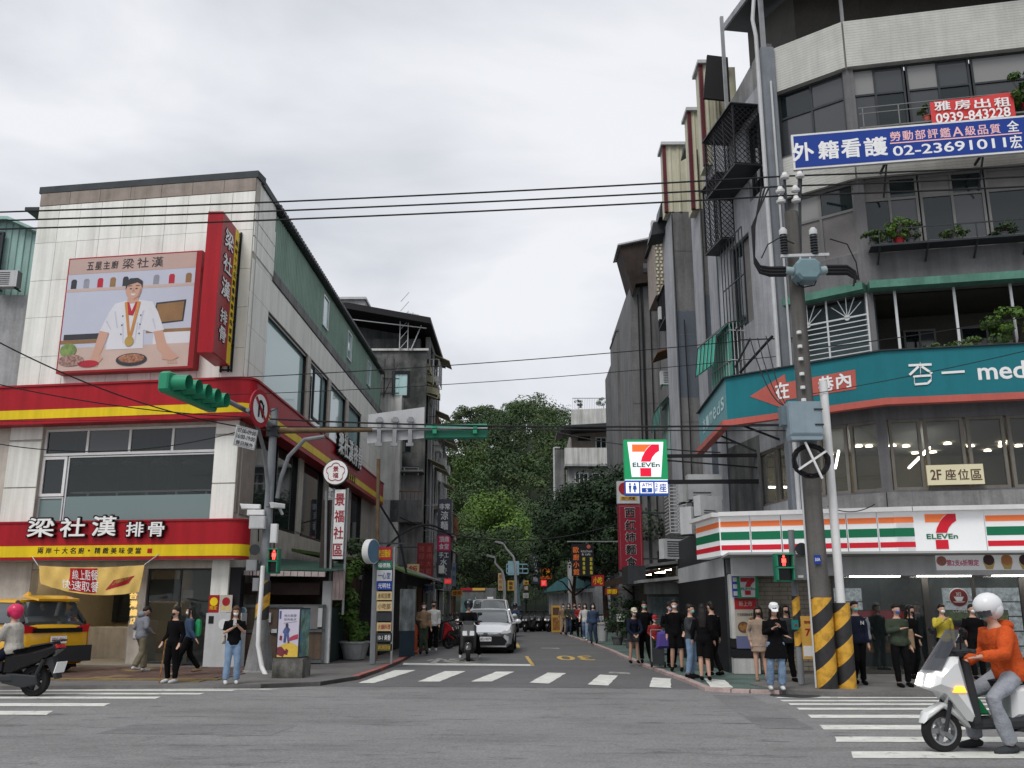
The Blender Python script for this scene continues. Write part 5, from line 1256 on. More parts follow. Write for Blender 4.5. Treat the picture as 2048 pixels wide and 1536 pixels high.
MB().box((7.3,35.1,2.8),(7.5,45.9,17)).build('street_wall','concrete_dark',R2)
for k in range(4):
 z =4.2+k*3.3
 window(R2,Wall((7.29,45),(7.29,35.2)).F,2.2,4.4,z,z+1.6,'dark_metal','glass_grey',2,(1,),.06,.05,-.06)
 window(R2,Wall((7.29,45),(7.29,35.2)).F,6.2,8.4,z,z+1.6,'dark_metal','glass_curtain',2,(1,),.06,.05,-.06)
R4 =thing('narrow_grey_building','narrow grey stained block, lowest of the grey blocks in the right row','building',(7.2,56,0))
a,b =at(1237,800,52),at(1268,800,52);zt =at(1245,662,52).z
MB().box((a.x,56.05,0),(b.x+6,60,zt-1)).build('block','concrete_dark',R4);MB().box((a.x,52,0),(b.x,56,zt)).build('wall','fin_concrete',R4);MB().box((a.x-.05,51.95,zt),(b.x,56,zt+.1)).build('cap','concrete_dark',R4)
MB().box((a.x-.002,51.99,7.5),(b.x,51.997,7.55)).build('joint','concrete_dark',R4)
Y =72;R5 =thing('white_balcony_building','low building with curved white balconies and a planted roof terrace beyond the grey blocks','building',(at(1190,1000,74).x,74,0))
X =lambda px,y_=850,d=Y:at(px,y_,d).x
Z =lambda py,px=1190,d=Y:at(px,py,d).z
MB().box((X(1145),Y+1.5,0),(X(1260),Y+12,Z(850))).build('block','brown_stone',R5)
MB().prism([(X(1143),Z(850)),(X(1260),Z(850)),(X(1260),Z(815)),(X(1143),Z(819))],Y,Y+.25).build('roof_parapet','white_plaster',R5)
MB().prism([(X(1112),Z(873)),(X(1128),Z(862)),(X(1260),Z(854)),(X(1260),Z(849)),(X(1128),Z(856)),(X(1112),Z(868))],Y-1.2,Y+3).build('canopy','dark_metal',R5)
MB().box((X(1128),Y-.6,Z(930)),(X(1236),Y-.4,Z(898))).build('balcony_front','white_plaster',R5);MB().box((X(1128),Y-.4,Z(930)),(X(1129),Y+1.5,Z(898))).build('balcony_side','concrete_light',R5)
MB().box((X(1128),Y-.6,Z(934)),(X(1236),Y+1.5,Z(930))).build('balcony_floor','concrete_light',R5)
MB().box((X(1134),Y+.2,0),(X(1236),Y+1.4,Z(934))).build('lower_wall','concrete_light',R5)
W5 =Wall((X(1134),Y+.18),(X(1236),Y+.18))
for (p0,p1,y0,y1) in ((1148,1175,985,945),(1182,1226,985,945)):window(R5,W5.F,X(p0)-X(1134),X(p1)-X(1134),Z(y0),Z(y1),'white_paint','glass_grey',3,(1,1),.08,.1,-.1)
W5b =Wall((X(1145),Y+1.48),(X(1236),Y+1.48))
window(R5,W5b.F,X(1193)-X(1145),X(1216)-X(1145),Z(898),Z(868),'aluminium','glass_dark',2,(1,),.08,.05,-.06);MB(W5b.F).box((.5,-.04,Z(875)),(1.5,-.002,Z(866))).build('vent_window','black',R5)
g =MB()
for i in range(30):x =X(1150)+i*.14;g.bar((x,Y+3,Z(815)),(x,Y+3,Z(780)),.02)
g.bar((X(1150),Y+3,Z(780)),(X(1250),Y+3,Z(780)),.05);g.build('terrace_rail','grey_metal',R5)
pr_ =MB();pr_.bar((X(1107),Y,Z(1010)),(X(1107),Y,Z(895)),.12);pr_.bar((X(1107),Y,Z(895)),(X(1120),Y,Z(895)),.1);pr_.build('pipe','light_grey',R5);MB().box((X(1110),Y+.5,Z(1050)),(X(1128),Y+2,Z(897))).build('side_wing','concrete',R5)

def leafmat(name,rgb,var=.5,scale=.6):
 m =mat(name,rgb,.7,0);N =m.node_tree.nodes;L =m.node_tree.links;b =N['Principled BSDF']
 g =N.new('ShaderNodeNewGeometry');n =N.new('ShaderNodeTexNoise');n.inputs['Scale'].default_value =scale;n.inputs['Detail'].default_value =4
 L.new(g.outputs['Position'],n.inputs['Vector'])
 r =N.new('ShaderNodeValToRGB');r.color_ramp.elements[0].position =.33;r.color_ramp.elements[1].position =.68
 r.color_ramp.elements[0].color =tuple(c*(1-var) for c in rgb)+(1,);r.color_ramp.elements[1].color =(min(1,rgb[0]*(1+var*1.3)),min(1,rgb[1]*(1+var)),rgb[2]*(1+var*.4),1)
 L.new(n.outputs['Fac'],r.inputs[0]);L.new(r.outputs[0],b.inputs['Base Color']);b.inputs['Specular IOR Level'].default_value =.2
 return m
leafmat('leaf_dark',(.034,.060,.030),.45,.8);leafmat('leaf_mid',(.058,.10,.036),.45,.5);leafmat('leaf_bright',(.080,.150,.032),.35,.5);leafmat('leaf_olive',(.056,.088,.038),.4,.4);leafmat('leaf_near',(.06,.12,.03),.5,3)
leafmat('leaf_hill',(.046,.086,.040),.62,.06);leafmat('leaf_street',(.022,.045,.024),.5,1.2)
def crown_mesh(mb,c,r,n,leaf,rr,clumps=16,flat_=.6,low=-.35):
 c =Vector(c);C_ =[]
 for k in range(clumps):
  z =rr.uniform(low,1);a =rr.uniform(0,2*PI);q =math.sqrt(max(0,1-z*z))*rr.uniform(.55,1.0)
  C_.append((Vector((math.cos(a)*q*r[0],math.sin(a)*q*r[1],z*r[2]*rr.uniform(.7,1.0))),rr.uniform(.28,.5)))
 for i in range(n):
  cc,cr_ =C_[rr.randrange(clumps)];v =Vector((rr.gauss(0,1),rr.gauss(0,1),rr.gauss(0,1))).normalized()
  p =c+cc+Vector((v.x*r[0],v.y*r[1],v.z*r[2]*flat_))*cr_*rr.uniform(.7,1.05)
  nrm =(v+Vector((0,0,.35))+Vector((rr.gauss(0,.3),rr.gauss(0,.3),rr.gauss(0,.3)))).normalized()
  t =nrm.cross(Vector((rr.gauss(0,1),rr.gauss(0,1),rr.gauss(0,1)))).normalized();b =nrm.cross(t);s_ =leaf*rr.uniform(.6,1.3)
  k =len(mb.v);mb.v +=[p-t*s_,p+b*s_*.5,p+t*s_,p-b*s_*.5];mb.f.append((k,k+1,k+2,k+3))
def trunk_mesh(mb,base,h,r,rr,crown_r,limbs=6):
 base =Vector(base);top =base+Vector((rr.uniform(-.2,.2)*h*.2,rr.uniform(-.1,.1)*h*.2,h));pts =[base.lerp(top,i/4)+Vector((rr.uniform(-.02,.02)*h,rr.uniform(-.02,.02)*h,0)) for i in range(5)]
 mb.tube(pts,[r,r*.85,r*.7,r*.55,r*.35],7)
 for i in range(limbs):
  a =2*PI*i/limbs+rr.uniform(-.4,.4);p =pts[2].lerp(pts[4],rr.uniform(0,.9));e =p+Vector((math.cos(a)*crown_r*rr.uniform(.5,.8),math.sin(a)*crown_r*rr.uniform(.5,.8),crown_r*rr.uniform(.3,.8)))
  mb.tube([p,p.lerp(e,.5)+Vector((0,0,.1*crown_r)),e],[r*.35,r*.22,r*.06],5)
def tree(label,base,h,r,n,leaf,m,seed,name='tree',group=None,clumps=18,low=-.35,trunk_h=.5):
 rr =random.Random(seed);t =thing(name,label,'tree',base,0,group);base =Vector(base)
 b =MB();trunk_mesh(b,base-Vector((0,0,.2)),h*trunk_h+.2,max(.08,h*.022),rr,r[0]);b.build('trunk','wood_dark',t,smooth=True)
 c =MB();crown_mesh(c,base+Vector((0,0,h-r[2]*.95)),r,n,leaf,rr,clumps,low=low);c.build('crown',m,t)
 return t
mat('bamboo',(.15,.17,.06),.7,.2)
def hz(x,y):
 s_ =max(0.0,min(1.0,(y-98)/165));s_ =s_*s_*(3-2*s_)
 ridge =43.5-.95*max(0,x-5)*(1 if y > 180 else .3)+5*math.sin(x*.045+1.2)-.0022*(x+2)**2 + 3*math.sin(x*.11)
 return s_*max(12,ridge)+2.0*noise.noise(Vector((x*.06,y*.06,0)))*s_
hm =MB();nx_,ny_ =60,40
hm.sheet(lambda u,v:(-170+340*u,92+220*v,hz(-170+340*u,92+220*v)-.3),nx_,ny_);struct(hm.build('hill',mat('hill_soil',(.02,.03,.015),.95,.3,.1),smooth='all'))
rr =random.Random(11);fm =MB();fmb =MB();fmd =MB()
k =0
for i in range(560):
 v =rr.random();y =100+170*v**.9;x =rr.uniform(-75-.28*y*.2,75)
 ph =x/y
 if not (-.13 < ph+.03 < .16) and rr.random() < .72:continue
 z =hz(x,y);R_ =rr.uniform(3.0,5.6)*(1 if y > 130 else .8)
 tgt =[fm,fmb,fmd][(0 if noise.noise(Vector((x*.03,y*.03,3))) > -.05 else 2) if rr.random() < .75 else 1]
 crown_mesh(tgt,(x,y,z+R_*.9),(R_,R_,R_*rr.uniform(.75,1.2)),int(800 if y < 200 else 560),.23 if y < 160 else .31,rr,12,flat_=.75,low=.05);k +=1
for q,m_ in ((fm,'leaf_hill'),(fmb,'leaf_olive'),(fmd,'leaf_dark')):pass
fo =stuff(fm.build('hill_forest','leaf_hill'));tag(fo,'dense mid green forest canopy covering the hill behind the street','forest')
fo =stuff(fmb.build('hill_forest','leaf_olive'));tag(fo,'scattered olive green tree crowns within the forest on the hill','forest')
fo =stuff(fmd.build('hill_forest','leaf_dark'));tag(fo,'darkest tree crowns within the forest on the hill','forest')
def htree(px,py,Y,h,r,n,leaf,m,seed,label,**kw):
 p =at(px,py,Y);return tree(label,(p.x,Y,p.z-h),h,r,n,leaf,m,seed,**kw)
htree(985,1000,112,15,(4.6,4.6,6.5),9500,.19,'leaf_bright',21,'bright yellow green tree standing lowest in the middle of the hillside')
htree(1035,1035,108,11,(4,4,4.5),6000,.19,'leaf_bright',22,'smaller bright green tree right of the brightest one at the hill foot')
htree(905,1030,105,12,(3.6,3.6,5.0),5600,.19,'leaf_mid',23,'rounded green tree behind the upright noodle sign at the hill foot')
htree(945,805,250,13,(6,6,6),2600,.42,'leaf_olive',24,'loose crowned tree on the left part of the hill skyline')
htree(1045,803,245,14,(8,8,6),3400,.42,'leaf_olive',25,'broad rounded tree at the highest point of the hill skyline',clumps=26)
htree(1000,822,250,10,(5,5,4.5),1600,.42,'leaf_mid',26,'low tree in the dip between the two skyline trees')
htree(1093,845,235,12,(6,6,6),2400,.42,'leaf_mid',27,'dark green tree where the skyline drops to the right')
htree(1075,900,190,12,(6,6,6),2400,.38,'leaf_mid',28,'mid green tree halfway up the right of the hill')
htree(900,845,235,10,(5,5,4),1600,.42,'leaf_mid',29,'small tree at the far left end of the hill skyline')
for k,(px,py,Y,w_) in enumerate([(920,905,175,9),(955,890,180,7),(1000,915,172,5)]):
 p =at(px,py,Y);rr =random.Random(60+k);t =thing('bamboo_clump',['pale green bamboo clump at the left of the hillside','tallest pale bamboo clump in the centre of the hillside','small bamboo clump right of the tall one'][k],'bamboo',(p.x,Y,p.z-16),0,'bamboo clumps on the hill')
 s_ =MB();c =MB()
 for i in range(16):
  x0 =p.x+rr.uniform(-w_*.5,w_*.5);y0 =Y+rr.uniform(-3,3);H_ =rr.uniform(12,16);ln =rr.uniform(-2,2)
  pts =[Vector((x0,y0,p.z-16)),Vector((x0+ln*.2,y0,p.z-16+H_*.6)),Vector((x0+ln,y0-1,p.z-16+H_))];s_.tube(pts,[.08,.06,.02],4)
  for j in range(150):
   q =rr.uniform(.35,1.05);b0 =pts[0].lerp(pts[2],q)+Vector((rr.gauss(0,.9),rr.gauss(0,.9),rr.gauss(0,.7)))
   d =Vector((rr.gauss(0,1),rr.gauss(0,1),rr.gauss(-.3,.6))).normalized()*.55;u =d.cross(Vector((0,0,1))).normalized()*.13
   kk =len(c.v);c.v +=[b0-u,b0+d*.5-u*.2,b0+d,b0+u];c.f.append((kk,kk+1,kk+2,kk+3))
 s_.build('stem','bamboo',t);c.build('crown','leaf_bright' if k !=2 else 'leaf_olive',t)
p =at(1165,945,58);tree('large very dark street tree overhanging the right pavement before the white balconied building',(5.2,58,0),9.4,(3.6,3.6,3.1),24000,.115,'leaf_street',31,clumps=46,low=-.7,trunk_h=.6)
tree('dark leafy tree left of and behind the large street tree',(3.7,66,0),9.4,(3.0,3.0,3.5),13000,.13,'leaf_street',32,clumps=34,low=-.7)
tree('dark tree beside the red noodle sign, nearest of the street trees',(5.6,48,0),8.3,(1.7,2.4,2.9),12000,.10,'leaf_street',33,clumps=30,low=-.8)
tree('dark twiggy tree behind the twin lamps at the end of the street',(-1.5,92,0),8.5,(4.5,3.5,3.6),9000,.15,'leaf_dark',34,clumps=26,low=-.8)
tree('dark green tree behind the teal shutter shop',(-6.5,90,0),9.5,(4.0,3.5,4.2),9000,.15,'leaf_dark',35,clumps=26,low=-.8)
tree('dark tree right of the cherry picker above the low stalls',(4.5,96,0),10.5,(4.5,3.5,4.2),9000,.15,'leaf_dark',36,clumps=26,low=-.8)
for k,(px,py,r_,h_) in enumerate([(1157,778,.75,1.7),(1207,760,1.1,2.6)]):
 p =at(px,818,Y+1);rr =random.Random(70+k);t =thing('roof_plant',['small dark bush on the left corner of the roof terrace','taller spiky bush on the roof terrace'][k],'plant',(p.x,p.y,p.z))
 b =MB();trunk_mesh(b,p,h_*.6,.05,rr,r_*.6,4);b.build('stem','wood_dark',t);c =MB();crown_mesh(c,p+Vector((0,0,h_*.55)),(r_,r_,h_*.5),1100,.09,rr,14,low=-.8);c.build('crown','leaf_mid',t)
p =at(1212,765,Y+1);b =MB();rr =random.Random(5)
def potted(label,base,h,r,n,leaf,m,seed,pot=.16,potm='red_dark',cat='plant',ph=None):
 rr =random.Random(seed);t =thing('potted_plant',label,cat,base);b =MB(Matrix.Translation(base));ph =ph or pot*1.3
 b.lathe([(pot*.7,0),(pot*.95,ph*.9),(pot*1.08,ph*.9),(pot*1.08,ph),(pot*.9,ph),(.02,ph*.92)],n=14);b.build('pot',potm,t,smooth=True)
 s_ =MB();
 for i in range(5):a =rr.uniform(0,6.28);s_.tube([Vector(base)+Vector((0,0,ph)),Vector(base)+Vector((math.cos(a)*r*.5,math.sin(a)*r*.5,ph+h*.8))],[.012,.005],4)
 s_.build('stem','wood_dark',t);c =MB();crown_mesh(c,Vector(base)+Vector((0,0,ph+h*.5)),(r,r,h*.55),n,leaf,rr,12,low=-.9);c.build('foliage',m,t);return t
def onrack(px,W_=WR,off=.28,z=None):s_ =W_.hit(px,480,off)[0];q =W_.F @ Vector((s_,-off,z));return q
potted('bushy yellow green plant in a red pot on the flower rack',onrack(1798,z=z_rack),.55,.32,600,.05,'leaf_bright',1,.13)
potted('low dark plants at the left end of the flower rack',onrack(1745,z=z_rack),.25,.3,300,.05,'leaf_mid',2,.1,'concrete_dark')
potted('grey green plant right of the red pot on the flower rack',onrack(1822,z=z_rack),.5,.22,300,.05,'leaf_olive',3,.11,'concrete_dark')
potted('low plant on the flower rack beneath the boarded pane',onrack(1908,z=z_rack),.2,.3,250,.05,'leaf_mid',4,.1,'concrete_dark')
potted('low plant on the flower rack near the right edge of the photo',onrack(2010,z=z_rack),.22,.35,260,.05,'leaf_dark',5,.1,'concrete_dark')
q =WR.F @ Vector((sR(2026,650),-.1,z3b+.1));potted('tall green shrub behind the right post of the open balcony',q,1.0,.6,1200,.06,'leaf_near',6,.14)
q =WR.F @ Vector((sR(1945,690),.0,z3b+.05));potted('low shrub with small leaves in the middle of the open balcony',q,.4,.5,600,.05,'leaf_mid',7,.12)
q =WR.F @ Vector((sR(1862,690),.0,z3b+.02));potted('small pale shrub left in the open balcony',q,.35,.35,400,.05,'leaf_olive',8,.12)
q =WR.F @ Vector((sR(2040,200),-.4,z5b));potted('leafy bush beside the red rental banner on the top balcony',q,.9,.5,900,.06,'leaf_near',9,.13)
q =WR.F @ Vector((sR(1843,200),-.35,z5b));potted('small plant in an orange pot left of the rental banner',q,.3,.2,160,.05,'leaf_mid',10,.1,'salmon')
q =WS.F @ Vector((WS.L-1.4,.25,z6-.2));potted('thin trailing plant on the roof parapet by the drain pipe',q,.7,.35,200,.05,'leaf_mid',11,.1)

PX,PY =-6.3,23.0
tp =thing('traffic_pole','grey traffic pole with two arms and black and yellow tape on the left corner','pole',(PX,PY,.08))
ztp =at(545,818,PY).z
MB().tube([(PX,PY,.1),(PX,PY,3),(PX,PY,ztp)],[.15,.12,.09],14).build('pole','pole_grey',tp,smooth=True)
MB(Matrix.Translation((PX,PY,0))).lathe([(.42,.08),(.34,.12),(.2,1.0),(.155,1.35),(.15,1.35)],n=14).build('concrete_foot','concrete',tp,smooth=True)
MB(Matrix.Translation((PX,PY,0))).lathe([(.165,1.25),(.165,2.2),(.15,2.2)],n=14).build('hazard_tape','hazard_paint',tp,smooth=True)
za =at(560,862,PY).z;xe =at(975,848,PY).x;xm =at(745,853,PY).x
MB().tube([(PX,PY,za),(xm,PY,za+.03)],[.075,.06],10).build('arm','rusty_pole',tp,smooth=True);MB().tube([(xm,PY,za+.03),(xe,PY,za+.05)],[.05,.035],10).build('arm_tip','grey_metal',tp,smooth=True)
b =MB();pts =[(at(650,862,PY).x,PY-.02,za-.15),(at(610,868,PY).x,PY,za-.22),(at(578,900,PY).x,PY,za-.65),(at(562,950,PY).x,PY,za-1.2),(at(555,990,PY).x,PY,za-1.7)];b.tube(pts,.055,8)
b.tube([(PX-.02,20.8,6.0),(PX-.05,21.6,5.9),(PX-.05,22.5,5.3),(PX-.03,22.9,4.5),(PX,PY-.1,4.0)],.05,8);b.build('brace','pole_grey',tp,smooth=True)
za2 =6.05;MB().tube([(PX,PY,za2),(PX-.12,22.0,za2+.03),(-7.0,18.2,za2+.12)],[.075,.065,.045],10).build('arm','pole_grey',tp,smooth=True)
b =MB();b.box((PX-.14,PY-.14,za-.15),(PX+.14,PY+.14,za+.12));b.tube([(PX-.1,PY-.1,ztp),(PX-.3,PY-.3,ztp+.05),(PX-.25,PY-.4,ztp-.3)],.02,5);b.tube([(PX+.1,PY-.1,ztp),(PX+.05,PY-.3,ztp-.1),(PX-.2,PY-.35,ztp-.2)],.015,5)
b.build('clamp','dark_metal',tp)
sgn1 =thing('traffic_signal','green five lamp traffic signal on the near arm, its hoods opening to the right','traffic light',(-7.0,18.9,5.9))
dirv =Vector((PX-.1-(-7.0),22.0-18.2,0)).normalized();Fs =frame((-7.12,17.95,5.86),dirv)
b =MB(Fs);b.prism([(0,-.02),(.06,-.08),(2.10,-.08),(2.14,-.02),(2.14,.30),(2.06,.36),(.10,.36),(0,.30)],-.02,.2,ch=.03);b.build('housing','signal_green',sgn1)
for i in range(5):
 c =.24+i*.415;h =MB(Fs);n =14;r_ =.165
 for s0_ in (0,):
  vs =[];
  for k in range(n+1):
   a =PI*(1.42-1.84*k/n)+0*PI;q =(c+r_*math.cos(a+0),.14+r_*math.sin(a));vs +=[(q[0],-.02,q[1]),(q[0]*.0+c+(q[0]-c)*.96,-.36+.10*(k/n-.5)**2,.14+(q[1]-.14)*.96)]
  h.add(vs,[(2*k,2*k+1,2*k+3,2*k+2) for k in range(n)])
 h.build('hood','signal_green',sgn1,smooth='all')
 MB(Fs).disc((c,.14),.15,-.045,-.021,16).build('lens','black_gloss',sgn1)
s2 =thing('traffic_signal','green traffic signal seen from behind at the tip of the long arm','traffic light',(at(912,850,PY).x,PY,za))
x0,x1 =at(850,850,PY).x,at(974,850,PY).x
MB().prism([(x0,za-.18),(x1,za-.17),(x1+.02,za+.13),(x1-.15,za+.17),(x0,za+.16)],PY+.08,PY+.26,ch=.02).build('housing','signal_green_dark',s2)
MB().prism([(x0+.02,za+.10),(x1,za+.12),(x1,za+.185),(x0+.02,za+.17)],PY+.05,PY+.28).build('top_plate',mat('green_light',(.06,.38,.26),.4,.08,3),s2)
for i in range(4):
 c =x0+.2+i*.4;h =MB();h.tube([(c,PY+.26,za),(c,PY+.5,za-.02)],.15,12,caps=False);h.build('hood','signal_green_dark',s2,smooth='all')
for xx in (x0+.25,x1-.3):MB().box((xx-.05,PY-.06,za-.08),(xx+.05,PY+.08,za+.12)).build('clamp','signal_green',s2)
pl =thing('road_sign_back','plain grey back of a road sign plate clamped to the long traffic arm','sign',(at(790,850,PY).x,PY,za-.4))
A_,B_,C_,D_ =at(734,887,PY+.08),at(848,876,PY+.08),at(849,814,PY+.08),at(737,829,PY+.08)
MB().prism([(A_.x,A_.z),(B_.x,B_.z),(C_.x,C_.z),(D_.x,D_.z)],PY+.08,PY+.11).build('plate',mat('plate_back',(.47,.48,.49),.5,.08,2,.1),pl)
for px in (759,790,821):
 x =at(px,850,PY).x;c =MB();c.box((x-.05,PY-.05,za-.35),(x+.05,PY+.078,za+.35));c.box((x-.09,PY-.075,za-.40),(x+.09,PY+.0,za-.32));c.box((x-.09,PY-.075,za+.22),(x+.09,PY,za+.30));c.build('clamp','grey_metal',pl)
nu =thing('no_u_turn_sign','round red rimmed no U-turn sign on the near traffic arm, seen at an angle','sign',(-6.15,21.3,5.8))
Fn =frame((-6.18,21.25,6.12),(.225,.974,0))
MB(Fn).disc((0,0),.45,-.02,.02,32).build('red_disc',mat('sign_red',(.33,.02,.03),.4,.05),nu);MB(Fn).disc((0,0),.335,-.026,-.021,32).build('white_disc','white_paint',nu)
b =MB(Fn);P =[(-.10,-.22),(-.10,.06)]+[(-.10*math.cos(a*PI/6),-.0+.06+.11*math.sin(a*PI/6)) for a in range(1,6)]+[(.10,.06),(.10,-.08)]
for i in range(len(P)-1):b.bar((P[i][0],-.032,P[i][1]),(P[i+1][0],-.032,P[i+1][1]),.008,.07)
b.prism([(.01,-.06),(.10,-.22),(.19,-.06)],-.036,-.028);b.build('arrow','black',nu);MB(Fn).bar((-.24,-.042,.24),(.24,-.042,-.24),.008,.07).build('slash','sign_red',nu)
tp_ =thing('time_plate','small white plate with restricted hours hanging below the no U-turn sign','sign',(-6.3,21.2,5.0))
Ft =frame((-6.42,21.1,5.40),(.80,.62,0),(.0,0,1)) @ Matrix.Rotation(R(8),4,'Y')
MB(Ft).box((-.26,-.01,-.24),(.26,.01,.24)).build('plate','white_paint',tp_)
b =MB(Ft);text(b,'07:00-09:00',0,.14,.44,.10,-.02);text(b,'16:00-19:00',0,0,.44,.10,-.02);text(b,'假日除外',0,-.15,.42,.10,-.02);b.build('print','black',tp_)
b =MB(Ft)
for (a,c) in (((-.24,-.22),(.24,-.215)),((-.24,.215),(.24,.22)),((-.245,-.22),(-.24,.22)),((.24,-.22),(.245,.22))):b.box((a[0],-.016,a[1]),(c[0],-.0105,c[1]))
b.build('border','black',tp_)
def cctv(label,c,yaw,L_=.45):
 t =thing('security_camera',label,'camera',c,yaw,'security cameras on the traffic pole')
 b =MB();b.prism([(-L_/2,-.06),(L_/2,-.05),(L_/2,.06),(-L_/2-.06,.075)],-.07,.07,ch=.02);b.build('housing','white_paint',t,local=True)
 MB().box((-L_/2+.002,-.05,-.05),(-L_/2+.02,.05,.05)).build('lens_window','black_gloss',t,local=True);MB().bar((0.05,0,-.05),(.15,0,-.2),.05).build('bracket','light_grey',t,local=True)
c =at(503,1014,PY);cctv('left white camera on the traffic pole, pointing left',c,.1)
c =at(556,1012,PY);cctv('right white camera on the traffic pole, pointing at the viewer',c,.9,.35)
for (x0,y0,x1,y1,lab,m_,d_) in [(501,1033,533,1058,'largest grey control box under the two cameras on the traffic pole','light_grey',.3),(541,1048,556,1086,'narrow white upright box right of the traffic pole','white_paint',.15),(496,1020,530,1031,'flat white tray box just below the left camera','white_paint',.2),(494,1120,516,1142,'grey meter box left of the traffic pole, below the horn','grey_metal',.2),(506,1156,520,1182,'small grey junction box low on the traffic pole behind the curved pipe','grey_metal',.15)]:
 a,c =at(x0,y1,PY-.14),at(x1,y0,PY-.14);t =thing('control_box',lab,'box',((a.x+c.x)/2,PY-.14,a.z));MB().box((a.x,PY-.14-d_/2,a.z),(c.x,PY-.14+d_/2,c.z)).build('casing',m_,t)
 MB().box((a.x+.02,PY-.147-d_/2,a.z+.02),(c.x-.02,PY-.1405-d_/2,c.z-.02)).build('door',m_,t);MB().tube([((a.x+c.x)/2,PY-.1,a.z),((a.x+c.x)/2,PY-.05,a.z-.3)],.015,5).build('cable','black',t)
def horn(label,c):
 t =thing('horn_speaker',label,'loudspeaker',c);Fh =Matrix.Translation(c) @ Matrix.Rotation(PI/2,4,'X')
 MB(Fh).lathe([(.13,.12),(.125,.12),(.06,0),(.05,-.15),(.01,-.15)],n=14).build('bell','dark_metal',t,smooth=True);MB(Fh).lathe([(.10,.09),(.02,.05)],n=12).build('mouth','black',t)
horn('dark horn speaker beside the lower red band on the traffic pole',at(512,1100,PY-.2))
def ped_signal(label,xa,ya,xb,yb,Y,tilt=0.0):
 a,c =at(xa,yb,Y),at(xb,ya,Y);t =thing('pedestrian_signal',label,'traffic light',((a.x+c.x)/2,Y,a.z));m_ =(a.z+c.z)/2
 MB().box((a.x,Y,a.z),(c.x,Y+.2,c.z)).build('housing','signal_green_dark',t)
 for k,(z0,z1) in enumerate(((m_+.02,c.z-.03),(a.z+.03,m_-.02))):
  h =MB();h.box((a.x,Y-.16,z1),(c.x,Y,z1+.025));h.box((a.x,Y-.14,z0),(a.x+.02,Y,z1));h.box((c.x-.02,Y-.14,z0),(c.x,Y,z1));h.build('hood','signal_green',t)
  MB().box((a.x+.03,Y-.012,z0),(c.x-.03,Y-.001,z1)).build('screen','black_gloss',t)
 mm =MB();z0,z1 =m_+.02,c.z-.03;cx =(a.x+c.x)/2;H_ =(z1-z0)*.88
 mm.disc((cx,z1-H_*.16),H_*.11,-.026+Y,-.014+Y,12);zz =z0+(z1-z0-H_)/2
 mm.prism([(cx-H_*.2,zz+H_*.30),(cx+H_*.2,zz+H_*.30),(cx+H_*.2,zz+H_*.72),(cx-H_*.2,zz+H_*.72)],Y-.026,Y-.014);mm.prism([(cx-H_*.13,zz),(cx-.01,zz),(cx-.01,zz+H_*.3),(cx-H_*.13,zz+H_*.3)],Y-.026,Y-.014);mm.prism([(cx+.01,zz),(cx+H_*.13,zz),(cx+H_*.13,zz+H_*.3),(cx+.01,zz+H_*.3)],Y-.026,Y-.014)
 mm.build('red_figure',mat('red_light',(1,.04,.03),.5,0,emit=5.0),t);return t
ped_signal('left pedestrian signal showing a red figure, on the traffic pole by the restaurant',536,1097,559,1147,PY-.45)
b =MB();a =at(547,1100,PY-.3);b.bar((PX,PY,a.z-.2),(a.x,PY-.3,a.z-.2),.05);b.build('bracket','signal_green_dark',tp)
cp =thing('conduit_pipe','bent white plastic conduit rising beside the taped foot of the traffic pole','pipe',(-6.1,22.6,.08))
MB().tube([at(537,1362,22.0),at(524,1335,22.4),at(516,1290,22.5),at(518,1240,22.6),at(522,1190,22.7),at(526,1132,22.8)],.055,9).build('tube','white_paint',cp,smooth=True)

UX,UY =5.78,18.5
ztop =at(1598,425,UY).z
up =thing('utility_pole','tall brownish concrete utility pole with yellow and black painted foot on the right corner','pole',(UX,UY,.08))
F0 =Matrix.Translation((UX,UY,0))
MB(F0).lathe([(.19,.08),(.185,2.2),(.14,ztop)],n=16).build('shaft',mat('pole_concrete',(.135,.128,.12),.85,.15,1.5,.3,.2),up,smooth=True)
zh1 =at(1650,1195,UY-.2).z
MB(F0).lathe([(.212,.08),(.212,zh1),(.2,zh1)],n=18).build('hazard_sleeve','hazard_paint_wide',up,smooth=True)
MB().tube([(UX-.24,UY-.12,.1),(UX-.24,UY-.12,5)],.018,6).build('ground_wire_pipe','light_grey',up)
wp =thing('white_standpipe','white standpipe against the utility pole with its own yellow and black foot','pipe',(UX+.44,UY,.08))
F1 =Matrix.Translation((UX+.40,UY+.02,0));zw =at(1628,762,UY).z
MB(F1).lathe([(.085,zh1-.2),(.085,zw),(.01,zw)],n=14).build('pipe','white_paint',wp,smooth=True);MB(F1).lathe([(.17,.08),(.16,zh1-.1),(.15,zh1-.1)],n=16).build('hazard_sleeve','hazard_paint_wide',wp,smooth=True)
tg =thing('insulator_rack','pair of steel uprights with white insulators at the very top of the utility pole','insulator rack',(UX,UY,ztop))
b =MB();ins =MB();ua =at(1568,352,UY),at(1598,350,UY);
for k,q in enumerate(ua):
 b.bar((UX-.12+.25*k,UY,ztop-.9),(q.x,UY,q.z-.1),.06)
 for j,dz in enumerate((0,-.28,-.52)):
  c =(q.x-(.0 if j ==0 else .12),UY-.05,q.z+dz-(.0 if j ==0 else .05));ins.lathe([(.03,-.1),(.09,-.08),(.10,-.03),(.06,.0),(.05,.05),(.01,.06)],Matrix.Translation(c),12)
  b.tube([(q.x-.02,UY,q.z+dz-.1),(c[0],c[1],c[2]-.08)],.02,5)
b.build('uprights','dark_metal',tg);stuff(ins.build('insulators','white_paint',tg,smooth=True))
sw =thing('pole_switch','blue grey pole mounted switch with black cable ends and two bushings above','switchgear',at(1605,545,UY-.3))
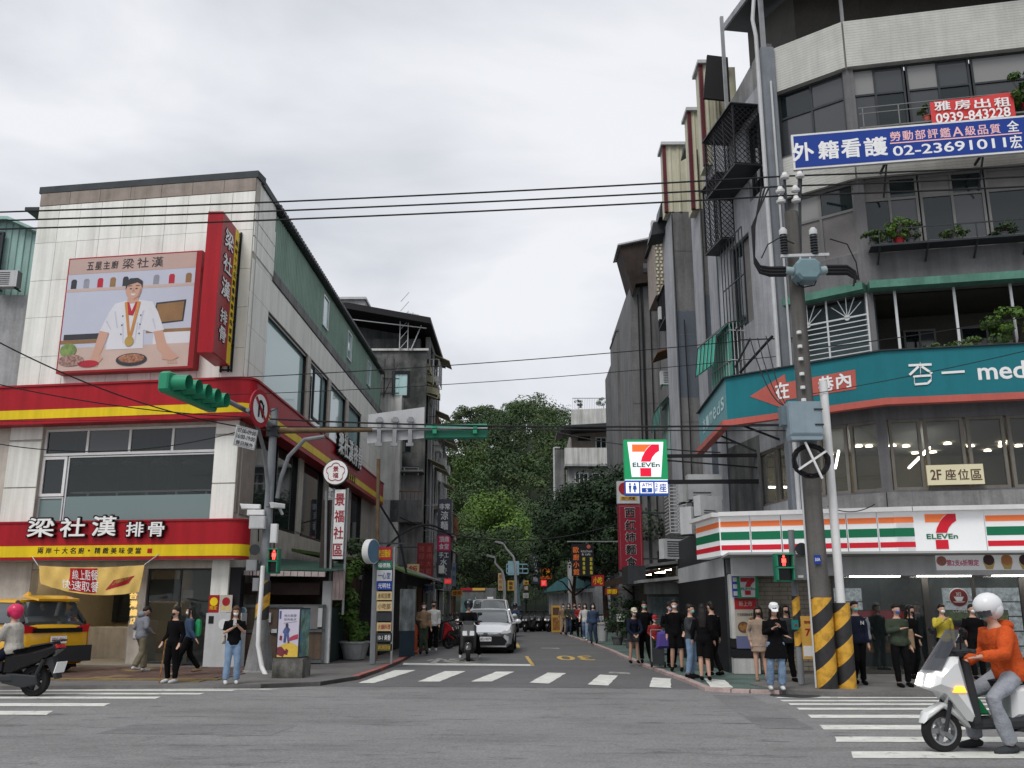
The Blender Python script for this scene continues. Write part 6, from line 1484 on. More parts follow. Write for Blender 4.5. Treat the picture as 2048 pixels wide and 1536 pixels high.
c =at(1612,543,UY-.35);b =MB(Matrix.Translation(c));b.prism([(-.26,-.12),(-.16,-.24),(.16,-.24),(.26,-.12),(.26,.12),(.16,.22),(-.16,.22),(-.26,.12)],-.22,.22,ch=.05);b.build('tank',mat('switch_blue',(.17,.26,.29),.4,.1,5),sw)
b =MB(Matrix.Translation(c));b.tube([(-.26,0,0),(-.42,0,.02)],.09,12);b.tube([(.26,0,0),(.42,0,.03)],.09,12);b.build('ports',mat('switch_light',(.28,.36,.37),.4,.08),sw,smooth=True)
b =MB(Matrix.Translation(c))
for k in range(3):
 dz =.07-.07*k
 b.tube([(-.42,0,dz),(-.75,0,dz),(-.95,0,dz+.05),(-1.05,.0,dz+.25),(-1.0-.03*k,0,1.0),(-.8+.08*k,0,1.9)],[.045,.045,.03,.022,.02,.02],6)
 b.tube([(.42,0,dz+.03),(.85,0,dz+.03),(1.0,0,dz-.08),(1.05-.05*k,0,dz-.25)],[.045,.045,.035,.02],6)
b.tube([(-.2,0,.62),(-.5,0,.75),(-.75,0,.6),(-.9,0,.3)],.014,5);b.tube([(.55,0,.72),(.9,0,.6),(1.05,0,.2),(1.08,0,-.2)],.014,5);b.tube([(-.2,0,-.24),(-.1,0,-.35),(.15,0,-.3),(.2,0,-.2)],.015,5)
b.build('cables','black',sw,smooth=True)
b =MB(Matrix.Translation(c));b.bar((-.5,0,.34),(.5,0,.37),.06);b.bar((-.1,0,.2),(-.1,0,.36),.04);b.bar((.1,0,.2),(.1,0,.36),.04);b.build('crossbar','light_grey',sw)
for k,(px,py) in enumerate(((1567,478),(1627,476))):
 q =at(px,py,UY-.35);l =MB(Matrix.Translation((q.x,q.y,c.z+.37)));pr =[]
 for j in range(7):pr +=[(.05,j*.06),(.08,j*.06+.02),(.08,j*.06+.035)]
 l.lathe([(.02,0)]+pr+[(.06,.44)],n=12);l.build('bushing','dark_metal',sw,smooth=True);MB(Matrix.Translation((q.x,q.y,c.z+.81))).lathe([(.085,0),(.085,.1),(.04,.16),(.005,.17)],n=12).build('bushing_cap','light_grey',sw,smooth=True)
bx =thing('pole_cabinet','blue grey metal cabinet strapped halfway up the utility pole','cabinet',at(1602,880,UY-.35))
a,d =at(1577,882,UY-.45),at(1637,806,UY-.45);MB().box((a.x,UY-.62,a.z+.1),(d.x,UY-.3,d.z)).build('casing',mat('cabinet_blue',(.25,.32,.365),.45,.08,3,.1),bx)
MB().prism([(a.x+.02,a.z),(d.x-.03,a.z),(d.x,a.z+.098),(a.x,a.z+.098)],UY-.6,UY-.3).build('hood','cabinet_blue',bx)
MB().box((a.x+.03,UY-.632,a.z+.13),(d.x-.03,UY-.6205,d.z-.03)).build('door','cabinet_blue',bx);b =MB()
for z in (d.z-.18,a.z+.28):b.box((d.x-.16,UY-.65,z),(d.x+.01,UY-.6325,z+.03))
b.build('hinge','dark_metal',bx);a2 =at(1562,872,UY-.3);MB().box((a2.x,UY-.45,a2.z+.2),(a.x-.003,UY-.2,d.z-.05)).build('side_box',mat('cabinet_dark',(.14,.19,.22),.5,.1),bx)
cl =thing('cable_coil','black coil of spare cable held by a white cross frame under the pole cabinet','cable coil',at(1622,960,UY-.4))
c =at(1622,922,UY-.42);b =MB();rr =random.Random(3)
for k in range(16):
 r_ =.30+.012*(k % 7);ph =rr.uniform(0,6.28);e =rr.uniform(-.02,.02);b.tube([(c.x+rr.uniform(-.0,.0)+(r_)*math.cos(a)*1.0,c.y+rr.uniform(-.05,.05),c.z+e+(r_*.9)*math.sin(a)) for a in [ph+2*PI*j/18 for j in range(19)]],.014,5)
stuff(b.build('cable','black',cl,smooth=True));b =MB();b.bar((c.x-.28,c.y-.09,c.z-.18),(c.x+.28,c.y-.09,c.z+.18),.04);b.bar((c.x-.12,c.y-.1,c.z+.36),(c.x+.16,c.y-.1,c.z-.36),.04);b.build('cross_frame','white_paint',cl)
t =thing('pole_number_plate','small blue number plate low on the utility pole','plate',at(1634,1126,UY-.25));a,d =at(1629,1128,UY-.22),at(1641,1110,UY-.22);MB().box((a.x,UY-.222,a.z),(d.x,UY-.212,d.z)).build('plate','sign_blue',t);b =MB();text(b,'50A',(a.x+d.x)/2,(a.z+d.z)/2,.10,.06,UY-.226);b.build('print','white',t)
b =MB()
for py in (665,693,718,748,775,800):q =at(1598+(py-665)*.07,py,UY-.2);b.lathe([(.02,-.03),(.05,-.03),(.05,.03),(.02,.03)],Matrix.Translation(q),8)
stuff(b.build('spool_insulators','white_paint',up))
GX,GY =at(1604,1380,19.2).x,19.2
gp =thing('signal_post','slim grey signal post with taped band just left of the utility pole','pole',(GX,GY,.08));zt =at(1590,1060,GY).z
MB().tube([(GX,GY,.1),(GX,GY,zt)],.065,12).build('post','pole_grey',gp,smooth=True);z1,z0 =at(1600,1192,GY).z,at(1600,1292,GY).z;MB(Matrix.Translation((GX,GY,0))).lathe([(.08,z0),(.08,z1),(.07,z1)],n=12).build('hazard_tape','hazard_paint',gp,smooth=True)
ped_signal('right pedestrian signal showing a red figure, beside the utility pole',1553,1107,1583,1163,GY-.3)
a,d =at(1583,1160,GY-.1),at(1616,1134,GY-.1);t =thing('control_box','grey control box on the signal post right of the pedestrian signal','box',((a.x+d.x)/2,GY-.1,a.z));MB().box((a.x,GY-.25,a.z),(d.x,GY-.05,d.z)).build('casing','grey_metal',t);MB().box((a.x+.09,GY-.257,a.z+.04),(a.x+.2,GY-.2505,a.z+.09)).build('label_plate','white_paint',t)
horn('dark horn speaker on the signal post beside the store fascia',at(1600,1099,GY-.15))
t =thing('teal_button_box','small teal button box on the signal post at chest height','box',at(1588,1252,GY));a,d =at(1585,1259,GY-.1),at(1595,1240,GY-.1);MB().box((a.x,GY-.15,a.z),(d.x,GY-.05,d.z)).build('casing',mat('teal_box',(.02,.22,.2),.4),t);MB().disc(((a.x+d.x)/2,(a.z+d.z)/2),.025,GY-.16,GY-.151,10).build('button','sign_red',t)
t =thing('bill_strip','tall yellow advertising strip with red numeral tied between signal post and pole','poster',at(1615,1320,GY));a,d =at(1606,1318,GY-.05),at(1626,1232,GY-.05)
MB().box((a.x,GY-.06,a.z),(d.x,GY-.05,d.z)).build('sheet',mat('strip_yellow',(.62,.36,.08),.6,.1),t);b =MB();text(b,'7',(a.x+d.x)/2,(a.z+d.z)/2+.1,.10,.14,GY-.068,.03);text(b,'限時',(a.x+d.x)/2,d.z-.12,.12,.06,GY-.068);b.build('print','sign_red',t);MB().box((a.x+.02,GY-.064,a.z+.05),(d.x-.02,GY-.0605,a.z+.25)).build('picture','white_paint',t)

def wire(name,label,A,B,sag,r=.014,n=24,m='black',cat='cable'):
 A,B =Vector(A),Vector(B);b =MB();b.tube([A.lerp(B,i/n)-Vector((0,0,4*sag*(i/n)*(1-i/n))) for i in range(n+1)],r,5)
 return tag(b.build(name,m,None,smooth=True),label,cat)
for k,(yl,ym,yr) in enumerate(((419,366,331),(436,384,352),(453,402,372))):
 P =at(1575,[352,372,391][k],UY);zl =P.z
 r =ray(0,yl);t_ =(zl-.12-EYE)/r.z;Q =Vector((r.x*t_,r.y*t_,zl-.12));d =(Q-P)*1.25
 wire('power_line',['topmost of the three thick power lines across the sky','middle of the three thick power lines across the sky','lowest of the three thick power lines across the sky'][k],P,P+d,.10,.02)
 r =ray(2048,yr);t_ =(zl+.1-EYE)/r.z;Q =Vector((r.x*t_,r.y*t_,zl+.1));wire('power_line',['topmost power line continuing right in front of the flats','middle power line continuing right in front of the flats','lowest power line continuing right in front of the flats'][k],P,P+(Q-P)*1.2,.02,.02)
wire('telephone_wire','thin upper wire from the red box sign across the street to the corner flats',at(430,757,24),at(1480,682,23.8),.1,.013)
wire('telephone_wire','thin lower wire crossing the street just under the upper thin one',at(430,790,24),at(1560,712,23.0),.15,.010)
wire('telephone_wire','thin wire in front of the teal sign running right from the utility pole',at(1600,700,UY),at(2100,625,17.5),.05,.010)
wire('telephone_wire','lower thin wire slanting up right across the teal sign',at(1610,790,UY),at(2100,690,17.5),.05,.008)
wire('telephone_wire','thick cable along the long traffic arm to the pole cabinet',at(540,838,22.8),at(1575,850,18.6),.1,.022)
wire('telephone_wire','second cable just below the one along the long traffic arm',at(545,852,22.8),at(1575,861,18.6),.03,.014)
wire('telephone_wire','black cable drooping from the left edge past the billboard foot',at(-20,675,19),at(545,862,22.9),.35,.016)
wire('telephone_wire','cable sagging across the upper red band at the left',at(-20,765,20),at(540,835,22.9),.18,.014)
wire('telephone_wire','cable just above the restaurant first floor window',at(-20,885,21),at(545,842,22.9),.45,.012)
wire('telephone_wire','thin cable crossing the yellow stripe of the upper band',at(-20,842,21),at(300,838,21),.02,.008)
wire('telephone_wire','hanging black cable loop in front of the dark street tree',at(800,1035,44),at(1245,1045,38),.9,.03)
wire('telephone_wire','thick looped cable in front of the row house by the noodle sign',at(745,1130,36),at(905,1075,44),-1.0,.05)
wire('telephone_wire','upper thin wire behind the pylon sign crossing to the stall roof',at(1055,845,50),at(1440,905,25),.3,.02)
wire('bundle_wire','tangle cable dropping from the plaster wall to the pole cabinet',at(1500,676,22.5),at(1575,812,18.6),.45,.014,cat='cable')
wire('bundle_wire','second tangle cable dropping beside the teal arrow to the cabinet',at(1515,676,22.5),at(1590,812,18.5),.6,.012,cat='cable')
wire('bundle_wire','third tangle cable with a wide loop beside the teal arrow',at(1532,672,22.4),at(1600,806,18.4),.8,.012,cat='cable')
wire('bundle_wire','cable running along the top of the store canopy slab',at(1655,1012,21.2),at(1750,1008,20.9),.15,.012)
br =thing('wire_bracket','black steel strut on the rough plaster wall carrying the telephone wires','bracket',at(1510,720,23.0));b =MB();b.bar(at(1480,745,24),at(1545,672,22.8),.05);b.bar(at(1470,735,24.3),at(1500,678,24),.04);b.bar(at(1480,680,23.8),at(1590,676,22.6),.03);b.build('strut','black',br)

mat('gate_metal',(.12,.13,.13),.6,.15,3,.15);mat('gate_panel',(.13,.095,.07),.75,.2,2,.2);mat('board_beige',(.55,.42,.22),.6,.08)
gd =thing('lane_gate','grey framed metal gate with brown panels behind the illustrated utility box','gate',(-6.4,25.6,.1))
Wg =Wall((-7.72,25.4),(at(648,1300,25.9).x,25.9));zg =Wg.hit(560,1212)[1]
b =MB(Wg.F)
for s_ in (.03,Wg.L*.5,Wg.L-.03):b.bar((s_,0,.1),(s_,0,zg),.08)
for z in (.15,.95,zg):b.bar((0,0,z),(Wg.L,0,z),.08)
b.build('frame','gate_metal',gd)
for i in range(2):
 for j in range(2):MB(Wg.F).box((.08+i*Wg.L*.5,.0,[.2,1.0][j]),(Wg.L*.5*(i+1)-.06,.03,[.9,zg-.05][j])).build('panel','gate_panel',gd)
a =Wg.hit(595,1270)[0];MB(Wg.F).box((Wg.L*.5-.2,-.07,.9),(Wg.L*.5+.25,-.045,1.0)).build('latch','light_grey',gd)
for (px,w_,h_,m_) in ((517,.22,.28,'signal_green_dark'),(535,.18,.25,'light_grey'),(621,.4,.6,'board_grey'),(640,.12,.5,'light_grey')):
 s_,z_ =Wg.hit(px,1235,.05);MB(Wg.F).box((s_-w_/2,-.06,z_-h_/2),(s_+w_/2,-.042,z_+h_/2)).build('notice',m_,gd)
t =thing('round_notice','small round blue and white notice on the dark wall left of the gate','sign',at(486,1222,25.2));c =at(486,1222,25.2);MB().disc((c.x,c.z),.10,25.18,25.2,20).build('disc','light_grey',t);MB().disc((c.x,c.z),.08,25.172,25.179,20).build('face',mat('notice_blue',(.1,.2,.3),.5),t)
dg =MB();dg.box((-7.75,24.95,.1),(-7.45,25.3,2.6));tag(dg.build('dark_gap_strip','black'),'dark narrow strip in the gap at the restaurant corner beside the gate','door')  # plain black box filling the dark gap beside the gate
sd =thing('lane_shed','low dark shed with green roof cloth and rust lined walls behind the gate','shed',(-6.3,27.5,.1))
zr0 =at(560,1140,26).z;xr =at(690,1140,26.4).x
MB().box((-7.7,28.6,.1),(xr,28.7,zr0-.1)).build('back_wall','wood_dark',sd);MB().box((-7.7,25.9,1.9),(at(640,1190,26).x,26,zr0-.35)).build('dark_board',mat('shed_brown',(.045,.03,.026),.85,.2,3),sd)
rm =MB();A_,B_,C_,D_ =at(474,1138,25.2),at(688,1140,25.6),at(690,1128,28),at(560,1117,29)
rm.add([A_,(at(655,1142,25.4)),B_,C_,D_,(-7.7,29,at(500,1128,29).z)],[(0,1,4,5),(1,2,3,4)]);rm.build('roof_cloth',mat('cloth_green',(.035,.085,.065),.85,.2,2,.1),sd)
b =MB()
n =26
for i in range(n):p =A_.lerp(at(655,1142,25.4),i/n);q =A_.lerp(at(655,1142,25.4),(i+1)/n);b.box((p.x,25.15,p.z-.16),(q.x-.02 if i % 2 else q.x,25.2+.04*(i % 2),p.z-.03))
stuff(b.build('scalloped_edge',mat('edge_pink',(.45,.38,.37),.7,.15),sd))
pc =MB();pc.box((at(645,1200,26).x,25.95,.1),(at(663,1200,26).x,26.1,zr0-.3));pc.build('post','light_grey',sd)
cs_ =MB();a,d =at(664,1200,25.6),at(689,1140,25.6);W_ =Wall((a.x,25.6),(d.x,25.7));corrugated(cs_,W_.F,0,W_.L,a.z,d.z,0,.085,.03);cs_.build('ribbed_side_sheet',mat('sheet_pink',(.34,.27,.26),.7,.2,4,.3),sd)
tgp =thing('green_panel_wall','tall dark teal metal side wall of the lane beside the gate','wall',(at(655,1300,26).x,27,.1));MB().box((at(648,1300,26).x,26.0,.1),(at(648,1300,26).x+.06,30,at(655,1215,26).z)).build('panel',mat('panel_teal',(.03,.055,.05),.6,.2,3,.2),tgp)
for i in range(4):MB().box((at(648,1300,26).x-.012,26.2+i*.9,.1),(at(648,1300,26).x-.001,26.26+i*.9,at(655,1215,26).z)).build('rib','gate_metal',tgp)
dk =thing('dark_shopfront','dark low shopfronts with green canopy along the left of the side street','shop',(-5.2,33,0))
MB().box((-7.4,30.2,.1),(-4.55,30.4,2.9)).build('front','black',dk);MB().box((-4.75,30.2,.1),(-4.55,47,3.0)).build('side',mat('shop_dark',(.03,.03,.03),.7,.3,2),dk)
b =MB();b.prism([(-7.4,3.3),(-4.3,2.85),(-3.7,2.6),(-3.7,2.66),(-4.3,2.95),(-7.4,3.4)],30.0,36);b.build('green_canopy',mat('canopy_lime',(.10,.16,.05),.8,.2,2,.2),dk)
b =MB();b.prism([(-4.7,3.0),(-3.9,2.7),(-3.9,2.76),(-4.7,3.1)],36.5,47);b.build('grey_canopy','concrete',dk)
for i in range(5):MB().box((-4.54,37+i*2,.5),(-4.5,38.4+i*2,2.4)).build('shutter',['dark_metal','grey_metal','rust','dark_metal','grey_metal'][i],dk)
ub =thing('utility_box','utility cabinet printed with a colourful street illustration on a stained concrete block','utility box',(at(578,1360,21.0).x,21.2,.08))
cx0,cx1 =at(551,1300,20.9).x,at(598,1300,20.9).x;zb0,zb1 =at(575,1317,20.9).z,at(575,1216,20.9).z;xs =at(611,1300,21.2).x
mb =MB();mb.box((cx0-.05,20.9,.08),(xs+.02,21.7,zb0));mb.build('concrete_block',mat('block_stained',(.24,.235,.22),.9,.4,2.2,.4,.3,rgb2=(.08,.08,.07),mixs=1.8),ub)
mb =MB();mb.add([(cx0,20.92,zb0),(cx1,20.92,zb0),(xs,21.5,zb0),(cx0+.15,21.6,zb0),(cx0,20.92,zb1),(cx1,20.92,zb1),(xs,21.5,zb1),(cx0+.15,21.6,zb1)],[(0,1,5,4),(1,2,6,5),(2,3,7,6),(3,0,4,7),(4,5,6,7),(3,2,1,0)]);mb.build('casing','dark_metal',ub)
w_,h_ =cx1-cx0-.06,zb1-zb0-.06
def ubp(name,pts,m,lay):return MB().add([(cx0+.03+u*w_,20.918-.002*lay,zb0+.03+v*h_) for u,v in pts],[tuple(range(len(pts)))]).build(name,m,ub)
ubp('print_sky',[(0,0),(1,0),(1,1),(0,1)],mat('ub_lilac',(.55,.52,.62),.5,.05),1);ubp('print_ground',[(0,0),(1,0),(1,.22),(.6,.32),(.3,.27),(0,.2)],mat('ub_yellow',(.70,.48,.08),.5),2);ubp('print_shadow',[(.0,.05),(.3,.0),(.42,.12),(.2,.22),(0,.2)],mat('ub_plum',(.20,.04,.05),.5),3);ubp('print_shadow',[(.35,.06),(.5,.04),(.55,.14),(.42,.18)],'ub_plum',3)
ubp('print_steps',[(.55,.33),(.98,.38),(.98,.48),(.75,.45),(.55,.40)],mat('ub_red',(.45,.06,.1),.5),3);ubp('print_figure',[(.28,.30),(.40,.30),(.42,.45),(.50,.28),(.58,.30),(.52,.50),(.58,.58),(.50,.62),(.42,.66),(.30,.60),(.22,.52),(.30,.48)],mat('ub_blue',(.10,.13,.3),.5,.3,20),4)
ubp('print_head',el(.42,.66,.07,.05,12),'pr_dark',5);ubp('print_dog',[(.08,.36),(.2,.34),(.22,.44),(.1,.45)],'ub_plum',4);ubp('print_pole',[(.25,.7),(.9,.74),(.9,.75),(.25,.715)],'pr_grey',3);ubp('print_title',[(.03,.80),(.12,.80),(.12,.97),(.03,.97)],'ub_blue',3)
b =MB();text(b,'地方風景',cx0+.03+w_*.55,zb0+h_*.9,w_*.6,.06,20.91);text(b,'街角散步',cx0+.03+w_*.55,zb0+h_*.82,w_*.6,.05,20.91);b.build('print_text','pr_grey',ub)
n_ =Vector((xs-cx1,.58,0)).normalized();Fu =frame((cx1,20.92,0),n_);L_ =Vector((xs-cx1,.58,0)).length
MB(Fu).box((.02,-.008,zb0+.03),(L_-.02,-.001,zb1-.03)).build('side_print',mat('ub_side',(.12,.3,.4),.5,.5,5,rgb2=(.3,.45,.3),mixs=3),ub)
cmn =thing('community_sign','white vertical sign with red characters on a post','sign',(at(680,1118,26).x,26,2.8));cmn['label'] ='tall white vertical community sign with four red characters above the shed roof'
a,d =at(664,1118,26),at(691,979,26);MB().box((a.x,26,a.z),(d.x,26.18,d.z)).build('box','white_paint',cmn)
b =MB();
for i,ch in enumerate('景福社區'):text(b,ch,(a.x+d.x)/2,d.z-.28-i*.465,.27,.34,25.99,.012)
b.build('print','sign_red',cmn);b =MB()
for x in (a.x-.05,d.x+.05):b.tube([(x,26.1,a.z-1.5),(x,26.1,d.z+.05)],.035,8)
b.tube([(at(648,1100,26).x,26.3,2.5),(at(648,985,26).x,26.3,d.z)],.04,8);b.build('posts','grey_metal',cmn)
MB().box((at(640,1100,26.4).x,26.4,.1),(at(664,1100,26.4).x,26.7,at(650,1000,26.4).z)).build('dark_column',mat('column_brown',(.06,.05,.045),.8,.2,3,.3),cmn)
rs =thing('round_sign','round white sign with red blossom outline and two red characters above the vertical sign','sign',at(672,970,25.9));c =at(672,945,25.95)
MB().disc((c.x,c.z),.365,25.9,26.0,36).build('rim','dark_metal',rs);MB().disc((c.x,c.z),.34,25.89,25.899,36).build('face','white',rs)
b =MB();pts =[]
for k in range(5):
 ca =PI/2+k*2*PI/5;
 for j in range(9):th =ca+(-1.25+2.5*j/8);pts.append((c.x+.15*math.cos(ca)+.115*math.cos(th),25.885,c.z+.15*math.sin(ca)+.115*math.sin(th)))
for i in range(len(pts)):b.bar(pts[i],pts[(i+1) % len(pts)],.006,.022)
b.build('blossom_outline','sign_red',rs);b =MB();text(b,'景',c.x,c.z+.09,.16,.15,25.884,.012);text(b,'福',c.x,c.z-.09,.16,.15,25.884,.012);b.build('print','sign_red',rs)
dp =thing('directory_post','grey square post carrying a stack of coloured shop boards beside the side street','sign post',(-4.0,25.8,.1))
zt =at(753,1088,25.8).z;MB().box((-4.09,25.72,.1),(-3.95,25.88,zt)).build('post','pole_grey',dp)
brds =[(1094,1120,'sign_red','yellow_panel','老店麵線'),(1123,1138,'signal_green_dark','white','福德路'),(1140,1162,'light_grey','sign_blue','一心堂'),(1163,1180,'sign_blue','white','光明社'),(1183,1200,'board_beige','print_brown','永和豆漿'),(1203,1222,'board_beige','print_brown','小吃部'),(1225,1242,'dark_metal','dark_metal',''),(1245,1262,'board_beige','sign_red','火鍋料理'),(1266,1284,'dark_metal','white','10-1 美髮'),(1288,1302,mat('board_olive',(.09,.10,.03),.6),'strip_yellow','資源回收')]
for (y0,y1,m1,m2,tx) in brds:
 a,d =at(753,y1,25.6),at(784,y0,25.6);MB().box((a.x,25.6,a.z),(d.x,25.66,d.z)).build('board',m1,dp);
 if tx:b =MB();text(b,tx,(a.x+d.x)/2,(a.z+d.z)/2,(d.x-a.x)*.82,(d.z-a.z)*.6,25.592);b.build('board_print',m2,dp)
MB().box((at(784,1200,25.6).x,25.6,.1),(at(784,1200,25.6).x+.05,25.66,zt-.1)).build('side_rail','grey_metal',dp)
rl =thing('round_light_sign','white round light box sign seen edge on above the directory boards','sign',at(742,1128,25.4));c =at(742,1103,25.4)
Fr =Matrix.Translation(c) @ Matrix.Rotation(R(68),4,'Z');MB(Fr).disc((0,0),.33,-.09,.09,30).build('drum','white_paint',rl);MB(Fr).disc((0,0),.31,-.098,-.0905,30).build('face','notice_blue',rl)
tpz =thing('rusty_post','thin rusty brown post rising behind the directory boards','pole',(at(748,1300,27.5).x,27.5,.1));MB().tube([(at(752,1300,27.5).x,27.5,.1),(at(757,918,27.5).x,27.5,at(757,918,27.5).z)],.055,8).build('tube','rusty_pole',tpz);b =MB();q =at(757,1005,27.5);b.tube([(q.x,27.5,q.z),(q.x+.5,28.5,q.z-.9),(q.x+.7,29,q.z-2.0)],.035,6);b.bar((q.x-.0,27.5,q.z-1.2),(q.x+.9,27.5,q.z-1.2),.05);b.build('stay','dark_metal',tpz)
wbd =thing('notice_board','weathered pale metal notice board standing past the directory boards','board',(at(812,1250,29).x,29,1));a,d =at(801,1262,29),at(827,1178,29);W_ =Wall((a.x,29),(d.x,29.6));MB(W_.F).box((0,0,a.z),(W_.L,.06,d.z)).build('board',mat('board_weathered',(.30,.33,.34),.5,.35,3,.3),wbd);MB(W_.F).box((.02,.0,.1),(W_.L,.05,a.z)).build('base',mat('base_blue',(.03,.05,.07),.7),wbd)
og =thing('orange_cone','orange plastic barrier standing on the left kerb behind the walking pair','barrier',(at(829,1290,33).x,33,0));MB(Matrix.Translation((at(829,1290,33).x,33,0))).lathe([(.16,0),(.15,.06),(.1,.1),(.09,.9),(.03,1.0)],n=12).build('body',mat('orange',(.55,.10,.03),.5),og,smooth=True)
gw =potted('tall leafy bush with pale leaf edges in a concrete planter beside the directory post',(at(708,1325,28).x,28,.1),2.5,.55,2600,.075,'leaf_near',41,.45,'concrete_light',ph=.5)
potted('dark climbing foliage on the shed roof behind the bush',(at(715,1160,29).x,29.3,2.4),1.0,.9,1200,.08,'leaf_dark',42,.1,'concrete')

ns =thing('noodle_sign','tall dark blue hanging sign with white characters and magenta middle panel on the left row','sign',at(887,1155,50))
Y =50;a,d =at(873,1155,Y),at(903,998,Y);MB().box((a.x,Y,a.z),(d.x,Y+.3,d.z)).build('box',mat('sign_navy',(.035,.04,.055),.5,.05),ns)
m0,m1 =at(887,1102,Y).z,at(887,1071,Y).z;MB().box((a.x+.02,Y-.01,m0),(d.x-.02,Y-.001,m1)).build('magenta_panel',mat('magenta',(.36,.01,.07),.5,.03),ns);cx =(a.x+d.x)/2;w_ =d.x-a.x
b =MB();zz =lambda py:at(887,py,Y).z
text(b,'非常',cx,zz(1013),w_*.78,.32,Y-.01,.01);text(b,'涼',cx,zz(1031),w_*.55,.46,Y-.01,.01);text(b,'麵',cx,zz(1051),w_*.55,.46,Y-.01,.01);text(b,'頂鼎',cx,zz(1079),w_*.72,.30,Y-.02,.01);text(b,'食堂',cx,zz(1093),w_*.72,.30,Y-.02,.01);text(b,'手工',cx,zz(1110),w_*.72,.3,Y-.01,.01);text(b,'水',cx,zz(1124),w_*.5,.36,Y-.01,.01);text(b,'餃',cx,zz(1142),w_*.5,.4,Y-.01,.01);b.build('print',mat('print_pale',(.5,.52,.56),.5),ns)
b =MB();
for py in (1010,1060,1120,1150):b.bar((a.x-.9,Y+.15,zz(py)),(a.x,Y+.15,zz(py)),.05)
b.build('bracket','grey_metal',ns);MB().box((a.x+.12,Y-.12,zz(1147)),(a.x+.42,Y-.02,zz(1131))).build('junction_box','light_grey',ns)
r2 =thing('red_hanging_sign','dull red double column sign left of the navy noodle sign','sign',at(848,1165,46));Y =46;a,d =at(833,1165,Y),at(866,1086,Y);MB().box((a.x,Y,a.z),(d.x,Y+.25,d.z)).build('box',mat('dull_red',(.20,.025,.025),.6,.15,3,.1),r2)
b =MB();vtext(b,'溫州大餛飩',a.x+(d.x-a.x)*.75,d.z-.1,.26,.36,Y-.01,.0,.28);vtext(b,'豬腳牛肉麵',a.x+(d.x-a.x)*.28,d.z-.1,.26,.36,Y-.01,.0,.28);b.build('print',mat('print_dullpink',(.36,.10,.09),.6),r2)
b =MB();b.bar((a.x-1,Y+.1,d.z-.2),(a.x,Y+.1,d.z-.2),.05);b.bar((a.x-1,Y+.1,a.z+.3),(a.x,Y+.1,a.z+.3),.05);b.build('bracket','dark_metal',r2)
b3 =thing('pale_banner','narrow pale blue hanging banner right of the navy noodle sign','banner',at(907,1172,56));a,d =at(903,1172,56),at(912,1126,56);MB().box((a.x,56,a.z),(d.x,56.03,d.z)).build('cloth',mat('pale_blue',(.25,.33,.38),.6),b3);b =MB();vtext(b,'洗衣',(a.x+d.x)/2,d.z-.1,.2,.5,55.99,0,.25);b.build('print','sign_blue',b3)
b4 =thing('red_light_sign','small bright red lit sign below the navy noodle sign','sign',at(896,1166,52));a,d =at(889,1167,52),at(902,1158,52);MB().box((a.x,52,a.z),(d.x,52.1,d.z)).build('box',mat('lit_red',(.8,.03,.03),.5,0,emit=.5),b4);b =MB();text(b,'營業中',(a.x+d.x)/2,(a.z+d.z)/2,.28,.12,51.99);b.build('print','white',b4)
py_ =thing('pylon_sign','lit green square store sign with numeral and blue pictogram row, hung from the corner flats','sign',at(1292,990,25.5));Y =25.5
a,d =at(1250,959,Y),at(1333,879,Y);e =at(1250,990,Y)
mat('lit_green',(.012,.24,.09),.35,0,emit=.45);mat('lit_white',(.85,.85,.92),.35,0,emit=.5);mat('lit_orange',(.95,.14,.03),.35,0,emit=.5);mat('lit_red2',(.65,.01,.04),.35,0,emit=.5);mat('lit_blue',(.015,.07,.32),.35,0,emit=.3)
MB().box((a.x,Y,a.z),(d.x,Y+.25,d.z)).build('green_box','lit_green',py_);MB().box((a.x,Y,e.z),(d.x,Y+.25,a.z-.03)).build('blue_box','lit_blue',py_);MB().box((a.x+.01,Y-.005,a.z-.02),(d.x-.01,Y+.2,a.z-.002)).build('white_strip','lit_white',py_)
w_,h_ =d.x-a.x,d.z-a.z;cx =(a.x+d.x)/2
MB().prism([(a.x+w_*.16,a.z+.07),(d.x-w_*.16,a.z+.07),(d.x-w_*.08,d.z-.07),(a.x+w_*.08,d.z-.07)],Y-.012,Y-.001).build('white_face','lit_white',py_)
seven_logo(I4,cx,a.z+h_*.475,h_*.80,Y-.02,py_,('lit_orange','lit_red2','fascia_green'))
zc =(e.z+a.z-.03)/2;hh =a.z-.03-e.z
for i in range(3):
 x =a.x+w_*(i+.5)/3;MB().box((x-w_*.15,Y-.008,zc-hh*.38),(x+w_*.15,Y-.001,zc+hh*.38)).build('pictogram_tile','lit_white',py_)
b =MB()
for k,x in enumerate((a.x+w_*.11,a.x+w_*.22)):
 b.disc((x,zc+hh*.25),hh*.07,Y-.016,Y-.009,10);b.prism([(x-hh*.1,zc+hh*.15),(x+hh*.1,zc+hh*.15),(x+hh*(.06 if k ==0 else .14),zc-hh*.12),(x-hh*(.06 if k ==0 else .14),zc-hh*.12)],Y-.016,Y-.009);b.prism([(x-hh*.06,zc-hh*.12),(x+hh*.06,zc-hh*.12),(x+hh*.05,zc-hh*.32),(x-hh*.05,zc-hh*.32)],Y-.016,Y-.009)
text(b,'ATM',cx,zc+hh*.2,w_*.22,hh*.24,Y-.016,.01);b.box((cx-w_*.12,Y-.016,zc-hh*.32),(cx+w_*.12,Y-.009,zc-hh*.02));text(b,'座',a.x+w_*.87,zc,w_*.17,hh*.6,Y-.016,.01);text(b,'2',a.x+w_*.725,zc+hh*.17,w_*.06,hh*.25,Y-.016,.01);text(b,'F',a.x+w_*.725,zc-hh*.17,w_*.06,hh*.25,Y-.016,.01)
b.build('pictograms','lit_blue',py_);b =MB();text(b,'S',cx,zc-hh*.17,w_*.05,hh*.2,Y-.022,.01);b.build('currency_mark','lit_white',py_)
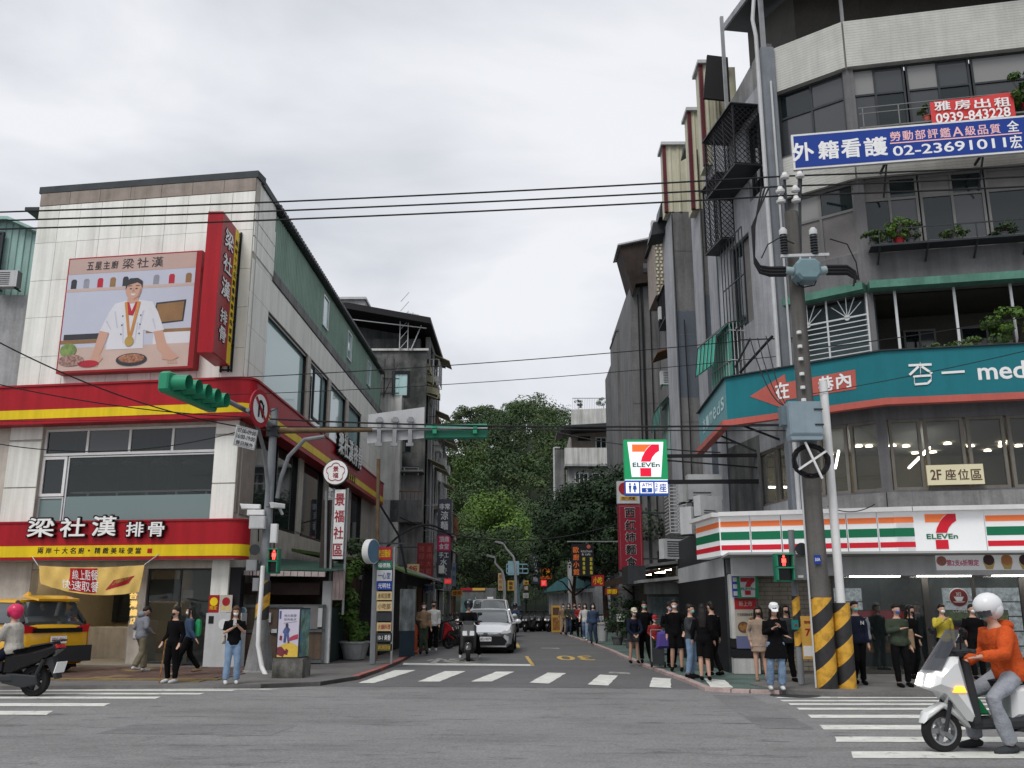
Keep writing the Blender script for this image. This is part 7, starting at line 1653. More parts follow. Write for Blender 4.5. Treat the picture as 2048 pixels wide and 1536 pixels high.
b =MB();z1,z2 =at(1400,905,25).z,at(1400,958,25).z
b.bar((d.x,Y+.12,z1),(6.6,Y+.0,z1),.09);b.bar((d.x,Y+.12,z2),(6.6,Y+.0,z2),.11);b.bar((d.x,Y+.12,z1-.12),(6.6,Y,z1-.35),.04);b.build('bracket','black',py_)
rs2 =thing('tomato_noodle_sign','tall dark red vertical sign with brushed characters below a white top box','sign',at(1258,1140,35));Y =34
a,d =at(1239,1140,Y),at(1283,1009,Y);MB().box((a.x,Y,a.z),(d.x,Y+.3,d.z)).build('box',mat('deep_red',(.22,.015,.03),.45,.05,2,.06),rs2)
u0,u1 =at(1235,1007,Y),at(1278,962,Y);MB().box((u0.x,Y,u0.z),(u1.x,Y+.3,u1.z)).build('white_top','light_grey',rs2)
MB().disc((u0.x+.28,u1.z-.28),.23,Y-.01,Y-.001,22).build('red_disc','sign_red',rs2);MB().prism([(u0.x+.1,u0.z+.12),(u1.x-.1,u0.z+.12),(u1.x-.1,u0.z+.26),(u0.x+.1,u0.z+.26)],Y-.01,Y-.001).build('yellow_pill','strip_yellow',rs2);b =MB();text(b,'四川成都',(u0.x+u1.x)/2,u0.z+.19,.5,.11,Y-.016,.01);b.build('pill_print','black',rs2)
b =MB();cx =(a.x+d.x)/2;
for q in (.06,):
 for (p1,p2) in (((a.x+q,a.z+q),(d.x-q,a.z+q)),((d.x-q,a.z+q),(d.x-q,d.z-q)),((d.x-q,d.z-q),(a.x+q,d.z-q)),((a.x+q,d.z-q),(a.x+q,a.z+q))):b.bar((p1[0],Y-.006,p1[1]),(p2[0],Y-.006,p2[1]),.006,.012)
b.build('border',mat('border_pink',(.5,.25,.25),.5),rs2)
o_ =MB();b =MB()
for i,ch in enumerate('西红柿麵食'):z =d.z-.3-i*.44;text(o_,ch,cx,z,.40,.38,Y-.008,.035);text(b,ch,cx,z,.36,.34,Y-.02,.012)
o_.build('letter_outline',mat('outline_grey',(.45,.40,.40),.5),rs2);b.build('letters','black',rs2);b =MB();b.bar((d.x,Y+.1,d.z-.3),(d.x+1.2,Y+.1,d.z-.3),.06);b.bar((d.x,Y+.1,a.z+.4),(d.x+1.2,Y+.1,a.z+.4),.06);b.build('bracket','dark_metal',rs2)
ks =thing('cafe_sign','black cafe sign with orange and yellow characters hanging before the dark street tree','sign',at(1165,1150,44));Y =43
a,d =at(1144,1152,Y),at(1187,1088,Y);MB().box((a.x,Y,a.z),(d.x,Y+.2,d.z)).build('box','black',ks);b =MB();vtext(b,'歐廚小館',a.x+.2,d.z-.1,.27,.33,Y-.01,.012,.28);b.build('orange_print',mat('print_orange',(.55,.13,.03),.5,0,emit=.1),ks)
b =MB();text(b,'kitchen',a.x+.68,d.z-.32,.5,.11,Y-.01);text(b,'& cafe',a.x+.66,d.z-.46,.4,.11,Y-.01);b.build('white_print','print_pale',ks);MB().disc((a.x+.78,d.z-.12),.09,Y-.012,Y-.001,14).build('cup_mark','salmon',ks);b =MB();vtext(b,'輕食簡餐',a.x+.55,d.z-.58,.12,.2,Y-.01,.01,.16);vtext(b,'甜點義麵',a.x+.88,d.z-.58,.12,.2,Y-.01,.01,.16);b.build('yellow_print',mat('print_yellow',(.5,.45,.05),.5,0,emit=.05),ks)
b =MB();b.bar((a.x-.2,Y+.1,d.z+.12),(d.x+1.5,Y+.1,d.z+.12),.05);b.build('bracket','grey_metal',ks)

st2 =thing('rusty_stall','old stall with stained grey roof slabs and blue grey roller shutter beside the store alley','stall',(5.6,31.5,.07))
z1 =at(1300,1180,31).z
for (pa,pb,Y0,Y1,m_) in [((1276,1163),(1392,1150),30.0,36,'concrete'),((1300,1130),(1390,1118),31.0,35,'concrete_dark')]:
 a,d =at(*pa,Y0),at(*pb,Y0);b =MB();b.prism([(a.x,a.z-.05),(d.x,d.z-.08),(d.x,d.z+.02),(a.x,a.z+.04)],Y0,Y1);b.build('roof_slab',m_,st2)
a,d =at(1298,1290,31),at(1372,1182,31);MB().box((a.x,31.0,.07),(d.x,31.12,d.z)).build('side_posts','concrete_dark',st2)
b =MB();W_ =Wall((a.x+.1,30.98),(d.x-.1,30.98));n =22;hh =d.z-.3
for i in range(n):piece('shutter_slat',st2,W_.F,(W_.L/2,-.02,.12+(hh/n)*(i+.5)),(W_.L,.03,hh/n-.015),mat('shutter_blue',(.16,.21,.22),.6,.3,3,.4))
MB().box((a.x-.1,30.7,d.z-.1),(d.x+.2,31.0,d.z+.25)).build('beam','concrete',st2);MB().box((a.x-.6,31.2,2.3),(a.x,33,2.9)).build('fascia_box','dark_metal',st2)
MB().box((at(1375,1200,30).x,30.3,.07),(at(1390,1200,30).x,30.6,3)).build('brick_post','beige_stone',st2)
dk2 =thing('dark_restaurant_front','dark shaded restaurant terrace under the trees right of the side street','shop',(6,42,.07))
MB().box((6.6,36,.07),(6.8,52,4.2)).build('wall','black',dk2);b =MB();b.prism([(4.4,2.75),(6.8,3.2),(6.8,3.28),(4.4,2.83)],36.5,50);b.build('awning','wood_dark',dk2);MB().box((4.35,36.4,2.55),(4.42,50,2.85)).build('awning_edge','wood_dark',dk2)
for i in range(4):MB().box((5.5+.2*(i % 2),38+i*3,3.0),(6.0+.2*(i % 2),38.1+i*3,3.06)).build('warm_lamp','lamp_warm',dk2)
for k,(px,Yp,h_,r_,lb) in enumerate([(1262,36,1.3,.5,'dark bush in a pot by the rusty stall shutter'),(1235,39,1.1,.6,'dark bush left of the first one on the shaded terrace'),(1250,42,1.6,.7,'taller dark bush at the back of the shaded terrace')]):
 potted(lb,(at(px,1280,Yp).x,Yp,.07),h_,r_,1100,.06,'leaf_street',50+k,.25,'concrete_dark')
for k,(px,Y_) in enumerate([(1205,43),]):
 t =thing('white_planter','white rimmed plastic planter tub at the edge of the shaded terrace','planter',(at(px,1250,Y_).x,Y_,.07));MB(Matrix.Translation((at(px,1250,Y_).x,Y_,0))).lathe([(.2,.07),(.26,.8),(.29,.8),(.29,.9),(.2,.88)],n=14).build('tub','concrete_light',t,smooth=True)
t =thing('white_box','small white box on the terrace wall near the stall','box',at(1241,1240,38));a,d =at(1235,1243,38),at(1249,1230,38);MB().box((a.x,38,a.z),(d.x,38.3,d.z)).build('body','white_plaster',t);MB().box((a.x-.02,37.98,d.z),(d.x+.02,38.32,d.z+.03)).build('lid','light_grey',t)
lw =thing('low_fence_wall','grey plank wall with teal sheet roof at the far right end of the street','wall',(at(1150,1200,74).x,74,0));W_ =Wall((at(1098,1200,80).x,80),(at(1185,1200,70).x,70))
for i in range(22):piece('plank',lw,W_.F,(W_.L/22*(i+.5),.02*(i % 2),1.3),(W_.L/22-.02,.05,2.6),'concrete')
b =MB(W_.F);b.prism([(0,2.7),(W_.L,2.9),(W_.L,4.2),(W_.L*.4,3.6)],-.6,.2);b.build('teal_roof',mat('teal_sheet',(.05,.15,.16),.6,.15,1,.2),lw)
ts =thing('teal_shutter_shop','small shop with teal shutter and red and yellow sign strip closing the street','shop',(at(955,1215,84).x,84,0));Y =84;a,d =at(921,1215,Y),at(992,1182,Y)
MB().box((a.x,Y,0),(d.x,Y+3,at(955,1176,Y).z)).build('wall','concrete_dark',ts);W_ =Wall((a.x+.2,Y-.02),(d.x-.1,Y-.02))
for i in range(9):piece('shutter_slat',ts,W_.F,(W_.L/2,0,.15+i*.24),(W_.L,.04,.22),'teal_sheet')
MB().box((a.x,Y-.1,at(955,1181,Y).z),(at(945,1181,Y).x,Y-.03,at(955,1176,Y).z)).build('red_sign','sign_red',ts);MB().box((at(945,1181,Y).x+.01,Y-.1,at(955,1181,Y).z),(at(970,1181,Y).x,Y-.03,at(955,1176,Y).z)).build('yellow_sign','strip_yellow',ts)
def lampost(px,ytop,ybase,Y,reach,label):
 p =at(px,ytop,Y);t =thing('street_lamp',label,'street lamp',(p.x,Y,0),0,'street lamps at the end of the street');z =p.z
 MB().tube([(p.x,Y,0),(p.x,Y,z-1.4),(p.x-.15,Y,z-.7),(p.x-.6,Y,z-.2),(p.x-reach,Y,z+.15)],[.12,.09,.08,.07,.05],8).build('pole','light_grey',t,smooth=True);MB().prism([(p.x-reach-.6,z+.25),(p.x-reach,z+.1),(p.x-reach,z+.24),(p.x-reach-.5,z+.36)],Y-.12,Y+.12).build('lamp_head','light_grey',t)
lampost(1031,1092,1200,62,.8,'taller curved street lamp at the far end of the street');lampost(1009,1120,1200,60,.6,'shorter curved street lamp left of the taller one')
ck =thing('lift_truck','truck mounted work platform with pale blue basket raised at the far end of the street','lift truck',(at(1033,1230,76).x,76,0));Y =76;a,d =at(1013,1146,Y),at(1056,1128,Y);b =MB();mat('lift_blue',(.22,.36,.42),.5,.1,3)
for z in (a.z,(a.z+d.z)/2,d.z):
 for y_ in (Y,Y+1):b.bar((a.x,y_,z),(d.x,y_,z),.06)
for i in range(5):x =a.x+(d.x-a.x)*i/4;b.bar((x,Y,a.z),(x,Y,d.z),.05)
b.build('basket','lift_blue',ck);q =at(1027,1150,Y);MB().box((q.x-.45,Y-.02,q.z),(q.x+.45,Y+.9,q.z+1.1)).build('control_panel','lift_blue',ck);b =MB();b.bar((q.x+.2,Y+.5,q.z),(q.x+.4,Y+.5,1.6),.35);b.bar((q.x+.9,Y+.5,q.z-.3),(q.x-.2,Y+.5,1.4),.2);b.build('boom',mat('boom_blue',(.08,.13,.15),.5),ck);MB().box((q.x-.9,Y,.45),(q.x+.9,Y+4,1.6)).build('truck_bed','dark_metal',ck)
for sx in (-.8,.8):MB(Matrix.Translation((q.x+sx,Y+.4,.4)) @ Matrix.Rotation(PI/2,4,'Y')).lathe([(.4,-.12),(.4,.12)],n=14).build('wheel','rubber',ck)
far_signs =[(996,1146,1006,1181,'board_beige','sign_red','豆花店','tall cream banner with red characters left of the lift truck'),(1015,1161,1028,1181,'strip_yellow','black','機車','yellow square sign left under the raised basket'),(1047,1161,1057,1171,'strip_yellow','black','洗','small yellow sign right under the raised basket'),(1047,1170,1057,1182,'print_brown','white','福','brown and white sign right of the lift boom'),(1063,1108,1079,1168,'sign_navy','print_pale','記號燒臘','tall navy hanging sign at the far end of the street'),(1081,1137,1103,1158,'orange','yellow_panel','檳榔','orange sign at the far end beside the tall navy sign'),(1082,1160,1093,1172,'lit_red','white','茶','small bright red sign under the orange one'),(1046,1186,1057,1196,'light_grey','pr_grey','店','small pale board near the foot of the lift')]
for (x0,y0,x1,y1,m1,m2,tx,lb) in far_signs:
 Y =70;a,d =at(x0,y1,Y),at(x1,y0,Y);t =thing('far_sign',lb,'sign',((a.x+d.x)/2,Y,a.z));MB().box((a.x,Y,a.z),(d.x,Y+.15,d.z)).build('box',m1,t);b =MB();w_,h_ =d.x-a.x,d.z-a.z
 if h_ > w_*1.2:vtext(b,tx,(a.x+d.x)/2,d.z-.05*h_,w_*.6,h_*.9/len(tx),Y-.02,0,min(w_*.6,h_*.7/len(tx)))
 else:text(b,tx,(a.x+d.x)/2,(a.z+d.z)/2,w_*.7,h_*.6,Y-.02)
 b.build('print',m2,t);b =MB();b.bar(((a.x+d.x)/2,Y+.1,0.0),((a.x+d.x)/2,Y+.1,a.z),.07);b.build('post','dark_metal',t)
yc =thing('yellow_cabinet','yellow sandwich cabinet standing beyond the tip of the green walkway','cabinet',(at(1112,1248,58).x,58,.0));a,d =at(1103,1240,58),at(1121,1211,58);MB().box((a.x,58,.05),(d.x,58.5,d.z+.0)).build('body','strip_yellow',yc);MB().box((a.x+.08,57.98,d.z-.55),(d.x-.08,57.995,d.z-.12)).build('panel','print_brown',yc);MB().box((a.x+.06,57.98,.2),(d.x-.06,57.995,d.z-.7)).build('lower_panel','food_brown',yc)

mat('tyre',(.016,.016,.017),.85,.1,9);mat('rim',(.28,.29,.30),.35,.05,metal=.6);mat('silver',(.66,.68,.71),.25,.02,metal=.1,coat=.6);mat('mpv_white',(.55,.57,.58),.3,.03,coat=.5)
mat('taxi_yellow',(.72,.38,.012),.28,.03,coat=.6);mat('plastic_dark',(.03,.032,.035),.5,.06);mat('lens_red',(.45,.01,.012),.15,0,coat=.5);mat('lens_clear',(.6,.62,.63),.1,0,coat=.6);mat('lamp_on',(1,.95,.82),.3,0,emit=3.0);mat('amber_on',(1,.35,.03),.3,0,emit=2.0)
glass('car_glass',(.06,.07,.075),.03,.95,1.0);mat('scooter_white',(.70,.71,.71),.25,.02,coat=.6);mat('scooter_grey',(.07,.068,.068),.3,.04,coat=.4);mat('chrome',(.55,.56,.57),.15,0,metal=.9)  # car glass base lifted to stand for reflected sky
def loft(mb,rings):
 full =[]
 for x,hp in rings:full.append([(x,y,z) for y,z in hp]+[(x,-y,z) for y,z in reversed(hp) if y > 1e-4])
 n =len(full[0]);vs =[p for r in full for p in r];m =len(full)
 return mb.add(vs,[(i*n+k,i*n+(k+1) % n,(i+1)*n+(k+1) % n,(i+1)*n+k) for i in range(m-1) for k in range(n)]+[tuple(reversed(range(n))),tuple(range((m-1)*n,m*n))])
def wheel(par,x,y,r,w_,rim='rim',spokes=5,bike=False):
 F_ =Matrix.Translation((x,y,r)) @ Matrix.Rotation(PI/2,4,'X')
 t =MB(F_);q =r*.62 if not bike else r*.68
 t.lathe([(q,-w_/2),(r*.93,-w_/2),(r*.99,-w_*.3),(r,0),(r*.99,w_*.3),(r*.93,w_/2),(q,w_/2)],n=24,caps=False);wh =t.build('wheel','tyre',par,smooth=True,local=True)
 b =MB(F_);b.lathe([(q*1.0,-w_*.46),(q*1.02,w_*.46),(q*.9,w_*.42),(q*.88,-w_*.42),(q,-w_*.46)],n=24,caps=False);b.lathe([(.05,-w_*.45),(.06,w_*.45)],n=10)
 for k in range(spokes):a =2*PI*k/spokes;b.bar((.03*math.cos(a),.03*math.sin(a),0),(q*.95*math.cos(a),q*.95*math.sin(a),0),.05,w_*.5)
 if not bike:b.lathe([(q*.86,-w_*.1),(.02,-w_*.1)],n=16)
 b.build('rim',rim,wh,local=True)
def car(label,loc,rz,paint,cat,L_=4.5,hw=.89,deck=(.66,.80,.95,1.0,.97),wsx=1.05,rfx=.35,rrx=-.95,rwx=-1.7,roof=1.43,s_=1.0,van=False,plate=None,name='car'):
 t =thing(name,label,cat,loc,rz);t.scale =(s_,s_,s_)
 h =L_/2
 def hp(w_,z0,zt):return [(0,z0),(w_*.80,z0),(w_*.97,z0+.10),(w_,z0+.32),(w_*.985,zt-.12),(w_*.90,zt-.02),(w_*.5,zt+.02),(0,zt+.03)]
 st =[(h,.60,.30,deck[0]-.08),(h-.10,.76,.22,deck[0]),(h-.4,.86,.2,deck[1]),(wsx+.1,hw,.2,deck[2]),(0,hw,.2,deck[3]-.02),(rwx,hw,.2,deck[3]),(-h+.25,hw*.97,.22,deck[4]),(-h+.05,hw*.90,.28,deck[4]-.04),(-h,hw*.80,.34,deck[4]-.14)]
 MB();b =MB();loft(b,[(x,hp(w_,z0,zt)) for x,w_,z0,zt in st]);b.build('body',paint,t,smooth=True,local=True)
 zr =roof;g =MB()
 def cp(w0,w1,z0,z1):return [(0,z0),(w0,z0),(w1*1.02,(z0+z1)/2+.03),(w1*.97,z1-.05),(w1*.85,z1-.01),(0,z1)]
 loft(g,[(wsx,cp(hw*.84,hw*.84,deck[2]-.05,deck[2]+.02)),(rfx,cp(hw*.93,hw*.72,deck[2]-.05,zr-.015)),((rfx+rrx)/2,cp(hw*.94,hw*.74,deck[3]-.1,zr)),(rrx,cp(hw*.93,hw*.72,deck[3]-.1,zr-.02)),(rwx,cp(hw*.84,hw*.80,deck[3]-.1,deck[3]+.05))])
 g.build('windows','car_glass',t,smooth=True,local=True)
 r_ =MB();loft(r_,[(rfx+.02,[(0,zr-.04),(hw*.73,zr-.07),(hw*.66,zr-.015),(0,zr+.012)]),((rfx+rrx)/2,[(0,zr-.03),(hw*.76,zr-.06),(hw*.67,zr+.0),(0,zr+.02)]),(rrx-.05,[(0,zr-.05),(hw*.73,zr-.08),(hw*.66,zr-.02),(0,zr+.005)])]);r_.build('roof',paint,t,smooth=True,local=True)
 p =MB()
 for sy in (-1,1):
  p.tube([(wsx-.02,sy*hw*.86,deck[2]+.01),(rfx,sy*hw*.73,zr-.05)],.035,6);p.tube([(rwx,sy*hw*.84,deck[3]+.02),(rrx-.03,sy*hw*.73,zr-.05)],.05,6)
  p.tube([((rfx+rrx)/2,sy*hw*.96,deck[3]-.02),((rfx+rrx)/2-.05,sy*hw*.76,zr-.05)],.035,6);p.tube([(wsx-.1,sy*hw*.955,deck[2]+.0),(rwx+.1,sy*hw*.955,deck[3])],.02,5)
 p.build('pillars','plastic_dark' if cat =='taxi' else paint,t,smooth=True,local=True)
 for x in (h-.85,-h+.85):
  for sy in (-1,1):wheel(t,x,sy*(hw-.09),.32,.2)
  MB().box((x-.38,-hw-.004,.1),(x+.38,hw+.004,.50)).build('wheel_arch','black',t,local=True)
 for sy in (-1,1):
  m_ =MB();m_.ball((wsx-.25,sy*(hw+.14),deck[2]+.06),(.07,.12,.08));m_.bar((wsx-.22,sy*(hw-.04),deck[2]),(wsx-.25,sy*(hw+.06),deck[2]+.02),.04);m_.build('mirror',paint,t,smooth=True,local=True)
 f =MB();f.prism([(-.62,.27),(.62,.27),(.70,.40),(.55,.56),(-.55,.56),(-.70,.40)],-h-.03,-h+.10,Matrix.Rotation(PI/2,4,'Z'));f.build('grille','black',t,local=True)
 f =MB();f.bar((h-.02,-.68,.24),(h-.02,.68,.24),.03,.05);f.bar((h+.012,-.50,.66),(h+.012,.50,.66),.02,.03);f.build('chrome_trim','chrome',t,local=True)
 MB().box((h+.01,-.07,.60),(h+.045,.07,.68)).build('badge','chrome',t,local=True)
 for sy in (-1,1):l =MB();l.prism([(sy*.36,.62),(sy*.80,.66),(sy*.84,.76),(sy*.62,.74)],-h-.0,-h+.28,Matrix.Rotation(PI/2,4,'Z'));l.build('headlight','lens_clear',t,local=True)
 q =MB();q.box((h+.032,-.19,.40),(h+.045,.19,.54));pl_ =q.build('number_plate','white',t,local=True)
 if plate:q =MB(frame((h+.05,0,0),(0,1,0)));text(q,plate,0,.47,.33,.09,-.003);q.build('plate_number','black',pl_,local=True)
 for sy in (() if cat =='taxi' else (-1,1)):l =MB();l.prism([(sy*.48,.72),(sy*.80,.70),(sy*.86,.88),(sy*.5,.86)],h-.16,h+.012,Matrix.Rotation(PI/2,4,'Z'));l.build('tail_light','lens_red',t,local=True)
 return t
c =G(975,1308);sedan =car('silver white sedan driving towards the viewer behind the grey scooter, number plate BEU-9079',(c.x-.02,c.y+2.3,.004),-PI/2-.02,'silver','car',s_=1.05,plate='BEU-9079')
l =MB();l.ball((2.14,.70,.70),(.07,.08,.05));l.build('lit_headlight','lamp_on',sedan,smooth=True,local=True)
v =car('pale silver people carrier following right behind the sedan',(at(980,1290,43).x,43,.004),-PI/2,'mpv_white','van',L_=4.6,hw=.92,deck=(.78,.95,1.08,1.1,1.05),wsx=1.4,rfx=.6,rrx=-1.7,rwx=-2.1,roof=1.82,s_=1.04)
q =MB();q.box((-.06,-.13,1.84),(.06,.13,1.92));q.build('roof_lamp','white',v,local=True);q =MB()
for sy in (-1,1):q.bar((.5,sy*.62,1.87),(-1.6,sy*.62,1.87),.03,.04)
q.build('roof_rails','chrome',v,local=True)
tx =car('yellow taxi at the left edge of the photo, seen from behind its left rear corner',(-12.75,23.0,.09),PI-.50,'taxi_yellow','taxi',L_=4.7,hw=.93,deck=(.85,1.0,1.12,1.12,1.10),wsx=1.15,rfx=.3,rrx=-1.75,rwx=-2.22,roof=1.66,s_=1.0)
q =MB();q.prism([(-.70,1.10),(.70,1.10),(.60,1.60),(-.60,1.60)],1.98,2.10,Matrix.Rotation(PI/2,4,'Z') @ Matrix.Identity(4));q.build('rear_window','car_glass',tx,local=True)
q =MB();q.box((-2.42,-.90,.26),(-2.28,.90,.62));q.build('rear_bumper','plastic_dark',tx,local=True);q =MB();q.box((-2.40,-.62,.92),(-2.32,.62,1.02));q.build('rear_garnish','black_gloss',tx,local=True)
for sy in (-1,1):q =MB();q.prism([(sy*.42,.92),(sy*.80,.92),(sy*.84,1.10),(sy*.52,1.04)],2.2,2.36,Matrix.Rotation(PI/2,4,'Z'));q.build('rear_lamp','lens_red',tx,local=True)
q =MB(frame((-2.43,0,0),(0,-1,0)));q.box((-.2,-.01,.68),(.2,.0,.84));q.build('rear_plate','white',tx,local=True);q =MB(frame((-2.43,0,0),(0,-1,0)));text(q,'TDE-3216',0,.76,.34,.09,-.014);q.build('rear_plate_number','sign_red',tx,local=True)
q =MB();q.prism([(-2.30,1.62),(-1.80,1.70),(-1.80,1.75),(-2.32,1.67)],-.52,.52);q.build('spoiler','taxi_yellow',tx,local=True);q =MB();q.prism([(-1.2,1.72),(-.9,1.72),(-1.15,1.84)],-.03,.03);q.build('fin_antenna','taxi_yellow',tx,local=True)
def scooter(label,loc,rz,paint,s_=1.0,screen=False,dark='plastic_dark',group=None,lit=False,wr=.235,fine=True):
 t =thing('scooter',label,'scooter',loc,rz,group);t.scale =(s_,s_,s_);X_ =.62
 wheel(t,X_+.02,0,wr,.11,'plastic_dark' if not lit else 'rim',5,True);wheel(t,-X_,0,wr,.12,'plastic_dark',5,True)
 b =MB();b.prism([(.86,wr+.08),(.82,wr+.19),(.62,wr+.29),(.40,wr+.20),(.33,wr+.02),(.42,wr+.09),(.62,wr+.235),(.80,wr+.12)],-.075,.075,ch=.02);b.build('front_fender',paint,t,local=True,smooth=True)
 b =MB()
 for sy in (-1,1):b.tube([(X_+.02,sy*.085,wr),(X_-.10,sy*.085,wr+.42)],.025,6)
 b.tube([(X_-.10,0,wr+.35),(X_-.22,0,.98)],.035,6);b.build('fork','plastic_dark',t,local=True)
 b =MB();b.prism([(.30,.30),(.42,.33),(.62,.60),(.80,.66),(.76,.80),(.55,.98),(.44,.98),(.36,.60)],-.21,.21,ch=.07);b.build('front_shield',paint,t,local=True,smooth=True)
 b =MB();b.prism([(.28,.28),(.36,.30),(.40,.62),(.42,.95),(.36,.92),(.30,.55)],-.22,.22,ch=.03);b.build('leg_shield',dark,t,local=True,smooth=True)
 for sy in (-1,1):b =MB();b.prism([(.60,.70),(.81,.68),(.76,.80),(.64,.82)],sy*.03,sy*.16,ch=.012);b.build('headlight','lamp_on' if lit else 'lens_clear',t,local=True)
 if lit:
  for sy in (-1,1):b =MB();b.prism([(.44,.62),(.58,.62),(.56,.68),(.47,.68)],sy*.17,sy*.225);b.build('indicator','amber_on',t,local=True)
 b =MB();b.prism([(.50,.93),(.58,.96),(.50,1.06),(.36,1.04),(.36,.96)],-.14,.14,ch=.03);b.tube([(.44,-.34,1.05),(.50,-.12,1.03),(.50,.12,1.03),(.44,.34,1.05)],.018,6);b.tube([(.38,-.36,1.04),(.44,-.24,1.05)],.024,7);b.tube([(.38,.36,1.04),(.44,.24,1.05)],.024,7)
 b.build('handlebar',dark,t,local=True)
 for sy in (-1,1):b =MB();b.tube([(.46,sy*.22,1.05),(.48,sy*.28,1.20)],.009,5);b.ball((.47,sy*.31,1.24),(.02,.07,.045));b.build('mirror','black_gloss',t,local=True)
 if screen:b =MB();b.sheet(lambda u,v:(.78-.32*v-.10*(2*u-1)**2,-.19*(1-.35*v)+.38*(1-.35*v)*u,.84+.42*v),6,4);b.build('windscreen','windscreen_tint',t,local=True,smooth=True)
 b =MB();b.prism([(-.35,.24),(.34,.24),(.36,.33),(-.30,.36)],-.19,.19,ch=.03);b.build('floorboard',dark,t,local=True)
 b =MB();b.prism([(-.10,.34),(-.12,.66),(-.55,.72),(-.98,.84),(-1.02,.76),(-.80,.60),(-.45,.44),(-.30,.34)],-.17,.17,ch=.05);b.build('rear_body',paint,t,local=True,smooth=True)
 b =MB();b.prism([(-.02,.66),(.00,.72),(-.15,.76),(-.45,.76),(-.55,.82),(-.92,.88),(-.95,.83),(-.55,.70)],-.145,.145,ch=.04);b.build('seat','black',t,local=True,smooth=True)
 b =MB();b.prism([(-.86,.73),(-1.03,.78),(-1.0,.84),(-.84,.80)],-.13,.13,ch=.01);b.build('tail_light','lens_red',t,local=True)
 b =MB();b.tube([(-.90,-.1,.90),(-1.04,-.09,.90),(-1.04,.09,.90),(-.90,.1,.90)],.016,6);b.build('grab_rail',dark,t,local=True)
 b =MB();b.prism([(-.70,.58),(-.92,.64),(-1.04,.30),(-1.0,.28),(-.86,.50),(-.68,.54)],-.08,.08);b.build('rear_fender',dark,t,local=True)
 b =MB(Matrix.Translation((-1.03,0,.47)) @ Matrix.Rotation(-.25,4,'Y'));b.box((-.012,-.15,-.09),(.0,.15,.09));b.build('number_plate','white',t,local=True)
 b =MB();b.prism([(-.12,.22),(-.20,.38),(-.72,.34),(-.76,.20),(-.5,.15)],.06,.17,ch=.02);b.tube([(-.64,.10,.24),(-.80,.12,.60)],.03,8);b.build('engine',dark,t,local=True)
 b =MB();b.tube([(-.1,-.12,.2),(-.35,-.16,.2),(-.55,-.18,.28),(-.92,-.18,.38)],[.02,.03,.06,.06],10);b.build('exhaust',dark if not fine else 'dark_metal',t,local=True,smooth=True)
 return t
glass('windscreen_tint',(.03,.034,.042),.08,.82,.6)
c =G(1888,1505);RS =scooter('large white scooter with lit headlight and tinted windscreen, nearest vehicle at the lower right',(c.x+.62*1.06+.03,c.y+.12,0),PI+.12,'scooter_white',1.06,True,lit=True,wr=.215)
b =MB();b.prism([(.26,.36),(.30,.60),(.12,.52),(.02,.36)],-.22,-.05,ch=.02);b.build('green_carrier_bag',mat('bag_green',(.02,.28,.10),.6,.2,9),RS,local=True)
c =G(78,1393);LS =scooter('black scooter with red tail light ridden by the person in the pink helmet',(c.x-.62*1.1-.1,c.y+.05,0),PI-.08,'black_gloss',1.1,wr=.25)
c =G(934,1323);CS =scooter('dark grey scooter seen from the front, waiting at the stop line',(c.x,c.y+.55,.004),-PI/2+.06,'scooter_grey',1.1,wr=.23)
b =MB();b.ball((.66,0,.42),(.05,.09,.10));b.build('fender_highlight','chrome',CS,smooth=True,local=True)
fs_ =scooter('dark scooter with its rider driving away beside the people carrier',(at(1030,1262,52).x,52,.01),-PI/2,'scooter_grey',1.08)
P0 =scooter('dark scooter parked in the tight row on the left of the side street',(-3.45,38.5,.004),.35,'scooter_grey',1.0,group='parked scooters on the left',fine=False)
P1 =scooter('scooter parked in the tight row at the far end of the street on the right',(.9,62.5,.01),-PI/2-.5,'scooter_white',1.0,group='parked scooters at the far end',fine=False)
P2 =scooter('dark scooter parked in the tight row at the far right end of the street',(1.5,62.5,.01),-PI/2-.6,'scooter_grey',1.0,group='dark parked scooters at the far end',fine=False)
P3 =scooter('dark red scooter parked nearest the walking pair on the left',(-3.45,36.6,.004),.3,'red_dark',1.0,fine=False)
rr =random.Random(4)
for i in range(15):copy_tree(P0,(-3.35+rr.uniform(-.15,.15),39.3+i*.78,.004),.35+rr.uniform(-.15,.15),P0['label'])
for i in range(7):copy_tree(P1,(2.2+i*.75+rr.uniform(-.2,.2),63+rr.uniform(-1.2,1.2),.01),-PI/2-rr.uniform(.1,.9),P1['label'])
for i in range(16):copy_tree(P2,(-.1+(i%8)*.45+rr.uniform(-.1,.1),61.5+(i//8)*3+rr.uniform(-1.2,1.2),.01),-PI/2-rr.uniform(.1,.9),P2['label'])

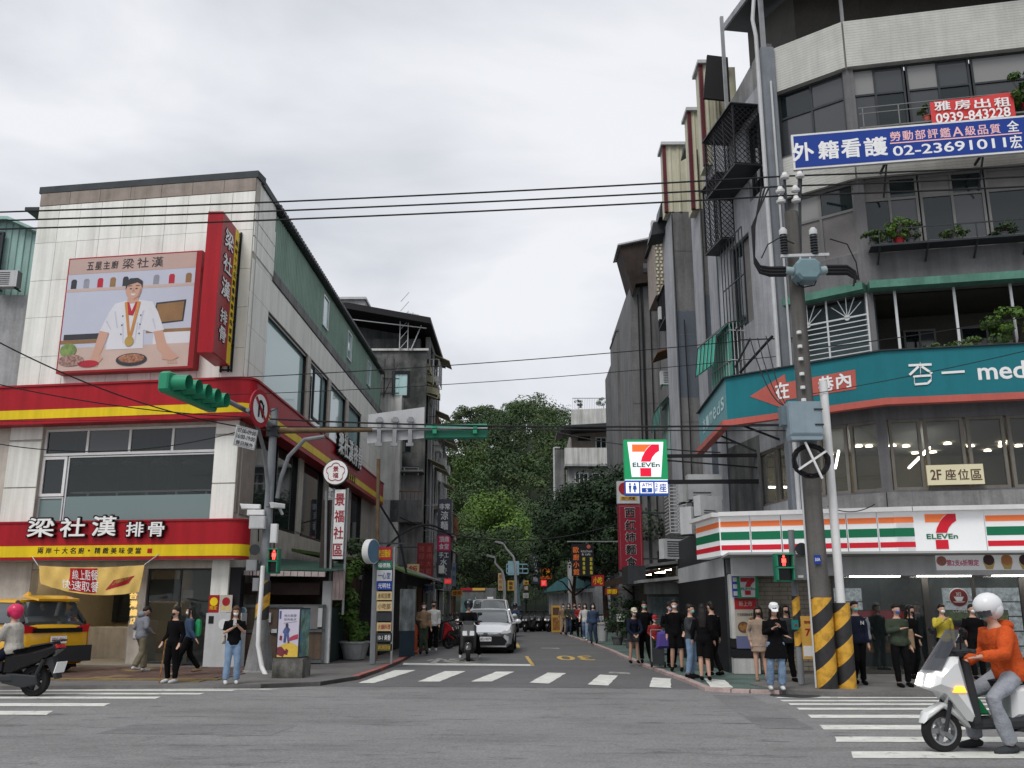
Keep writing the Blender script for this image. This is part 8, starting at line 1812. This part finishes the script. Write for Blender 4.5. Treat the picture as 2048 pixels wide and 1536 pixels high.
mat('skin',(.50,.30,.22),.6,.04,5);mat('skin_tan',(.40,.23,.16),.6,.04,5);mat('hair',(.012,.010,.009),.5,.1,20);mat('hair_brown',(.07,.035,.02),.5,.1,20)
CL =dict(black=(.0055,.0055,.0065),navy=(.014,.017,.035),jeans=(.20,.29,.42),jeans_dark=(.04,.06,.10),grey=(.22,.23,.26),white=(.62,.62,.61),khaki=(.20,.175,.12),tan=(.28,.19,.12),olive=(.05,.065,.045),beige=(.36,.27,.21),orange_red=(.62,.10,.025),cream=(.50,.47,.42),yellow=(.55,.45,.06),denim=(.05,.08,.14),grey_dark=(.05,.055,.06),red=(.3,.03,.03),purple=(.10,.07,.28),pants_grey=(.34,.36,.40))
for k_,v_ in CL.items():mat('cloth_'+k_,v_,.9,.2,3,0,.6,40,spec=.1)
for k_,v_ in dict(mask_white=(.72,.73,.74),mask_teal=(.18,.48,.45),mask_blue=(.05,.12,.35),mask_lilac=(.5,.45,.68),mask_black=(.015,.015,.015),cap_cream=(.62,.56,.44),helmet_pink=(.60,.02,.10),helmet_white=(.72,.73,.74)).items():mat(k_,v_,.5,.05,5,coat=.3 if 'helmet' in k_ else 0)
TEX =bpy.data.textures.new('folds','CLOUDS');TEX.noise_scale =.11;TEX.noise_depth =2
def rem(o,v,fold=0.0):
 m =o.modifiers.new('remesh','REMESH');m.mode ='VOXEL';m.voxel_size =v;m.use_smooth_shade =True
 s =o.modifiers.new('smooth','SMOOTH');s.factor =.6;s.iterations =2
 if fold:d =o.modifiers.new('folds','DISPLACE');d.texture =TEX;d.strength =fold;d.mid_level =.5;d.texture_coords ='GLOBAL'
 return o
def person(label,base,face,h=1.65,top='black',bot='black',hair='short',mask='mask_white',hat=None,shoe='black',sleeve=1,low='pants',pose=None,lean=0.0,bow=0.0,up=(0,0,0),skin='skin',coat=0.0,extra=None,hairm='hair',fat=1.0,vox=None):
 t =thing('person',label,'person',base,face);s =h/1.7*(.93 if base[1] < 30 else .98);t.scale =(s,s,s);vox =vox or (.0125 if base[1] < 24 else .016)
 J =dict(sL=(.17,.01,1.375),sR=(-.17,.01,1.375),eL=(.225,.04,1.11),eR=(-.225,.04,1.11),wL=(.235,-.03,.87),wR=(-.235,-.03,.87),hL=(.085,0,.90),hR=(-.085,0,.90),kL=(.095,-.02,.49),kR=(-.095,-.02,.49),aL=(.10,.02,.09),aR=(-.10,.02,.09))
 rj =random.Random(label);jt =lambda k,a:J.__setitem__(k,tuple(c+rj.uniform(-a,a) for c in J[k]));[jt(k,.035) for k in ('eL','eR','wL','wR','kL','kR')];J['aL'] =(.10+rj.uniform(-.02,.06),.02+rj.uniform(-.08,.08),.09);J['aR'] =(-.10-rj.uniform(-.02,.06),.02+rj.uniform(-.08,.08),.09)
 if rj.random() < .4:J['wR'] =(-.13,-.20,1.02);J['eR'] =(-.235,.03,1.12)
 J.update(pose or {});bow =bow+rj.uniform(-.05,.18);U =Vector(up);ca,sa =math.cos(lean),math.sin(lean)
 def T(p,arm=False):
  p =Vector(p);z =p.z-.92;y =p.y
  return Vector((p.x,y*ca-z*sa,.92+z*ca+y*sa))+U
 ov =set((pose or {}).keys())
 P ={k:(Vector(v_) if k in ov else (T(v_) if k[0] in 'sew' else Vector(v_)+U*(k[0] =='h'))) for k,v_ in J.items()}
 tz =[(.84,.13,.10),(.92,.155,.118),(1.04,.128,.10),(1.16,.138,.105),(1.28,.158,.112),(1.36,.150,.095),(1.41,.10,.075),(1.45,.058,.058),(1.52,.050,.055)]
 HM =Matrix.Translation(T((0,-.005,1.50))) @ Matrix.Rotation(lean*.4+bow,4,'X') @ Matrix.Translation((0,0,-1.50))
 def hd(mb,c,r,n=12):mb.ball(c,r,n,9,HM)
 b =MB();b.tube([T((0,.0,z)) for z,rx,ry in tz],[(rx*.93,ry*.93) for z,rx,ry in tz],14)
 hd(b,(0,.0,1.605),(.076,.094,.108),16);hd(b,(0,-.03,1.545),(.058,.062,.068),14);hd(b,(0,-.094,1.585),(.014,.02,.024));hd(b,(.078,.005,1.59),(.012,.022,.03));hd(b,(-.078,.005,1.59),(.012,.022,.03));hd(b,(0,-.088,1.545),(.024,.012,.010))
 for q in 'LR':
  a_,e_,w_ =P['s'+q],P['e'+q],P['w'+q];b.tube([a_,a_.lerp(e_,.5),e_,e_.lerp(w_,.4),w_],[.050,.045,.037,.036,.026],10)
  d =(w_-e_).normalized();cr =Vector((0,0,1)).cross(d);cr =(cr if cr.length > .2 else Vector((0,1,0))).normalized();cr =Vector((0,1,0)) if abs(d.z) > .85 else cr;sg_ =1
  hnd =w_+d*.06;b.tube([w_,w_+d*.04,w_+d*.09],[.024,(.032,.020),(.030,.016)],8)
  for i,ln in enumerate((.062,.07,.065,.05)):
   o =w_+d*.085+cr*(.026-.0175*i);k1 =o+d*ln*.5;k2 =k1+(d*.75+Vector((0,-.5,-.2))).normalized()*ln*.5;b.tube([w_+d*.05+cr*(.018-.012*i),o,k1,k2],[.011,.0105,.010,.008],6)
  th =w_+d*.03+cr*.03;b.tube([w_+d*.01+cr*.01,th,th+d*.03+cr*.012,th+d*.055+cr*.008],[.013,.013,.011,.009],6)
  hp_,k_,an =P['h'+q],P['k'+q],P['a'+q];b.tube([hp_+Vector((0,0,.03)),hp_.lerp(k_,.5),k_,k_.lerp(an,.35),an],[.082,.074,.054,.054,.036],10)
  fd =Vector((0,-1,0)) if 'f'+q not in J else Vector(J['f'+q]);b.tube([an-fd*.04-Vector((0,0,.04)),an+fd*.06-Vector((0,0,.05)),an+fd*.15-Vector((0,0,.06))],[.035,.036,.028],8)
 rem(b.build('body',skin,t,local=True,smooth='all'),vox)
 g =.020;c =MB();rows =tz[:7] if not coat else [(.90-coat,.20+coat*.12,.15),(.80,.185,.14)]+tz[1:7]
 c.tube([T((0,0,z)) for z,rx,ry in rows],[((rx+g)*fat,(ry+g)*fat) for z,rx,ry in rows],14)
 for q in 'LR':
  a_,e_,w_ =P['s'+q],P['e'+q],P['w'+q]
  if sleeve >=1:c.tube([a_,a_.lerp(e_,.5),e_,e_.lerp(w_,.5),e_.lerp(w_,.93)],[.070*fat,.066*fat,.056*fat,.052*fat,.043*fat],10)
  elif sleeve > 0:c.tube([a_,a_.lerp(e_,.4),a_.lerp(e_,.8)],[.070,.068,.066],10)
 rem(c.build('top','cloth_'+top,t,local=True,smooth='all'),.016,.022)
 c =MB()
 if low =='skirt':c.tube([Vector((0,0,z))+U for z in (1.02,.92,.80,.66)],[(.15,.12),(.185,.14),(.20,.155),(.215,.17)],16)
 else:
  c.tube([Vector((0,0,z))+U for z in (.82,.92,1.02)],[(.14,.115),(.172,.135),(.145,.118)],14)
  for q in 'LR':
   hp_,k_,an =P['h'+q],P['k'+q],P['a'+q]
   if low =='shorts':c.tube([hp_+Vector((0,0,.03)),hp_.lerp(k_,.5),hp_.lerp(k_,.95)],[.10,.10,.098],12)
   else:w2_ =.062 if low =='pants' else .078;c.tube([hp_+Vector((0,0,.03)),hp_.lerp(k_,.5),k_,k_.lerp(an,.5),k_.lerp(an,.96)],[.10,.092,.075,w2_+.006,w2_],12)
 rem(c.build('lower_wear','cloth_'+bot,t,local=True,smooth='all'),.016,.022)
 for q in 'LR':
  an =P['a'+q];fd =Vector((0,-1,0)) if 'f'+q not in J else Vector(J['f'+q]);c =MB();c.tube([an-fd*.07-Vector((0,0,.045)),an-fd*.03-Vector((0,0,.03)),an+fd*.06-Vector((0,0,.045)),an+fd*.15-Vector((0,0,.058)),an+fd*.19-Vector((0,0,.062))],[.03,.045,.046,.040,.018],10);c.build('shoe','cloth_'+shoe,t,local=True,smooth='all')
 for sx in (-1,1):c =MB(HM);c.ball((sx*.030,-.086,1.607),(.008,.005,.004),8,4);c.build('eye','black',t,local=True,smooth='all')
 if mask:c =MB();hd(c,(0,-.060,1.553),(.052,.052,.045));c.tube([HM @ Vector((-.05,-.07,1.56)),HM @ Vector((-.08,-.0,1.59))],.003,4);c.tube([HM @ Vector((.05,-.07,1.56)),HM @ Vector((.08,-.0,1.59))],.003,4);c.build('mask',mask,t,local=True,smooth='all')
 if hair:
  c =MB();hd(c,(0,.022,1.632),(.088,.098,.098),14);hd(c,(0,.055,1.585),(.080,.062,.085),12)
  if hair =='long':
   c.tube([HM @ Vector((0,.05,1.64)),HM @ Vector((0,.075,1.52)),T((0,.10,1.36)),T((0,.12,1.18))],[(.09,.06),(.10,.055),(.105,.04),(.075,.025)],12)
   for sx in (-1,1):c.tube([HM @ Vector((sx*.07,-.02,1.66)),HM @ Vector((sx*.085,-.03,1.55)),T((sx*.10,-.05,1.40))],[.028,.030,.018],8)
  hd(c,(0,-.055,1.675),(.070,.042,.030));rem(c.build('hair',hairm,t,local=True,smooth='all'),.012,.012)
 if hat =='cap':c =MB(HM);c.lathe([(.102,-.01),(.104,.03),(.08,.085),(.02,.105)],Matrix.Translation((0,.01,1.655)),16);c.prism([(-.07,0),(.07,0),(.05,-.0)],0,.01);c.add([(-.075,-.07,1.655),(.075,-.07,1.655),(.06,-.17,1.635),(0,-.19,1.632),(-.06,-.17,1.635),(-.075,-.07,1.667),(.075,-.07,1.667),(.06,-.17,1.647),(0,-.19,1.644),(-.06,-.17,1.647)],[(0,1,2,3,4),(9,8,7,6,5),(0,4,9,5),(4,3,8,9),(3,2,7,8),(2,1,6,7)]);c.build('cap',extra or 'cap_cream',t,local=True,smooth=True)
 if hat and hat.startswith('helmet'):
  c =MB();hd(c,(0,.018,1.645),(.135,.155,.135),18);hd(c,(0,.05,1.60),(.128,.11,.12),16);c.build('helmet',hat,t,local=True,smooth='all')
  c =MB(HM);c.sheet(lambda u,v:(.125*math.sin((u-.5)*2.4),-.142*math.cos((u-.5)*2.4)+.01,1.545+.12*v),10,3);c.build('visor','windscreen_tint',t,local=True,smooth='all')
 return t
def bag(par,c,d,m,name='bag',strap=None):
 b =MB();b.prism([(c[0]-d[0]/2,c[2]-d[2]/2),(c[0]+d[0]/2,c[2]-d[2]/2),(c[0]+d[0]*.46,c[2]+d[2]*.3),(c[0]+d[0]*.3,c[2]+d[2]/2),(c[0]-d[0]*.3,c[2]+d[2]/2),(c[0]-d[0]*.46,c[2]+d[2]*.3)],c[1]-d[1]/2,c[1]+d[1]/2,ch=d[1]*.3)
 if strap:b.tube(strap,.012,5)
 s_ =par.scale[0];M_ =Matrix.LocRotScale(par.location,par.rotation_euler,par.scale);b.v =[M_ @ v for v in b.v]
 return b.build(name,m,None,smooth=True)
def held(par,name,label,cat,c,d,m,strap=None):return tag(bag(par,c,d,m,name,strap),label,cat)
def ft(px,py,z=.08):p =G(px,py,z);return (p.x,p.y,z)
def fx(px,py,Y,z=.08):return (at(px,py,Y).x,Y,z)
PH =dict(eL=(.22,-.02,1.12),wL=(.06,-.22,1.27),eR=(-.22,-.02,1.12),wR=(-.07,-.20,1.22))
WALK =dict(kL=(.09,-.20,.50),aL=(.09,-.26,.10),kR=(-.09,.06,.50),aR=(-.09,.30,.18),wL=(.24,.16,.90),wR=(-.24,-.22,.95))
a =person('person in jeans and black T-shirt looking at a phone beside the restaurant pillar',ft(462,1368),.35,1.62,'black','jeans','long','mask_white',shoe='white',sleeve=.5,low='wide',pose=PH,bow=.15,hairm='hair_brown')
held(a,'phone','pale phone held up by the person in jeans beside the pillar','phone',(-.02,-.30,1.36),(.075,.012,.15),'light_grey');held(a,'shoulder_bag','small cream bag at the hip of the person in jeans by the pillar','bag',(-.22,.10,.98),(.1,.2,.22),'cloth_cream')
a =person('person dressed all in black with white trainers standing with a cane at the left kerb',ft(341,1366),-.5,1.60,'black','black','short','mask_black',shoe='white',pose=dict(wL=(.25,-.06,.88),wR=(-.25,-.12,.90)))
c =ft(318,1368);tag(MB().tube([(c[0],c[1],.09),(c[0]+.06,c[1],.92),(c[0]+.10,c[1],.95)],.012,6).build('walking_cane','food_brown'),'thin walking cane beside the person all in black','cane')
a =person('person in dark denim jacket with a backpack walking left behind the one in black',ft(372,1352),-1.2,1.62,'denim','black','long','mask_white',shoe='tan',pose=WALK);held(a,'backpack','green and black backpack on the person walking left by the restaurant','bag',(0,.20,1.18),(.30,.16,.42),'bag_green');held(a,'plastic_bag','yellowish plastic bag carried by the person with the backpack','bag',(-.26,.02,.72),(.2,.12,.3),'cloth_beige')
a =person('person in grey hooded top and khaki trousers walking past the gold characters, head bowed',ft(277,1345),PI-.6,1.66,'grey','khaki','short',None,shoe='white',low='wide',pose=dict(kL=(.09,-.16,.50),aL=(.09,-.2,.10),kR=(-.09,.02,.50),aR=(-.09,.20,.16),wL=(.20,-.15,1.02),wR=(-.2,-.15,1.02),eL=(.26,.06,1.12),eR=(-.26,.06,1.12)),bow=.9,fat=1.12)
b =MB();b.ball((0,.07,1.46),(.12,.10,.09),12,8);b.build('hood','cloth_grey',a,local=True,smooth='all');held(a,'white_bag','white plastic bag carried by the person in the grey hooded top','bag',(.27,-.02,1.02),(.16,.14,.42),'cloth_white')
person('dim figure with dark hair inside the restaurant window',fx(372,1330,27),.3,1.66,'grey_dark','black','short','mask_white')
person('staff member in white cap behind the restaurant window counter',fx(347,1330,27.4),-.3,1.66,'black','black','short','mask_white',hat='cap')
SIT =dict(kL=(.17,-.42,.60),kR=(-.17,-.42,.60),aL=(.16,-.46,.30),aR=(-.16,-.46,.30),eL=(.24,-.18,.98),eR=(-.24,-.18,.98),wL=(.30,-.50,.98),wR=(-.30,-.50,.98))
def rider(label,sc_,dx,h,dz=.06,**k):
 rz =sc_.rotation_euler[2];f =Vector((math.cos(rz),math.sin(rz),0));p =sc_.location+f*dx;return person(label,(p.x,p.y,sc_.location.z+dz),rz+PI/2,h/(.93 if p.y < 30 else .98),**k)
rider('scooter rider in a cream jacket and bright pink helmet at the left edge',LS,-.20,1.64,top='cream',bot='navy',hair=None,mask='mask_black',hat='helmet_pink',pose=SIT,up=(0,0,-.13),lean=.12,fat=1.25)
a =rider('scooter rider in an orange red jacket and white open helmet at the right edge',RS,-.22,1.84,dz=-.04,top='orange_red',bot='pants_grey',hair=None,mask='mask_teal',hat='helmet_white',pose={**SIT,'kR':(-.24,-.36,.58),'aR':(-.27,-.30,.12),'aL':(.20,-.2,.12),'kL':(.22,-.36,.58),'wL':(.30,-.50,1.00),'eL':(.26,-.20,1.02),'eR':(-.27,-.10,1.02),'wR':(-.20,-.36,.92)},up=(0,.02,-.10),lean=.26,fat=1.26,low='wide',shoe='grey_dark')
b =MB();b.ball((0,.015,1.31),(.12,.08,.065),12,8);b.build('hood','cloth_orange_red',a,local=True,smooth='all')
mat('helmet_black',(.02,.02,.022),.2,0,coat=.6)
rider('scooter rider in black with dark helmet and pale mask waiting at the stop line',CS,-.12,1.78,top='black',bot='black',hair=None,mask='mask_white',hat='helmet_black',pose={**SIT,'aL':(.32,-.22,.10),'aR':(-.22,-.24,.10),'kL':(.26,-.34,.56),'kR':(-.2,-.34,.56)},up=(0,0,-.12),shoe='white')
rider('scooter rider in dark clothes beside the people carrier',fs_,-.15,1.74,top='denim',bot='black',hair=None,mask=None,hat='helmet_black',pose=SIT,up=(0,0,-.12))
person('person in a tan jacket with pale mask walking on the left of the side street',fx(846,1308,31.8,.06),.1,1.68,'tan','olive','short','mask_white',shoe='black',pose=dict(eR=(-.24,.0,1.12),wR=(-.12,-.20,1.12)))
person('person in a pale hooded top with black mask walking behind the tan jacket',fx(866,1296,34,.06),.15,1.74,'white','black','short','mask_black',shoe='white',low='wide',fat=1.08)
for (px,Y,f,h,k,lb) in [(1187,40,-.1,1.66,dict(top='denim',bot='jeans_dark',hair='long',mask='mask_white',shoe='black',fat=1.1),'person in a blue denim jacket nearest of the far group on the green walkway'),(1171,43,-.2,1.66,dict(top='white',bot='jeans',hair='long',mask='mask_white',shoe='white',pose=WALK),'person in a white top and pale jeans walking behind the denim jacket'),
 (1160,49,0,1.66,dict(top='red',bot='black',hair='short',mask='mask_black'),'person in dark red and black walking in the far group'),(1150,50,.2,1.68,dict(top='grey_dark',bot='black',hair='short',mask='mask_black',pose=WALK),'person in dark clothes in the middle of the far group'),(1138,52,0,1.68,dict(top='olive',bot='jeans_dark',hair='long',mask='mask_white'),'person in a long olive coat in the far group'),(1127,53,.1,1.66,dict(top='tan',bot='beige',hair='short',mask='mask_white'),'person in tan and beige leftmost in the far group')]:
 person(lb,fx(px,1270,Y),f,h,**k)
person('person leaning forward in a navy coat, cream cap and grey skirt at the pink kerb',ft(1268,1326),.1,1.58,'navy','grey_dark','short','mask_white',hat='cap',low='skirt',lean=.38,pose=dict(wL=(.06,-.42,.86),wR=(-.06,-.42,.86),eL=(.22,-.30,1.0),eR=(-.22,-.30,1.0)),skin='skin_tan',coat=.1)
a =person('tall person in black with teal mask standing behind the one in the cream cap',ft(1292,1325),-.1,1.76,'black','black','short','mask_teal');held(a,'white_bag','pale backpack visible behind the person with the teal mask','bag',(-.28,.12,1.2),(.14,.2,.4),'cloth_white')
a =person('shopper in a red cap and dark red top behind the shopping trolley',fx(1311,1300,25.5),0,1.35,'red','olive','short','mask_white',hat='cap',extra='sign_red',lean=.15)
tr_ =thing('shopping_trolley','upright shopping trolley in front of the shopper in the red cap','trolley',fx(1316,1312,24.6));b =MB();x0 =tr_.location.x
for sx in (-.15,.15):b.tube([(x0+sx,24.6,.12),(x0+sx,24.75,1.0)],.014,5)
b.tube([(x0-.15,24.75,1.0),(x0+.15,24.75,1.0)],.014,5);b.build('frame','grey_metal',tr_);b =MB();b.box((x0-.15,24.5,.15),(x0+.15,24.75,.55));b.build('basket','dark_metal',tr_)
for sx in (-.17,.17):MB(Matrix.Translation((x0+sx,24.6,.15)) @ Matrix.Rotation(PI/2,4,'Y')).lathe([(.07,-.02),(.07,.02)],n=12).build('wheel','rubber',tr_)
b =MB();b.prism([(x0-.05,.55),(x0+.3,.55),(x0+.33,.85),(x0+.2,.98),(x0,.95)],24.45,24.68,ch=.06);tag(b.build('purple_bag','cloth_purple',smooth=True),'bright purple bag hanging on the shopping trolley','bag')
person('tall person in dark jacket and black shorts with white mask in the kerb group',ft(1354,1342),-.25,1.78,'black','black','short','mask_white',low='shorts',shoe='black',pose=dict(wL=(.22,-.2,.92),eL=(.25,.0,1.12)),skin='skin')
person('person mostly hidden behind the one in shorts, with lilac mask and black cap',ft(1344,1334),.2,1.70,'black','black','short','mask_lilac',hat='cap',extra='black')
person('person in light blue jeans and grey jacket with teal mask facing right at the kerb',ft(1385,1356),1.0,1.66,'grey_dark','jeans','short','mask_teal',shoe='black',pose=dict(eR=(-.22,-.06,1.12),wR=(-.10,-.22,1.36),eL=(.22,-.02,1.12),wL=(.12,-.2,1.16)),fat=1.08)
person('person with long dark hair, black top, black shorts and boots seen from behind',ft(1411,1361),PI-.3,1.66,'black','black','long',None,low='shorts',shoe='black')
person('person in black standing close to the long haired one by the alley wall',ft(1429,1351),PI+.6,1.72,'black','black','short','mask_black',shoe='black')
a =person('person in pale jeans, black coat and white cap looking down at a phone',ft(1557,1380),-.1,1.66,'black','jeans','long',None,hat='cap',shoe='white',low='wide',pose=PH,bow=.25,coat=.28,extra='helmet_white');held(a,'phone','dark phone held by the person in the white cap','phone',(-.01,-.27,1.27),(.07,.012,.14),'black_gloss')
person('person with long hair in a beige coat and black mask beside the noodle poster',ft(1524,1362),-.2,1.62,'beige','beige','long','mask_black',low='skirt',shoe='tan',coat=.12,skin='skin')
person('person in dark clothes with long hair standing in shade behind the signal post',ft(1578,1364),.3,1.66,'grey_dark','black','long','mask_black',shoe='black')
a =person('person in navy varsity jacket with grey sleeves in front of the store window',ft(1722,1370),0,1.72,'navy','black','short','mask_teal',shoe='black',pose=dict(kR=(-.09,-.1,.5),aR=(-.08,.1,.12)),fat=1.1)
b =MB()
for q in (-1,1):b.tube([(q*.185,.01,1.36),(q*.225,.035,1.24),(q*.232,.04,1.11),(q*.24,.0,.98),(q*.242,-.025,.91)],[.082,.084,.074,.068,.06],10)
rem(b.build('sleeves','cloth_grey',a,local=True,smooth='all'),.016,.02);b =MB();text(b,'N',.08,1.27,.07,.08,-.165,.03,.02);b.build('chest_letter','cloth_white',a,local=True)
a =person('person in an olive sweater and black trousers with dark blue mask carrying a brown bag',ft(1806,1374),.1,1.66,'olive','black','short','mask_blue',shoe='black',pose=dict(eR=(-.24,-.05,1.14),wR=(-.02,-.2,1.20)),fat=1.14);held(a,'shoulder_bag','brown bag at the side of the person in the olive sweater','bag',(.28,.0,.98),(.13,.12,.42),'cloth_tan')
person('person in a yellow vest with white mask close to the store glass',fx(1896,1350,20.8),.1,1.66,'yellow','black','short','mask_white',pose=dict(eR=(-.26,-.1,1.2),wR=(-.1,-.25,1.35)))
person('person in black with pale blue mask half hidden behind the orange rider',fx(1958,1350,20.6),0,1.66,'black','black','short','mask_white')
person('person in black seen through the store window between the two pedestrians',fx(1764,1350,23.4),.4,1.70,'black','black','short','mask_white')
person('person in dark clothes deeper inside the store behind the glass',fx(1846,1350,23.8),-.4,1.72,'grey_dark','black','short',None)
person('person in black leaving the left side of the store door, hair to the shoulders',fx(1832,1360,20.9),.6,1.64,'black','black','long','mask_black',shoe='black')

for (px,y0,y1,Y,w_,m1,m2,tx,lb) in [(826,1128,1150,40,.5,'board_beige','sign_red','飯','small square cream sign above the dark shopfronts left of the dull red sign'),(858,1168,1186,44,.55,'light_grey','sign_blue','咖啡','small pale sign with blue characters below the dull red hanging sign'),
 (878,1160,1178,47,.4,'signal_green_dark','white','茶','small green sign under the navy noodle sign'),(1196,1150,1172,46,.6,'sign_red','yellow_panel','小吃','small red sign with yellow characters under the tree by the cafe sign'),(914,1180,1192,60,.7,'strip_yellow','sign_red','修車','small yellow repair shop sign low on the far left row'),(1224,1176,1190,42,.6,'dull_red','yellow_panel','麵','small dim red sign on the shaded terrace front')]:
 a,d =at(px,y1,Y),at(px,y0,Y);t =thing('shop_sign',lb,'sign',(a.x,Y,a.z));MB().box((a.x-w_/2,Y,a.z),(a.x+w_/2,Y+.14,d.z)).build('box',m1,t)
 b =MB();text(b,tx,a.x,(a.z+d.z)/2,w_*.75,(d.z-a.z)*.7,Y-.01,.008);b.build('print',m2,t);b =MB();sx =-1 if a.x < 0 else 1;b.bar((a.x+sx*w_/2,Y+.07,d.z-.08),(a.x+sx*(w_/2+.9),Y+.07,d.z-.08),.035);b.build('bracket','dark_metal',t)
for (px,y0,y1,Y) in ((1322,500,780,45),(1296,600,1000,45.9),(1368,430,1000,32.9),(1388,640,1080,32.9),(1414,300,700,30.1)):
 a,d =at(px,y1,Y),at(px,y0,Y);p =MB();p.tube([(a.x,Y-.04,a.z),(a.x+.03,Y-.04,(a.z+d.z)/2),(a.x,Y-.04,d.z)],.022,5);p.build('cable','black',R2)
print('objects',len(COL.objects))
for o in COL.objects:
 if 'label' in o and len(o['label'].split()) > 16:print('LONG',o.name,len(o['label'].split()),o['label'])
